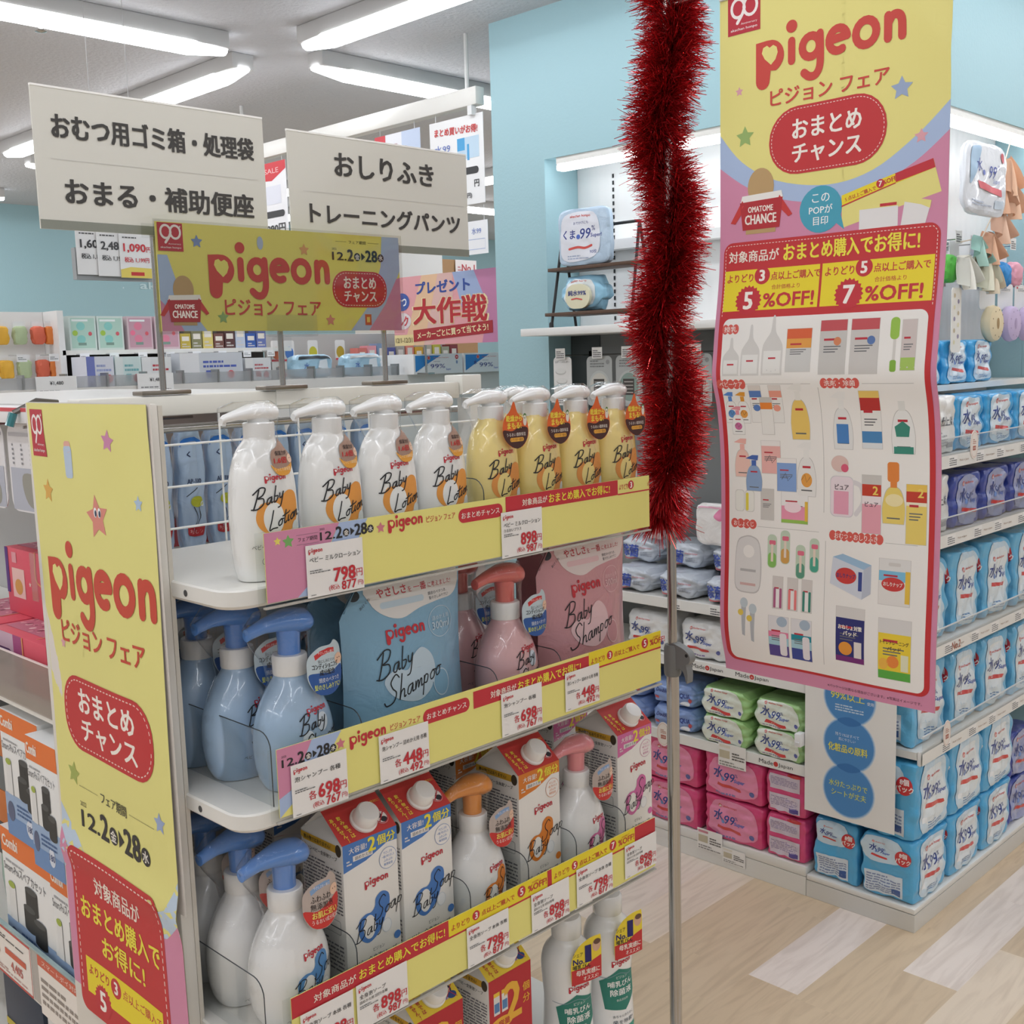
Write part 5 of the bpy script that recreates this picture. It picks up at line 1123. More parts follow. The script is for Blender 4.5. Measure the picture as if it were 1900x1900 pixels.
# ---- right run of shelving (front faces -Y)
t = thing('wall_shelving', 'white wall shelving right of the banner with its corner on the floor', 'shelving', (2.9, 1.3, 0))
O = (2.9, 1.3)
m = sb_(MB(), XF, 3.62, YF, 1.476, .0005, .046, M('DCDAD4', .4), 0, O); sb_(m, XF, 3.62, YF, 1.476, .047, .062, WMETAL, .003, O); m.build('base_shelf', t)
for i, z in enumerate((.46, .715, .99, 1.185)):
    m = MB(); sb_(m, XF + .02, 3.62, YF + .012, 1.458, z - .02, z - .001, WMETAL, 0, O); sb_(m, XF + .02, 3.62, YF + .002, YF + .011, z - .034, z + .002, M('EFEDE8', .4), .001, O); s = m.build('shelf', t)
    f = MB(); sb_(f, XF + .02, 3.62, YF - .002, YF - .0005, z - .03, z + .04, ACRYL(), 0, O); sb_(f, XF + .02, 3.62, YF - .003, YF + .0005, z + .04, z + .0425, M('D8DADA', .3), 0, O)
    f.build('clear_front', s)
    a = Art(.001)
    for k, cx in enumerate((110, 270, 400, 560)): a.rect(cx, 2, cx + 50, 29, 'F5F3F0', 1); a.lines(cx + 4, cx + 46, 5, 26, 4, '77777A', 2, k + i * 7); a.text('Made in Japan', cx + 90, 14, 7, 'B49C8C', w=54, l=1)
    if i == 1: a.text('No.2', 180, 16, 20, 'A8604A', bold=.02, w=50, l=3)
    MB().box(0, 1.03, -.0002, 0, 0, .031, M('EDEBE6', .4)).art(a, None, .0002).build('rail_strip', s, (XF + .02 - O[0], YF - .0024 - O[1], z - .032))
sb_(MB(), XF + .03, 3.62, 1.30, 1.458, 1.33, 1.345, WMETAL, 0, O).build('shelf', t)
sb_(MB(), XF + .03, 3.62, 1.4585, 1.475, .462, 1.45, M('C4C8C8', .6), 0, O).build('back_panel', t)
# ---- stacks
PK, BL8, GRN = 'E0487F', '55B2E2', 'A6D28A'
G = 'pink wipes packs on the base shelf'
for y, c in ((1.925, 'behind the pole'), (1.711, 'in the column right of the pole')):
    for z, q in ((.0805, 'lower'), (.206, 'upper')): wipes('pink', .198, .2, .122, PK, XF + .102, y, z, NX, 'bright pink wipes pack %s, %s one' % (c, q), G)
for z, q in ((.0805, 'lower'), (.206, 'upper')): wipes('pinkback', .128, .2, .122, PK, XF + .104, 1.544, z, NX, 'pink wipes multipack with white back label, %s one beside the blue stacks' % q, G)
G = 'green wipes packs on the first shelf'
for y, c in ((1.737, 'left'), (1.563, 'right')):
    for z, q in ((.3605, 'lower'), (.441, 'upper')): wipes('green', .168, .16, .079, GRN, XF + .078, y, z, NX, 'pale green wipes pack in the %s stack, %s one' % (c, q), G, seal=1)
G = 'blue wipes packs on the first shelf'
for y, c in ((1.918, 'beside the green packs'), (2.105, 'farther left behind the pole')):
    for z, q in ((.3605, 'lower'), (.434, 'upper')): wipes('aqua', .182, .15, .072, '8AA6DE', XF + .08, y, z, NX, 'soft blue wipes pack %s, %s one' % (c, q), G, seal=1, k=5)
G = 'white wipes packs on the second shelf'
for y, c in ((1.815, 'right of the pole'), (2.01, 'left of the pole')): wipes('white', .178, .16, .112, 'EDEEEE', XF + .085, y, .5885, NX, 'white wipes pack standing on the made in Japan shelf %s' % c, G, k=5, amp=.005)
G = 'silver disinfecting wipes packs'
for y, c in ((1.742, 'beside the banner edge'), (1.905, 'just right of the pole'), (2.07, 'left of the pole')):
    wipes('silver', .158, .15, .072, 'C9D0DA', XF + .08, y, .7555, NX, 'silver wipes pack with blue print %s' % c, G, seal=1, k=4.5, amp=.005)
    wipes('silver', .158, .15, .072, 'C9D0DA', XF + .155, y + .03, .829, NX, 'silver wipes pack on top of the back row %s' % c, G)
    wipes('silver', .158, .15, .072, 'C9D0DA', XF + .237, y + .03, .7555, NX, 'silver wipes pack at the back of the shelf %s' % c, G) if 0 else None
G = 'light blue wipes multipacks on the base'
for x, c in ((2.669, 'at the corner'), (2.878, 'second from the corner'), (3.087, 'third from the corner')):
    for z, hh, q in ((.0625, .165, 'lower'), (.2285, .2, 'upper')): wipes('blue8', .2, .152, hh, BL8, x, YF + .079, z, 0, 'light blue wipes multipack %s, %s one' % (c, q), G, side='blue8side', amp=.0045)
for z, q in ((.0625, 'lower'), (.2285, 'upper')): wipes('blue8side', .132, .2, .165, BL8, 2.676, 1.40, z, NX, 'light blue wipes multipack behind the corner stack near the pink packs, %s one' % q, G, amp=.0045)
G = 'light blue wipes packs on the right shelves'
for z, hh, r in ((.4605, .2, 'lowest'), (.7155, .21, 'second')):
    for i, x in enumerate((2.69, 2.885, 3.08, 3.275)): wipes('blue8', .185, .15, hh, '6BBCE6', x, YF + .10 - .004 * i, z, R((-2, 1, -1, 1)[i]), 'light blue wipes pack on the %s right shelf, %s from the banner' % (r, ORD[i]), G, amp=.006, side='blue8side')
G = 'navy wipes packs'
for i, x in enumerate((2.86, 3.045, 3.23)): wipes('navy', .175, .14, .135, '3E4FA6', x, YF + .085, .9905, R(1), 'navy blue wipes pack on the third right shelf, %s from the white bags' % ORD[i], G, amp=.005)
for z, q in ((.0625, 'lower'), (.203, 'upper')): wipes('navy', .175, .14, .135, '3E4FA6', 3.282, YF + .085, z, 0, 'navy blue wipes pack right of the light blue base stacks, %s one' % q, G)
G = 'white finishing wipes bags'
for x, z, c in ((2.684, .9905, 'on the third right shelf'), (2.711, 1.1855, 'on the fourth right shelf')): wipes('plainwhite', .165, .13, .142, 'F0EFEC', x, YF + .08, z, R(2), 'white finishing wipes bag %s beside the banner' % c, G, amp=.004)
G = 'blue wipes cartons on the fourth right shelf'
for i, x in enumerate((2.89, 3.085, 3.275)): wipes('blue8', .18, .13, .135, '3AA6E0', x, YF + .09, 1.1855, R((-1) ** i), 'bright blue wipes pack on the fourth right shelf, %s after the white bag' % ORD[i], G, amp=.005)
G = 'blue wipes packs on the set back ledge'
for i, x in enumerate((2.71, 2.88, 3.05, 3.22)): wipes('blue8', .155, .12, .118, '3AA6E0', x, 1.37, 1.3455, 0, 'bright blue wipes pack on the top set back ledge, %s from the banner' % ORD[i], G, amp=.004)
# ---- oval shelf tags and small price cards
def oval_tag(x, y, z, rz, label, w=.024, h=.036):
    m = MB().prism([(w * cos(2 * pi * k / 24), h * sin(2 * pi * k / 24)) for k in range(24)], 0, .0012, P('F3EAE2'))
    a = Art(.001); a.stroke([(.86e3 * w * cos(2 * pi * k / 24), .88e3 * h * sin(2 * pi * k / 24)) for k in range(24)], .8, 'D8A898', 1, True); a.rect(-9, -14, 9, -3, 'B4604A', 1); a.text('日本製', 0, -8.5, 6, 'F6EAE2', w=14, l=2); a.lines(-10, 10, 2, 16, 3, 'C08A78', 1, 3)
    m.art(a); return tag(m.build('shelf_tag', None, (x, y, z), rz), label, 'tag', 'oval shelf tags')
oval_tag(XF - .008, 1.94, .35, NX, 'cream oval tag on the shelf edge behind the pole')
oval_tag(2.84, YF - .0042, 1.20, 0, 'cream oval tag on the fourth right shelf edge')
oval_tag(2.72, YF - .0042, .478, 0, 'cream oval tag on the lowest right shelf edge', .022, .034)
def small_card(x, y, z, rz, w, h, label, top='E9E2D2'):
    m = MB().box(0, w, 0, .0008, 0, h, P('F4F1EC')); a = Art(.001); W_, h_ = w * 1000, h * 1000
    a.rect(4, h_ * .36, W_ * .42, h_ * .7, 'C9BFA4', 1); a.lines(W_ * .5, W_ - 4, h_ * .36, h_ * .72, 3, '66625C', 2, 2); a.lines(4, W_ - 6, 3, h_ * .28, 2, '9A9690', 2, 3); a.rect(4, h_ * .82, W_ * .44, h_ * .93, top, 2); m.art(a)
    return tag(m.build('price_card', None, (x, y, z), rz), label, 'price card')
small_card(XF - .004, 1.752, .302, NX, .09, .066, 'white price card hanging below the green wipes packs')
small_card(XF - .004, 1.825, .035, NX, .085, .062, 'white price card below the pink wipes packs', 'D8909C')
small_card(XF - .003, 1.74, .018, NX, .075, .045, 'narrow white card on the base shelf edge beside the pink packs price card')
# ---- white card with the blue circles
a = Art(.001)
for cz in (326, 204, 82):
    for r, c in ((73, 'D5E0EA'), (71, 'A8C4E0'), (69, '7AA8D6'), (67, '4E8CC8')): a.ell(125, cz, r, None, c, 1 + (73 - r) * .1, 40)
for cz in (265, 143): a.poly(catmull([(92, cz), (125, cz + 12), (158, cz), (125, cz - 12)], 4, True), '3A76B6', 2.5)
a.text('99%以上', 120, 330, 22, 'E8E05A', bold=.015, w=92, l=4); a.text('使用', 182, 322, 9, 'F2F4F6', l=4); a.lines(86, 164, 290, 310, 3, 'C6DAEC', 3, 1)
a.text('残り1%はすべて', 120, 228, 9, 'E4ECF2', w=66, l=4); a.text('肌にやさしい', 120, 216, 8, 'E4ECF2', w=46, l=4); a.text('化粧品の原料', 122, 192, 21, 'E8E05A', bold=.02, w=108, l=4)
a.text('水分たっぷりで', 124, 96, 17, 'D6DC60', bold=.015, w=106, l=4); a.text('シートが丈夫', 126, 72, 17, 'D6DC60', bold=.015, w=96, l=4)
m = MB().box(0, .25, 0, .0015, 0, .49, P('EEECE8')); m.art(a)
tag(m.build('shelf_poster', None, (XF - .012, 1.476, .247), NX), 'white paper card with three blue circles on the end of the wipes shelves', 'poster')
t = thing('card_clip', 'small white plastic clip holding the blue circle card beside the green packs', 'clip', (XF - .02, 1.484, .42))
MB().box(-.012, .014, -.006, .012, 0, .036, M('F2F2F2', .35), .002).box(-.016, -.012, -.004, .008, .006, .014, M('E4E4E4', .35)).build('clip_body', t)
# ---- black ladder shelf with two display packs
BLK, WAL = M('1E2022', .45), M('5A4232', .55)
t = thing('ladder_shelf', 'small black metal ladder shelf with two brown boards on the niche counter', 'shelf', (2.645, 2.22, 1.5375))
for y in (-.155, .155): 
    m = MB()
    for x in (-.055, .06): m.tube([(x, y, 0), (0.0, y * .95, .295)], .0045, BLK, 8)
    m.lathe([(.007, 0), (.007, .012), (.005, .016)], BLK, 10, -.055, y).build('side_frame', t)
MB().cyl((0, -.147, .293), (0, .147, .293), .0045, BLK, 8).build('top_bar', t)
MB().box(-.05, .05, -.17, .17, .168, .178, WAL, .001).build('board', t); MB().box(-.062, .062, -.175, .175, .034, .044, WAL, .001).build('board', t)
t = thing('display_pack', 'flat pale blue wipes pack leaning on the upper board of the black ladder shelf', 'wipes pack', (2.608, 2.245, 1.7165), NX + R(6))
F = soft(.19, .03, .165, 7, .002, 4); m = MB(); soft_mesh(m, F, FILM('B8CEE2'), 14); a = Art(.001)
a.poly(catmull([(-80, -70), (-84, 40), (-40, 76), (40, 70), (62, 0), (40, -60)], 4, True), 'E4E6EE', 1); a.text('くま', -52, 8, 26, '2F3F8E', bold=.02, w=44, l=3); a.ell(-18, 0, 7, None, '4E6CC0', 3); a.text('99', 8, 8, 30, '2F3F8E', bold=.015, w=38, l=3, shear=.15); a.text('%', 38, 22, 14, '2F3F8E', l=3); a.text('Super!', 48, 0, 14, '3A4C9A', bold=.02, w=40, l=3)
a.text('akachan honpo', -10, 60, 11, 'D8564E', bold=.02, w=74, l=3); a.text('おでかけにも', -8, 40, 8, '4A5A9A', w=56, l=3); a.stroke([(-52, -34), (-20, -30), (6, -34), (30, -28)], 7, 'D8564E', 3, False, 4); a.text('90枚', 36, -46, 12, '5A6AA8', l=3); a.lines(-60, 20, -66, -50, 2, 'A8B4CC', 3, 3)
m.art(a, lambda x, z, h: (lambda p: (p.x, p.y - h - .0012, p.z))(F(max(-1, min(1, x / .095)), -1, max(-1, min(1, z / .0825)))), .0002, .014); m.build('film_body', t)
t = thing('display_pack', 'light blue pillow wipes pack with round lid on the lower board of the ladder shelf', 'wipes pack', (2.632, 2.265, 1.5835), NX + R(4))
F = soft(.185, .06, .105, 3.6, .004, 9, 1); m = MB(); soft_mesh(m, F, FILM('9CD2EE'), 14); a = Art(.001); a.poly(catmull([(-60, -36), (-64, 36), (40, 40), (44, -36)], 3, True), 'E6ECEE', 1); a.text('akachan honpo', -16, 38, 9, 'E0625C', bold=.02, w=70, l=3)
m.art(a, lambda x, z, h: (lambda p: (p.x, p.y - h - .0012, p.z))(F(max(-1, min(1, x / .0925)), -1, max(-1, min(1, z / .0525)))), .0002, .014); m.build('film_body', t)
m = MB().prism(Art().rpts(-48, -44, 42, 28, 34, 8) and [(p[0] / 1000, p[1] / 1000) for p in Art().rpts(-48, -44, 42, 28, 34, 8)], -.045, -.033, PL('E9E4C4')); a = Art(.001); a.text('純水99%', -4, 2, 16, '3E4A86', bold=.03, w=66, l=2); a.stroke([(-24, -16), (-6, -14), (14, -18)], 4, 'D8564E', 2); m.art(a, lambda x, z, h: (x, -.0453 - h, z)); m.build('flip_lid', t, (0, 0, .05))
# ---- things on pegs, left run
def peg(x, y, z, L, rz, label, group):
    m = MB(); m.tube([(0, 0, 0), (0, -L, 0), (0, -L - .004, .006)], .0022, CHROME, 6); m.box(-.02, .02, -L - .008, -L - .007, -.012, .022, P('F4F3F0')); a = Art(.001); a.lines(-16, 16, -8, 16, 4, '6A6A6C', 1, 5); m.art(a, lambda px, pz, h: (px, -L - .0082 - h, pz)); m.box(-.012, .012, -.002, 0, -.012, .012, CHROME)
    return tag(m.build('peg_hook', None, (x, y, z), rz), label, 'hook', group)
def blister(x, y, z, rz, w, h, col, label, cat, group=None, draw=None, th=.03, shape='card'):
    t = thing('hanging_pack', label, cat, (x, y, z), rz, group)
    m = MB(); p = [(q[0] / 1000, q[1] / 1000) for q in Art().rpts(-w * 500, -h * 1000, w * 500, 0, min(w, h) * 160, 5)]
    m.prism(p, -.0015, 0, P(col)); a = Art(.001)
    if draw: draw(a, w * 1000, h * 1000)
    m.art(a, lambda px, pz, hh: (px, -.0018 - hh, pz), .0002); m.build('card', t)
    return t
def grater(c):
    def d(a, w, h):
        a.ell(0, -h * .62, w * .42, h * .33, 'C6CBC8', 1); a.ell(0, -h * .62, w * .36, h * .28, c, 2); a.rect(-w * .22, -h * .78, w * .2, -h * .46, '4A4642', 3)
        for k in range(4): a.rect(-w * .18, -h * (.74 - .07 * k), w * .16, -h * (.72 - .07 * k), 'B8B4AE', 4)
        a.lines(-w * .36, w * .2, -h * .22, -h * .06, 3, '8A8C8C', 2, 4); a.ell(w * .34, -h * .12, w * .07, None, '9A9C9C', 2)
    return d
def stonebox(a, w, h):
    for k in range(3): a.ell(-w * .1 + w * .06 * k, -h * (.3 + .2 * k), w * .3, h * .07, 'CFCFCB', 1); a.ell(-w * .1 + w * .06 * k, -h * (.285 + .2 * k), w * .28, h * .055, 'EDEDEA', 2)
    a.text('スマートホルダー', 0, -h * .1, 7, '5A5A5C', w=w * .8); a.text('99%', w * .28, -h * .72, 8, '5A5A5C'); a.lines(-w * .4, w * .3, -h * .96, -h * .82, 3, '9A9A9A', 2, 2)
GG = 'feeding goods hanging under the counter'
for i, (y, c, d) in enumerate(((2.395, 'white card pack with stacked rounded boxes', stonebox), (2.245, 'grey blister pack with a grater', grater('D4D2CA')), (2.13, 'grey green blister pack with a grater', grater('8FA59C')), (2.005, 'grey green blister pack with a grater behind the tinsel', grater('8FA59C')), (1.885, 'grey blister pack with a grater at the right', grater('D4D2CA')), (1.765, 'grey blister pack partly behind the banner', grater('D4D2CA')))):
    lab = '%s, hung under the counter' % c
    blister(2.66, y, 1.447, NX, .075 if i == 0 else .1, .15, 'F2F1EF' if i == 0 else 'B9BDBC', lab, 'hanging pack', GG, d)
    peg(2.802, y, 1.452, .145, NX, 'chrome peg hook holding the %s' % c, 'peg hooks')
def soft_bag(x, y, z, rz, W, Hh, col, label, draw, name='hanging_bag'):
    t = thing(name, label, 'bag', (x, y, z), rz); F = soft(W, .03, Hh, 5, .003, x * 3 + y); m = MB(); soft_mesh(m, F, FILM(col), 10); a = Art(.001); draw(a, W * 1000, Hh * 1000)
    m.art(a, lambda px, pz, h: (lambda p: (p.x, p.y - h - .0012, p.z))(F(max(-1, min(1, px / (W / 2))), -1, max(-1, min(1, pz / (Hh / 2))))), .0002, .012); m.build('film_body', t); return t
def d_white(a, w, h): a.poly(catmull([(w * .08, h * .2), (w * .3, h * .42), (w * .46, h * .3), (w * .3, h * .1)], 4, True), 'E88AB0', 1); a.rect(-w * .5, h * .42, w * .5, h * .5, 'F0B8CC', 1)
def d_mint(a, w, h): a.rect(-w * .5, h * .3, w * .5, h * .5, 'F0F2EE', 1); a.rect(-w * .3, -h * .3, w * .3, h * .0, '3A7E94', 1); a.ell(0, h * .06, w * .16, None, '2E6C86', 2)
soft_bag(2.66, 1.832, .905, NX, .115, .12, 'F3F0EE', 'soft white pouch with a pink bow hanging right of the pole', d_white)
soft_bag(2.66, 1.715, .89, NX, .09, .15, '86D2BC', 'mint green bag with a blue bottle print hanging beside the banner edge', d_mint)
soft_bag(2.66, 2.04, .905, NX, .07, .1, 'EDEEF0', 'small white pouch hanging left of the pole below the tinsel', lambda a, w, h: a.ell(0, 0, w * .3, h * .3, 'F7F7F7', 1))
soft_bag(2.68, 1.98, .97, NX, .10, .09, 'F0C8D0', 'pink printed pouch hanging above the white pouch with a bow', lambda a, w, h: [a.ell(-w * .3 + k * w * .2, 0, 5, None, ('F0A050', 'E870A0', '90C060')[k % 3], 1) for k in range(4)])
# ---- right niche: hung promo bag, ribbons, bath toys
def d_promo(a, w, h):
    a.poly(catmull([(-w * .46, -h * .1), (-w * .46, h * .46), (-w * .2, h * .46), (-w * .28, h * .1)], 4, True), 'AECBE4', 1); a.text('水', -w * .22, h * .18, 34, '4A5AA8', bold=.01, l=3); a.ell(-w * .12, h * .08, 7, None, '6E7CC0', 3); a.text('99', w * .08, h * .1, 32, '4A5AA8', w=44, l=3, shear=.15); a.text('%', w * .22, h * .18, 12, '4A5AA8', l=3)
    a.poly([(-w * .26, -h * .04), (w * .3, -h * .12), (w * .34, -h * .22), (-w * .22, -h * .14)], 'E07078', 3); a.ell(w * .36, h * .36, 16, None, 'DA6670', 3); a.lines(-w * .4, w * .1, -h * .4, -h * .3, 2, 'B4BCCC', 3, 3); a.rect(w * .16, -h * .42, w * .42, -h * .28, 'C8D4E0', 2); a.text('Super', w * .2, -h * .02, 16, '8A98CC', l=3)
soft_bag(3.065, 1.258, 1.785, 0, .27, .185, 'E6EAF0', 'clear white promo wipes bag hung in the lit right niche', d_promo, 'promo_bag')
t = thing('ribbon_garland', 'peach and mint fabric ribbons hanging in the lit right niche', 'garland', (3.25, 1.30, 1.66))
rr = random.Random(3)
for i, (dx, z, c, s) in enumerate(((.06, .30, 'F0C4A4', 1.2), (.02, .24, 'EFC0A0', 1.1), (.10, .23, 'F0C8AA', 1.1), (.03, .15, 'F2CDB4', 1.0), (-.04, .09, 'EDBE9E', 1.0), (-.09, .045, 'EDEBD6', 1.3), (-.05, .02, 'E8D9C0', 1.1), (-.11, .075, 'B6DCD2', .9), (-.2, .02, 'F0EEE4', 1.0))):
    m = MB(); aa = rr.uniform(0, 3)
    fl = lambda u, v, sg, ta: (lambda px, pz: (dx + px * cos(ta) - pz * sin(ta), .014 * sin(5 * u + aa) - .02 * v, z + px * sin(ta) + pz * cos(ta)))(s * .052 * (u - .5) * (.35 + .65 * sin(pi * min(1, v * .75 + .1))), -s * .085 * v)
    for ta in (.5 + .3 * sin(aa), -.7 + .3 * cos(aa), .0): m.grid(lambda u, v: fl(u, v, 1, ta), 8, 8, M(c, .8)); m.build('ribbon', t)
MB().tube([(.1, .0, .36), (.05, 0, .28), (0, 0, .16), (-.08, 0, .08), (-.22, 0, .06)], .002, M('D8C8B4', .8), 6).build('cord', t)
GG = 'bath and feeding goods hanging in the right niche'
def d_cookie(a, w, h): a.rect(-w * .4, -h * .3, w * .4, -h * .06, 'EDEBE8', 1); a.lines(-w * .3, w * .3, -h * .26, -h * .12, 3, '8A8A8C', 2, 3); a.rect(-w * .4, -h * .16, -w * .3, -h * .08, 'C8505A', 2)
for i, (x, c, lb) in enumerate(((3.285, 'EAD9B4', 'cream round bath sponge with tan spots'), (3.415, 'CDBBDC', 'lilac round bath sponge next to the cream one'), (3.54, 'CDBBDC', 'lilac round bath sponge cut by the picture edge'))):
    t = blister(x, 1.33, 1.622, 0, .11, .075, 'E8E9EA', lb + ' hanging in the right niche', 'sponge', GG, d_cookie)
    m = MB(); m.loft([[(r * cos(2 * pi * k / 28), y, r * sin(2 * pi * k / 28)) for k in range(28)] for r, y in ((.040, 0), (.050, -.008), (.052, -.018), (.048, -.03), (.04, -.034))], M(c, .8)); a = Art(.001)
    for k in range(9): a.ell(38 * cos(k * .7), 38 * sin(k * .7), 2.4, None, '8E7350' if i == 0 else 'A08CB4', 1, 8)
    a.ell(0, 0, 9, 16, 'A88A5C' if i == 0 else 'B4A0C4', 1); m.art(a, lambda px, pz, h: (px, -.0345 - h, pz)); m.build('sponge', t, (0, 0, -.115))
for i, (x, z, c, lb) in enumerate(((3.03, 1.615, '58B848', 'small green bath toy'), (3.16, 1.62, 'EFE7D8', 'cream bath toy with blue ears'), (3.385, 1.61, '2E8CD0', 'bright blue round bath toy'), (3.50, 1.615, 'E8A6B8', 'pink bath toy'), (3.275, 1.64, '9CCBEA', 'pale blue bath net'))):
    t = thing('bath_toy', lb + ' hanging in the upper row of the right niche', 'bath toy', (x, 1.335 + .01 * (i % 2), z), 0, GG)
    F = soft(.085, .06, .075, 2.6, .004, i * 5.1); m = MB(); soft_mesh(m, F, M(c, .6), 10); m.build('body', t)
    MB().box(-.03, .03, .028, .030, .06, .115, P('EDEFF0')).build('header_card', t)
t = blister(3.01, 1.30, 1.60, 0, .06, .17, 'EDE9E0', 'tall clear strip pack with little animal prints in the right niche', 'hanging pack', GG, lambda a, w, h: [a.ell(-w * .2 + (k % 2) * w * .4, -h * (.12 + .09 * k), 6, None, ('C9B99A', '9A90A8', 'E4DCB8')[k % 3], 1) for k in range(9)])
for x in (3.06, 3.285, 3.415, 3.54): peg(x, 1.458, 1.632, .115, 0, 'chrome peg hook in the lower row of the right niche', 'right niche peg hooks')
for x in (3.1, 3.3, 3.48): peg(x, 1.458, 1.735, .115, 0, 'chrome peg hook in the upper row of the right niche', 'right niche upper peg hooks')
# ================================================================ aisle gondola behind the end rack (its shelves face -X)
GX = .64
t = thing('gondola_shelving', 'white aisle shelving running back from the end rack at the left', 'shelving', (.98, 2.1, 0))
def gb(m, *b, mat=WMETAL, bev=0): return m.box(b[0] - .98, b[1] - .98, b[2] - 2.1, b[3] - 2.1, b[4], b[5], mat, bev)
gb(MB(), GX, 1.32, 1.52, 2.72, .0005, .1).build('plinth', t)
gb(MB(), .965, .995, 1.565, 2.72, .1005, 1.394, mat=M('B9B8B6', .6)).build('back_panel', t)
for z in (.49, .975):
    m = MB(); gb(m, GX + .003, .964, 1.52, 2.72, z - .022, z - .001); gb(m, GX, GX + .0028, 1.52, 2.72, z - .024, z); s = m.build('shelf', t)
    m = MB()
    if z > .9: gb(m, GX - .002, GX - .0005, 1.505, 2.72, z - .016, 1.035, mat=clearmat('dusty_acrylic', 'E2DEDC', .16, .35)); gb(m, GX - .0028, GX + .0002, 1.505, 2.72, 1.0352, 1.0372, mat=M('F2E4E2', .3)); m.build('clear_front', s)
    else: gb(m, GX - .004, GX - .0005, 1.505, 2.72, .475, .562, mat=M('B7B2AC', .4)); gb(m, GX - .006, GX - .0002, 1.505, 2.72, .5622, .5655, mat=M('9FB6B8', .3)); m.build('price_rail', s)
gb(MB(), GX + .05, 1.30, 1.445, 1.56, 1.165, 1.18).build('shelf', t)
gb(MB(), .70, 1.28, 1.5, 2.72, 1.395, 1.402, mat=M('DAD8D4', .4)).build('top_cap', t)
def boxthing(name, label, cat, x, y, z, rz, w, d, h, col, front=None, side=None, top=None, group=None, bev=.0012):
    m = MB().box(-w / 2, w / 2, -d / 2, d / 2, 0, h, P(col), bev)
    if front: a = Art(.001); front(a, w * 1000, h * 1000); m.art(a, lambda px, pz, q: (px - w / 2, -d / 2 - q - .0003, pz), .0002)
    if side: a = Art(.001); side(a, d * 1000, h * 1000); m.art(a, lambda px, pz, q: (w / 2 + q + .0003, px - d / 2, pz), .0002)
    if top: a = Art(.001); top(a, w * 1000, d * 1000); m.art(a, lambda px, pz, q: (px - w / 2, pz - d / 2, h + q + .0003), .0002)
    return tag(m.build(name, None, (x, y, z), rz), label, cat, group)
def pk_front(a, w, h):
    a.rect(0, 0, w * .42, h, 'CFAEC0', 1); a.rect(w * .42, 0, w * .58, h, 'A94A80', 2); a.rect(w * .58, 0, w * .6, h, 'F0A060', 3); a.rrect(w * .1, h * .35, w * .38, h * .7, h * .12, '5A2E66', 2); a.text('DIAPER', w * .24, h * .52, h * .14, 'F0E0E6', w=w * .2, l=3)
def pk_side(a, w, h): a.rect(w * .04, h * .2, w * .62, h * .98, '4E2A64', 1); a.text('M', w * .32, h * .7, h * .34, 'F2EAF0', bold=.06, l=2); a.text('サイズ', w * .32, h * .42, h * .16, 'F2EAF0', w=w * .34, l=2)
def pk_top(a, w, d):
    a.rect(w * .04, d * .12, w * .74, d * .7, 'C9788E', 1); rq = random.Random(5)
    for k in range(60): a.ell(w * rq.uniform(.06, .72), d * rq.uniform(.15, .67), w * rq.uniform(.01, .03), None, rq.choice(('F0C8CC', 'E0A0AC', '9A4A62')), 2, 8)
    a.rect(w * .74, d * .05, w * .75, d * .95, 'F0A060', 2)
def pk_up(a, w, h):
    a.rect(0, h * .3, w * .08, h, '5A2E80', 1); a.rect(w * .16, h * .25, w * .48, h * .7, 'EFC8C0', 1); a.ell(w * .32, h * .42, w * .1, h * .12, 'D8A050', 2); a.stroke([(w * .8, h), (w * .78, h * .6), (w * .98, h * .5)], w * .02, 'F0A060', 2, False, 4); a.rect(w * .18, h * .78, w * .3, h * .94, 'E8A0A8', 1); a.star(w * .62, h * .5, w * .03, 'F4D8D0', 2)
CR = 'E2586A'
boxthing('diaper_box', 'coral red low box with M size label in front on the upper aisle shelf', 'box', .735, 1.70, .9755, NX, .20, .165, .082, CR, pk_front, pk_side, pk_top, 'coral red boxes')
boxthing('diaper_box', 'coral red low box at the picture edge left of the M size box', 'box', .735, 1.908, .9755, NX, .20, .165, .082, CR, pk_front, pk_side, pk_top, 'coral red boxes')
boxthing('diaper_box', 'coral red upright box on top of the M size box', 'box', .80, 1.66, 1.058, NX, .15, .15, .108, CR, pk_up, None, pk_top, 'coral red boxes')
boxthing('diaper_box', 'coral red upright box at the picture edge above the low boxes', 'box', .795, 1.82, 1.058, NX, .15, .15, .108, CR, pk_up, pk_side, pk_top, 'coral red boxes')
for i, (y, c) in enumerate(((1.68, 'A83A44'), (1.84, '2E4A34'))): boxthing('diaper_box', ('dark red', 'dark green')[i] + ' box in the shade at the back of the upper aisle shelf', 'box', .922, y, .9755, NX, .14, .08, .22, c, lambda a, w, h: [a.rect(w * .1, h * .6, w * .5, h * .9, 'C86A6A', 1), a.rect(w * .6, h * .2, w * .9, h * .5, '7A3038', 1)], None, None, 'shaded boxes behind the coral boxes')
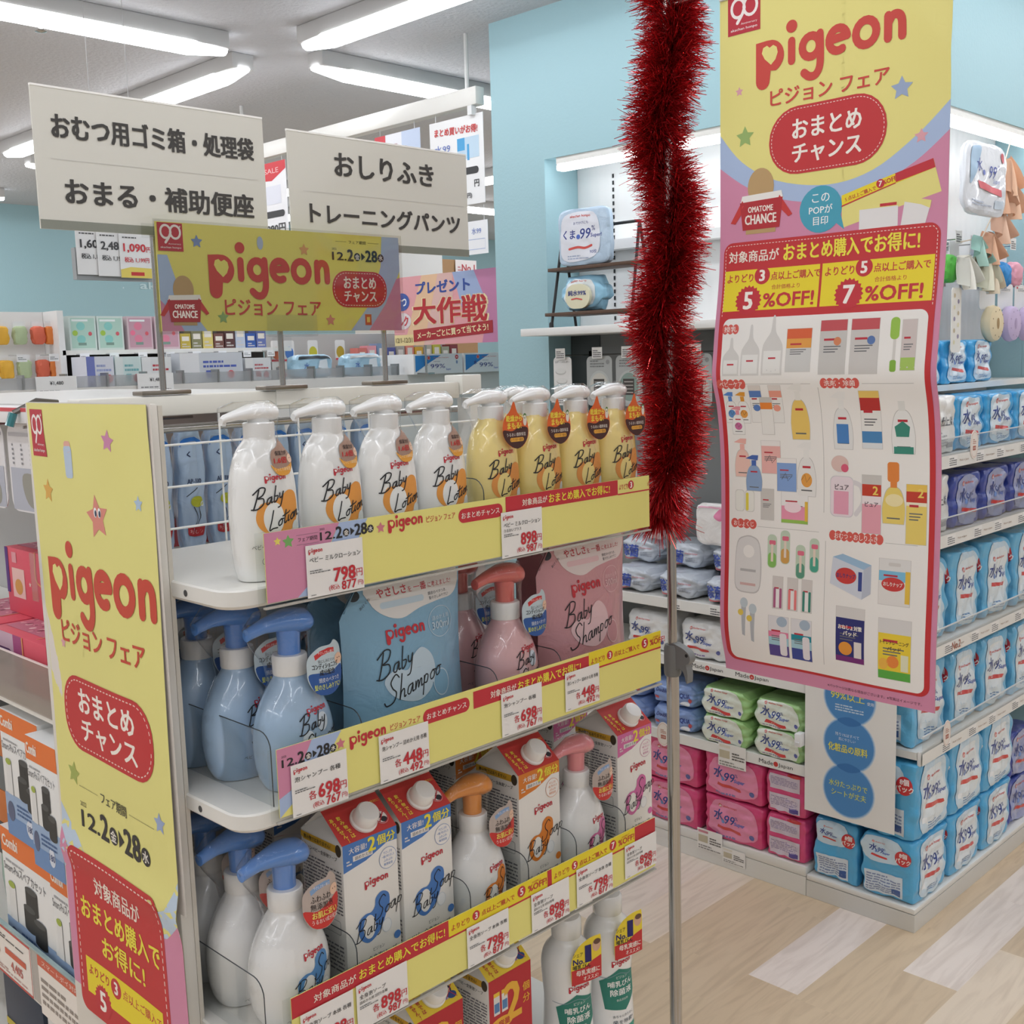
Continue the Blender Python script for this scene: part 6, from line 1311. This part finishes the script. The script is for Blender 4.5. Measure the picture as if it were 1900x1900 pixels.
def cb_front(a, w, h):
    a.rect(0, 0, w, h * .34, '9DB6D6', 1); a.rect(0, 0, w, h * .16, '6E92C2', 2); a.rect(0, h * .82, w, h, 'EC7A34', 1); a.text('Combi', w * .2, h * .91, h * .08, 'FBEFE4', bold=.04, w=w * .32, l=3)
    a.text('Smart-Poiスペアカセット', w * .46, h * .72, h * .07, '5A5A5E', w=w * .86, l=2); a.lines(w * .08, w * .7, h * .76, h * .79, 1, 'A8A8AA', 2, 2)
    for cx, cz in ((.52, .36), (.72, .30), (.58, .5)): a.rect(w * (cx - .12), h * cz, w * (cx + .12), h * (cz + .15), '2C2E2E', 3 + cx); a.ell(w * cx, h * (cz + .15), w * .12, h * .025, '4C4E4E', 4 + cx); a.ell(w * cx, h * cz, w * .12, h * .025, '2C2E2E', 3 + cx)
    a.rect(w * .1, h * .34, w * .24, h * .6, 'E4E4E2', 3); a.ell(w * .17, h * .6, w * .07, h * .025, 'A6B84A', 4); a.ell(w * .14, h * .2, w * .09, h * .08, '5A6482', 3); a.ell(w * .62, h * .14, w * .1, h * .07, 'DCE2EE', 3); a.text('180', w * .62, h * .14, h * .05, '3A4A7A', bold=.03, l=4); a.lines(w * .3, w * .8, h * .2, h * .3, 3, '4A6A9A', 3, 7)
G = 'cassette boxes with orange bands'
for y, z, x, hh, w_, c in ((1.715, .725, .742, .206, .145, 'upper left cassette box, half hidden by its neighbour'), (1.587, .725, .722, .20, .105, 'upper cassette box next to the yellow poster'), (1.745, .4905, .746, .233, .185, 'lower left cassette box, widest in view'), (1.583, .4905, .744, .23, .13, 'lower cassette box next to the yellow poster')):
    boxthing('cassette_box', 'white cassette box with orange band, ' + c, 'box', x, y, z, NX, w_, .19, hh, 'EFEFED', cb_front, None, None, G)
for k, (c, h) in enumerate((('4E5254', .06), ('C8743A', .06), ('6E7476', .05), ('C8743A', .05), ('6A6E70', .05))): boxthing('flat_box', ('dark grey', 'orange', 'grey', 'orange', 'slate')[k] + ' flat box, %s from the bottom of the stack at the left picture edge' % ORD[k], 'box', .75, 1.90, .6555 + .059 * k, NX, .13, .17, .058, c, lambda a, w, h: a.lines(w * .1, w * .8, h * .3, h * .6, 1, 'C0B8B0', 1, 2), None, None, 'flat boxes stacked at the picture edge')
t = thing('green_tub', 'pale green rounded tub under the flat box stack at the picture edge', 'tub', (.76, 1.922, .4905))
MB().lathe([(.06, 0), (.072, .02), (.078, .10), (.076, .145), (.07, .155), (0, .156)], PL('A9CDB8'), 28).build('tub_body', t); MB().lathe([(.079, .1565), (.079, .163), (0, .164)], PL('B9D8C6'), 28).build('lid', t)
def pc(x, y, z, w, h, hd, label):
    m = MB().box(0, w, 0, .0008, 0, h, P('F3ECE4')); a = Art(.001); W_, h_ = w * 1000, h * 1000
    if hd: a.rect(0, h_ * .82, W_, h_, 'D2644A', 1); a.text('スマートポイ対応', W_ * .5, h_ * .91, h_ * .09, 'F6E6DC', w=W_ * .8, l=2); a.lines(8, W_ - 8, h_ * .2, h_ * .7, 4, '9A9088', 1, 4)
    else: a.stroke([(2, 2), (W_ - 2, 2), (W_ - 2, h_ - 2), (2, h_ - 2)], 4, 'C8524A', 1, True); a.lines(8, W_ - 26, h_ * .76, h_ * .86, 2, '5A5652', 2, 4); a.text('2,398', W_ * .32, h_ * .45, h_ * .18, 'D08A80', bold=.02, l=2); a.rect(W_ * .52, h_ * .48, W_ * .9, h_ * .6, 'D2644A', 2); a.text('4,405', W_ * .72, h_ * .3, h_ * .2, 'C87068', bold=.03, l=2); a.lines(10, W_ - 20, h_ * .1, h_ * .2, 2, 'C8A098', 2, 6)
    m.art(a, None, .0002); return tag(m.build('price_card', None, (x, y, z), NX), label, 'price card')
pc(GX - .005, 1.93, .474, .215, .086, False, 'red bordered price card on the aisle rail below the cassette boxes')
pc(GX - .005, 1.688, .463, .16, .098, True, 'orange headed card on the aisle rail beside the yellow poster')
boxthing('refill_box', 'white carton with red wordmark low under the aisle price rail', 'carton', .735, 1.66, .30, NX, .15, .15, .15, 'ECEAE8', lambda a, w, h: [a.logo(w * .12, h * .62, w * .6, 'C2303F', 'ECEAE8'), a.lines(w * .1, w * .8, h * .2, h * .45, 3, '9A9AA0', 1, 3)])
gobj = [o for o in COL.objects if o.name.startswith('gondola_shelving')][0]
gb(MB(), GX + .02, .964, 1.52, 2.72, .285, .299).build('shelf', gobj)
boxthing('storage_box', 'dark blue box in the shade below the aisle price rail at the picture edge', 'box', .75, 1.86, .30, NX, .16, .16, .13, '3A4658', lambda a, w, h: a.rect(0, h * .2, w, h * .3, 'C8B84A', 1))
# hanging packs at the top
def hp(a, w, h):
    a.rect(-w * .46, -h * .98, w * .46, -h * .5, 'B9BCC8', 1); a.poly(catmull([(-w * .16, -h * .56), (w * .22, -h * .6), (w * .36, -h * .78), (w * .3, -h * .95), (-w * .06, -h * .93), (-w * .2, -h * .74)], 4, True), '9C9A90', 2)
    for k in range(4): a.lines(-w * .4 + w * .2 * k, -w * .36 + w * .2 * k, -h * .46, -h * .2, 5, '8A8A90', 2, k)
    a.rect(-w * .46, -h * .14, w * .46, -h * .1, 'C2C0C4', 2)
t = blister(.672, 1.64, 1.375, NX, .155, .13, 'E8E6E8', 'white hanging pack with grey cushion picture left of the yellow poster', 'hanging pack', None, hp)
t = blister(.672, 1.81, 1.375, NX, .155, .13, 'E8E6E8', 'white hanging pack with grey cushion picture cut by the picture edge', 'hanging pack', None, hp)
boxthing('white_box', 'white box with red edge on top of the hanging packs left of the poster', 'box', .672, 1.70, 1.378, NX, .30, .048, .022, 'F0EDEE', lambda a, w, h: a.rect(0, h * .75, w, h, 'D8525A', 1))
m = MB(); m.tube([(0, 0, 0), (-.03, 0, .004), (-.06, .01, -.012)], .004, M('77726E', .35, .7), 8); m.tube([(-.06, .01, -.012), (-.066, .012, -.03)], .006, PL('2F7F86'), 8)
tag(m.build('hook_arm', None, (.70, 1.60, 1.405)), 'grey hook arm with teal tip above the hanging packs left of the poster', 'hook')
for y in (1.64, 1.81): tag(MB().cyl((0, 0, 0), (.27, 0, 0), .0022, CHROME, 8).build('peg_hook', None, (.664, y, 1.371)), 'chrome peg holding the hanging pack ' + ('beside the yellow poster' if y < 1.7 else 'at the picture edge'), 'hook')
# pale blue disposal bag packs behind the wire grid
G = 'pale blue bag packs behind the wire'
bag = None
for i, x in enumerate((.735, .785, .835, .885, .935, .985, 1.035, 1.10, 1.16)):
    l = 'pale blue bag pack with blue top band behind the wire, %s from the side board' % ORD[i]
    if bag is None:
        t = thing('bag_pack', l, 'bag', (x, 1.49, 1.182), R(-7), G); F = soft(.046, .042, .185, 4, .003, 2.2); m = MB(); soft_mesh(m, F, FILM('B9D0EC'), 12); a = Art(.001)
        a.rect(-26, 76, 26, 86, '2F7BD6', 1); a.text('く', -6, 52, 9, '33406A', bold=.05, l=2); a.text('AP-100', 2, 12, 7, '3A4A70', bold=.03, w=26, l=2); a.ell(4, -18, 11, 8, 'C9CE3A', 2); a.ell(13, -22, 4, None, 'E8ECEE', 3); a.stroke([(-2, -26), (4, -44), (-6, -56)], 1.4, '33394A', 2, False, 4); a.stroke([(6, -26), (10, -44), (0, -56)], 1.4, '33394A', 2, False, 4); a.stroke([(-14, -10), (-4, -4), (6, 2)], 1.2, '33394A', 2); a.rrect(-16, -76, 18, -56, 5, 'C0343A', 2); a.text('おむつ', 1, -66, 8, 'F2C8C4', w=26, l=3)
        m.art(a, lambda px, pz, h: (lambda p: (p.x, p.y - h - .0012, p.z))(F(max(-1, min(1, px / .023)), -1, max(-1, min(1, pz / .0925)))), .0002, .01); m.build('film_body', t); bag = t
    else: dup(bag, (x, 1.49 + .003 * (i % 2), 1.182), R(-7), l, G)
# ================================================================ shelving across the aisle, posters and far wall
t = thing('aisle_gondola', 'low white shelving across the aisle behind the end rack sign', 'shelving', (2.3, 3.45, 0))
m = MB(); m.box(-1.1, 1.0, -.2, .2, .0005, 1.398, M('E4E2DE', .45)); m.build('cabinet', t)
MB().box(-.78, .05, -.04, .14, 1.496, 1.51, WMETAL).build('upper_shelf', t); MB().box(-.78, .05, .1405, .15, 1.3985, 1.62, M('4A4440', .6)).build('dark_panel', t); MB().box(.06, .95, .141, .15, 1.3985, 1.56, M('B8B4B0', .6)).build('back_panel', t)
MB().box(-1.1, -.79, .06, .07, 1.3985, 1.63, M('F0F0EE', .5)).build('peg_board', t); MB().box(-.789, -.77, -.04, .14, 1.3985, 1.63, M('F2F2F0', .5)).build('end_panel', t)
m = MB().box(-1.1, .40, -.2, -.198, 1.3985, 1.432, clearmat('far_acrylic', 'DCDEE0', .25, .7))
for k in range(13): m.box(-1.1 + .125 * k, -1.094 + .125 * k, -.203, -.16, 1.3985, 1.44, M('9A9C9C', .3, .6))
m.build('clear_front', t)
def far(name, label, cat, x, y, z, w, d, h, col, draw=None, g=None): return boxthing(name, label, cat, x, y, z, 0, w, d, h, col, draw, None, None, g, 0)
def doll(c, c2):
    def f(a, w, h):
        a.rect(w * .06, h * .06, w * .94, h * .94, c, 1); a.ell(w * .42, h * .7, w * .16, h * .12, c2, 2); a.ell(w * .42, h * .32, w * .16, h * .12, c2, 2); a.ell(w * .2, h * .5, w * .1, h * .08, 'A8C850' if c2 < 'C' else 'EE7A98', 3); a.rect(w * .3, h * .14, w * .6, h * .22, '7E9A8E', 2); a.ell(w * .76, h * .48, w * .07, h * .06, 'D8606A', 3); a.rect(w * .1, h * .84, w * .7, h * .9, 'EEF4F2', 2)
    return f
for i, (x, c, c2, n) in enumerate(((1.60, 'B4D4C6', '8CCCC4', 'first mint'), (1.69, 'B4D4C6', '8CCCC4', 'second mint'), (1.79, 'C89CAA', 'E0849C', 'first rose'), (1.885, 'C89CAA', 'E0849C', 'second rose'))):
    far('toy_box', '%s green window toy box on the upper shelf across the aisle' % n if 'mint' in n else '%s pink window toy box on the upper shelf across the aisle' % n, 'toy box', x, 3.47, 1.5105, .086, .07, .105, 'D6E2DC' if i < 2 else 'D8C0C6', doll(c, c2), 'window toy boxes across the aisle')
SM = [('C9B24A', 'yellow'), ('8C8A66', 'olive'), ('E2D07A', 'pale yellow'), ('7A5048', 'brown'), ('5C3A3A', 'dark brown'), ('C8D2E2', 'pale blue'), ('3C62B0', 'blue'), ('6A78B4', 'violet blue')]
for i, (c, n) in enumerate(SM): far('toy_pack', '%s small pack on the upper shelf across the aisle below the fair sign' % n, 'toy pack', 1.955 + .042 * i, 3.47, 1.5105, .038, .05, .05 + .012 * (i % 3), c, lambda a, w, h: [a.rect(w * .15, h * .5, w * .85, h * .8, 'EFE8DC', 1), a.lines(w * .15, w * .85, h * .1, h * .4, 2, 'D8D4D0', 1, 3)], 'small packs below the fair sign')
def lab(c1, c2):
    def f(a, w, h): a.rect(0, 0, w * .3, h, c1, 1); a.lines(w * .36, w * .9, h * .5, h * .8, 2, c2, 1, 4); a.ell(w * .8, h * .25, h * .14, None, 'D8606A', 2); a.rect(w * .4, h * .15, w * .6, h * .4, c2, 1)
    return f
LOW = [(1.585, .086, .09, 'E6E8F2', '7A84C8', 'A8B4E0', 'white and lilac carton'), (1.675, .085, .088, 'DCEEEC', 'E8F0EE', '7CBCC0', 'pale teal carton'), (1.77, .10, .085, 'EEF0F0', 'F4F4F4', 'C8404A', 'white carton with red hills print'), (1.965, .23, .095, 'D8DCE2', 'F0F0F2', '5A6CC0', 'wide grey carton with blue squares'), (2.14, .10, .075, 'E6E8EA', 'EFEFEF', 'C86A70', 'white carton with red seal'), (2.225, .06, .06, 'D4D4D0', 'CFCFCB', 'B89A80', 'small beige carton')]
for x, w_, h, c, c1, c2, n in LOW: far('carton', '%s standing on the shelving across the aisle' % n, 'carton', x, 3.355, 1.399, w_, .1, h, c, lab(c1, c2))
for x, n in ((2.395, 'dark topped pale blue bag'), (2.62, 'clear topped pale blue bag')):
    t = thing('wipes_bag', n + ' on the shelving across the aisle', 'bag', (x, 3.37, 1.3995)); F = soft(.17, .08, .082, 5, .004, x); m = MB(); soft_mesh(m, F, FILM('A8CFE4'), 10); a = Art(.001); a.rect(-84, 26, 84, 40, '3A4248' if x < 2.5 else 'D4DADC', 1); a.text('水', -40, 0, 24, '4A6AB8', l=2); a.poly([(0, -30), (20, 20), (50, 24), (70, -30)], 'E2ECF2', 1); m.art(a, lambda px, pz, h: (lambda p: (p.x, p.y - h - .0015, p.z))(F(max(-1, min(1, px / .085)), -1, max(-1, min(1, pz / .041)))), .0003, .02); m.build('film_body', t)
def wbox(a, w, h):
    a.poly([(w * .03, h * .1), (w * .03, h * .92), (w * .55, h * .92), (w * .24, h * .45)], '2F86CE', 1); a.ell(w * .3, h * .8, h * .1, None, 'E8A49C', 2); a.ell(w * .3, h * .8, h * .07, None, 'D2544A', 3); a.text('akachan honpo', w * .55, h * .8, h * .07, 'D2544A', w=w * .32, l=3); a.ell(w * .88, h * .82, h * .11, None, 'D23A40', 2); a.text('80', w * .88, h * .82, h * .08, 'F6ECEA', bold=.03, l=3); a.text('水', w * .24, h * .52, h * .22, '33408E', bold=.03, l=3); a.text('99%', w * .48, h * .38, h * .22, '33408E', w=w * .3, l=3); a.text('Super', w * .7, h * .2, h * .14, '5A6CBE', l=3); a.lines(w * .4, w * .62, h * .6, h * .64, 1, '8A8AA0', 2, 3); a.ell(w * .88, h * .56, h * .06, h * .09, '8AA0C8', 2)
for x, n in ((2.868, 'left'), (3.122, 'right')): far('wipes_carton', 'white wipes carton with blue corner print, %s of the pair beside the aqua wall' % n, 'carton', x, 3.31, 1.3985 - .0, .245, .2, .074, 'F2F3F3', wbox, 'white wipes cartons across the aisle')
G = 'colourful packs under the campaign poster'
for i in range(11): c, n = [('D87A70', 'salmon'), ('E8A0A8', 'pink'), ('8AA0C0', 'steel blue'), ('5A5FA0', 'indigo'), ('B0A8A0', 'grey'), ('E08878', 'coral'), ('D8A838', 'golden'), ('B8B0A0', 'sand'), ('C8BE4A', 'lime yellow'), ('A8A890', 'khaki'), ('8A3A40', 'wine red')][i]; far('toy_pack', '%s upright pack in the back row above the wipes cartons' % n, 'toy pack', 2.74 + .048 * i, 3.53, 1.3985, .042, .05, .105 + .008 * (i % 3), c, lambda a, w, h: a.rect(w * .2, h * .55, w * .8, h * .85, 'E8E0D8', 1), G)
for x, z, c, n in ((2.345, 1.46, 'E86A2A', 'orange'), (2.40, 1.46, '3A78C8', 'blue'), (2.505, 1.46, 'C8C03A', 'yellow'), (2.63, 1.46, 'B89A2E', 'gold')): blister(x, 3.50, z + .075, 0, .045, .075, 'E8E4E0', n + ' toy in a hanging pack across the aisle', 'hanging pack', 'toys in hanging packs across the aisle', lambda a, w, h, c=c: [a.ell(0, -h * .6, w * .4, h * .3, c, 1), a.rect(-w * .5, -h, w * .5, -h * .9, 'C8404A', 2)])
T1 = [(1.36, 'E9B23A', 'yellow'), (1.41, 'E9B23A', 'yellow'), (1.465, 'B4C49A', 'sage green'), (1.52, 'DE6A4E', 'red orange'), (1.56, 'E8853E', 'orange')]
for r, (z0, nm) in enumerate(((1.53, 'upper'), (1.43, 'lower'))):
    for i, (x, c, n) in enumerate(T1):
        t = thing('toy_pouch', '%s toy pouch on the white peg board, %s row, %s from the left' % (n, nm, ORD[i]), 'toy pouch', (x + .006 * r - (.15 if i > 3 else 0) * 0 - .05, 3.46, z0), 0, 'toy pouches on the white peg board')
        F = soft(.046, .03, .055, 4, .003, i + 9 * r); m = MB(); soft_mesh(m, F, M(c, .5), 6); m.build('pouch', t); MB().box(-.018, .018, .0, .002, .052, .07, P('EDEEEE')).build('header_card', t)
for i in range(11):
    x = 1.28 + .095 * i; m = MB().box(-.015, .015, 0, .0008, 0, .022, P('F2F2F2')); a = Art(.001); a.lines(-12, 12, 6, 16, 2, '8A8A8C', 1, i); m.art(a); m.box(-.003, .003, .0009, .09, .018, .021, M('B0B0B0', .4))
    tag(m.build('price_tag', None, (x, 3.36, 1.478)), 'white price tag on a peg end across the aisle, %s from the left' % ORD[i], 'price tag', 'peg price tags across the aisle')
for x, n in ((1.42, 'left'), (1.73, 'right')):
    m = MB().box(-.06, .06, 0, .001, 0, .06, P('F4F4F4')); a = Art(.001); a.text('¥1,480', 0, 40, 12, '4A4A4C', bold=.02); a.lines(-50, 50, 8, 24, 2, '9A9A9C', 1, 2); m.art(a); tag(m.build('price_card', None, (x, 3.243, 1.374)), 'white price card clipped on the clear front across the aisle, %s of two' % n, 'price card')
# posters
def poster(name, label, loc_, rz, w, h, draw, col='F4F4F4', up=None, down=None):
    t = thing(name, label, 'poster', loc_, rz); m = MB().box(0, w, 0, .0015, 0, h, P(col)); a = Art(.001); draw(a, w * 1000, h * 1000); m.art(a, None, .0003); m.build('printed_card', t)
    if up: m = MB(); [m.cyl((w * q, .0007, h), (w * q, .0007, h + up), .0012, M('D8D8D8', .3), 6) for q in (.12, .88)]; m.build('hanging_wire', t)
    if down: m = MB().cyl((w * .3, .006, -down), (w * .3, .006, h * .3), .004, CHROME, 8); m.box(w * .3 - .03, w * .3 + .03, -.012, .02, -down, -down + .006, CHROME); m.build('post', t)
    return t
def d_bulk(a, w, h):
    a.text('まとめ買いがお得!', w * .5, h * .86, h * .09, 'CE3A3A', bold=.03, w=w * .8, rot=-3); a.text('水99', w * .24, h * .68, h * .1, '5A74C0', w=w * .3); a.rect(w * .52, h * .52, w * .92, h * .76, 'C4DCEE', 1); a.rect(w * .52, h * .62, w * .66, h * .76, '4EA6DC', 2); a.rect(w * .7, h * .5, w * .74, h * .68, '4EA6DC', 2); a.rrect(w * .3, h * .34, w * .9, h * .42, h * .04, '3A3A3C', 2); a.text('16個', w * .6, h * .38, h * .06, 'F0F0F0', bold=.02, l=3)
    a.text('1,765', w * .46, h * .24, h * .13, '2E2E30', bold=.04); a.text('円', w * .86, h * .23, h * .08, '2E2E30', bold=.02); a.text('(税込1,904円)', w * .56, h * .1, h * .07, '3A3A3C', bold=.02)
poster('hanging_poster', 'white bulk buy poster hanging under the rail beside the aqua wall', (2.705, 3.03, 1.965), NX, .265, .29, d_bulk, 'F2F2F2', .025)
poster('hanging_poster', 'white and pale blue poster hanging under the rail behind the training pants sign', (2.705, 3.33, 1.965), NX, .25, .29, lambda a, w, h: [a.rect(w * .6, 0, w, h, 'C8D6EE', 1), a.rect(0, h * .78, w * .24, h, 'D0404A', 2), a.lines(w * .2, w * .7, h * .8, h * .9, 2, 'B0707A', 2, 3), a.text('こだわり', w * .6, h * .68, h * .09, 'D0606A', bold=.02, l=3)], 'EDEEF4', .025)
poster('hanging_poster', 'red topped price poster hanging between the two white aisle signs', (2.705, 4.1, 1.93), NX, .20, .33, lambda a, w, h: [a.poly([(0, h * .8), (0, h), (w, h), (w, h * .9), (w * .5, h * .78)], 'D0323C', 1), a.text('SALE', w * .5, h * .9, h * .06, 'F0C8C8', w=w * .5, l=2), a.rect(w * .2, h * .5, w * .8, h * .72, 'E0E2EC', 1), a.rrect(w * .1, h * .34, w * .9, h * .42, h * .04, '3A3A3C', 2), a.text('1,980円', w * .5, h * .2, h * .12, '3A3A3C', bold=.03, w=w * .8)], 'EEEEF0', .02)
poster('hanging_poster', 'small white card with blue print hanging below the bulk buy poster', (2.712, 2.90, 1.80), NX, .135, .11, lambda a, w, h: [a.text('水99', w * .6, h * .7, h * .2, '6E86C8'), a.stroke([(w * .1, h * .15), (w * .9, h * .15), (w * .9, h * .45), (w * .1, h * .45)], 1.5, '8AA0D8', 1, True)], 'F2F3F5', .05)
def d_camp(a, w, h):
    a.rect(0, 0, w, h, 'E4A2A6', 0); a.poly([(w * .3, h), (w * .46, h), (w * .3, 0), (w * .1, 0)], 'E8C09A', 1); a.poly([(w * .46, h), (w * .6, h), (w * .6, h * .3), (w * .36, 0), (w * .3, 0)], 'E0B8B0', 1); a.poly([(w * .6, h), (w * .8, h), (w * .9, h * .6), (w * .7, h * .4)], '9FB0D4', 1); a.poly([(w * .8, h), (w, h), (w, 0), (w * .86, 0), (w * .92, h * .5)], 'C482A8', 1)
    a.text('プレゼント', w * .5, h * .82, h * .17, '2E4A96', bold=.05, w=w * .52, l=3); a.text('大作戦', w * .56, h * .48, h * .37, 'F0E0B0', bold=.06, w=w * .72, l=3); a.text('大作戦', w * .56, h * .48, h * .36, 'B8262E', bold=.035, w=w * .70, l=5)
    a.poly([(w * .2, h * .05), (w * .2, h * .22), (w * .96, h * .30), (w * .96, h * .13)], 'A8262E', 4); a.text('メーカーごとに買って当てよう!', w * .58, h * .175, h * .1, 'F6E8B8', bold=.025, w=w * .68, rot=3, l=6)
    a.ell(w * .09, h * .64, w * .08, h * .13, '3A5AA8', 3); a.text('むつ', w * .09, h * .64, h * .14, 'F2F2F6', bold=.03, w=w * .1, l=5); a.ell(w * .1, h * .36, w * .08, h * .12, 'E4D8DA', 3); a.text('ルク', w * .1, h * .36, h * .14, 'C83A44', bold=.04, w=w * .1, l=5)
    a.rect(0, 0, w * .2, h * .16, 'E8D49A', 2); a.text('12/1-12/31', w * .1, h * .08, h * .07, '6A5A3A', bold=.02, w=w * .17, l=4)
poster('campaign_poster', 'pink present campaign poster standing left of the aqua wall edge', (2.76, 3.33, 1.505), NX, .55, .25, d_camp, 'E4A2A6', None, .1065)
for i, (x, tx, col, n) in enumerate(((1.545, '1,600', '3A3A3C', 'leftmost white price poster with black digits below the diaper bin sign'), (1.605, '2,480', '4A4A4C', 'middle white price poster with grey digits below the diaper bin sign'), (1.672, '1,090', 'D23A44', 'white price poster with red 1,090 yen print below the diaper bin sign'))):
    def dp(a, w, h, tx=tx, col=col, i=i):
        a.text(tx, w * .45, h * .66, h * .2, col, bold=.035, w=w * .66); a.text('円', w * .88, h * .64, h * .12, col, bold=.02); a.text('税込 1,199円', w * .5, h * .4, h * .12, col, bold=.02, w=w * .74); a.lines(w * .1, w * .8, h * .88, h * .94, 1, '5A5A5C', 1, 3)
        if i == 2: a.poly([(0, 0), (0, h * .18), (w * .3, h * .24), (w, h * .22), (w, 0)], 'ECD86A', 1); a.rect(w * .3, h * .05, w * .7, h * .13, 'CE3A3A', 2)
    poster('price_poster', n, (x - .055, 3.20 - .004 * i, 1.722 - .003 * i), 0, .105, .13, dp, 'F0F0F0')
t = thing('grey_sign_back', 'grey sign panel behind the white price posters below the diaper bin sign', 'sign', (1.60, 3.23, 1.3985)); MB().box(-.11, .135, -.02, .004, .31, .40, M('9FA4A6', .5)).build('panel', t); m = MB(); [m.cyl((x, .002, .39), (x, .002, 1.118), .0012, M('C8C8C8', .4), 6) for x in (-.02, .1)]; m.build('hanging_wire', t)
t = thing('wall_logo', 'faint white shop lettering with rounded shapes on the far aqua wall', 'lettering', (3.80, 7.495, 2.0)); a = Art(.001)
a.text('akachan honpo', 560, 18, 70, 'CFE6EA', bold=.02, w=860, l=1)
for x in (-70, 100): a.rrect(x, 60, x + 60, 200, 28, 'DDE8EE', 1)
m = MB().box(.0, .01, 0, .001, 0, .01, P('CFE6EA')).art(a, None, .0005); m.build('letters', t)
far('storage_cabinet', 'white cabinet far behind under the training pants sign', 'cabinet', 4.27, 5.1, .0005, .42, .3, 2.1, 'EBEBEA'); far('wood_panel', 'tan wooden panel far behind beside the white cabinet under the training pants sign', 'panel', 4.64, 5.05, .0005, .30, .1, 2.03, 'B08A62')
poster('shelf_sign', 'small white and pink number one card above the campaign poster', (4.62, 4.99, 1.93), 0, .17, .1, lambda a, w, h: [a.text('No.1', w * .6, h * .55, h * .4, 'C8505A', bold=.03), a.lines(w * .1, w * .3, h * .2, h * .7, 3, 'D08A90', 1, 2), a.rect(0, 0, w, h * .1, 'E8B0B8', 1)], 'F6EEEE', None, .0)
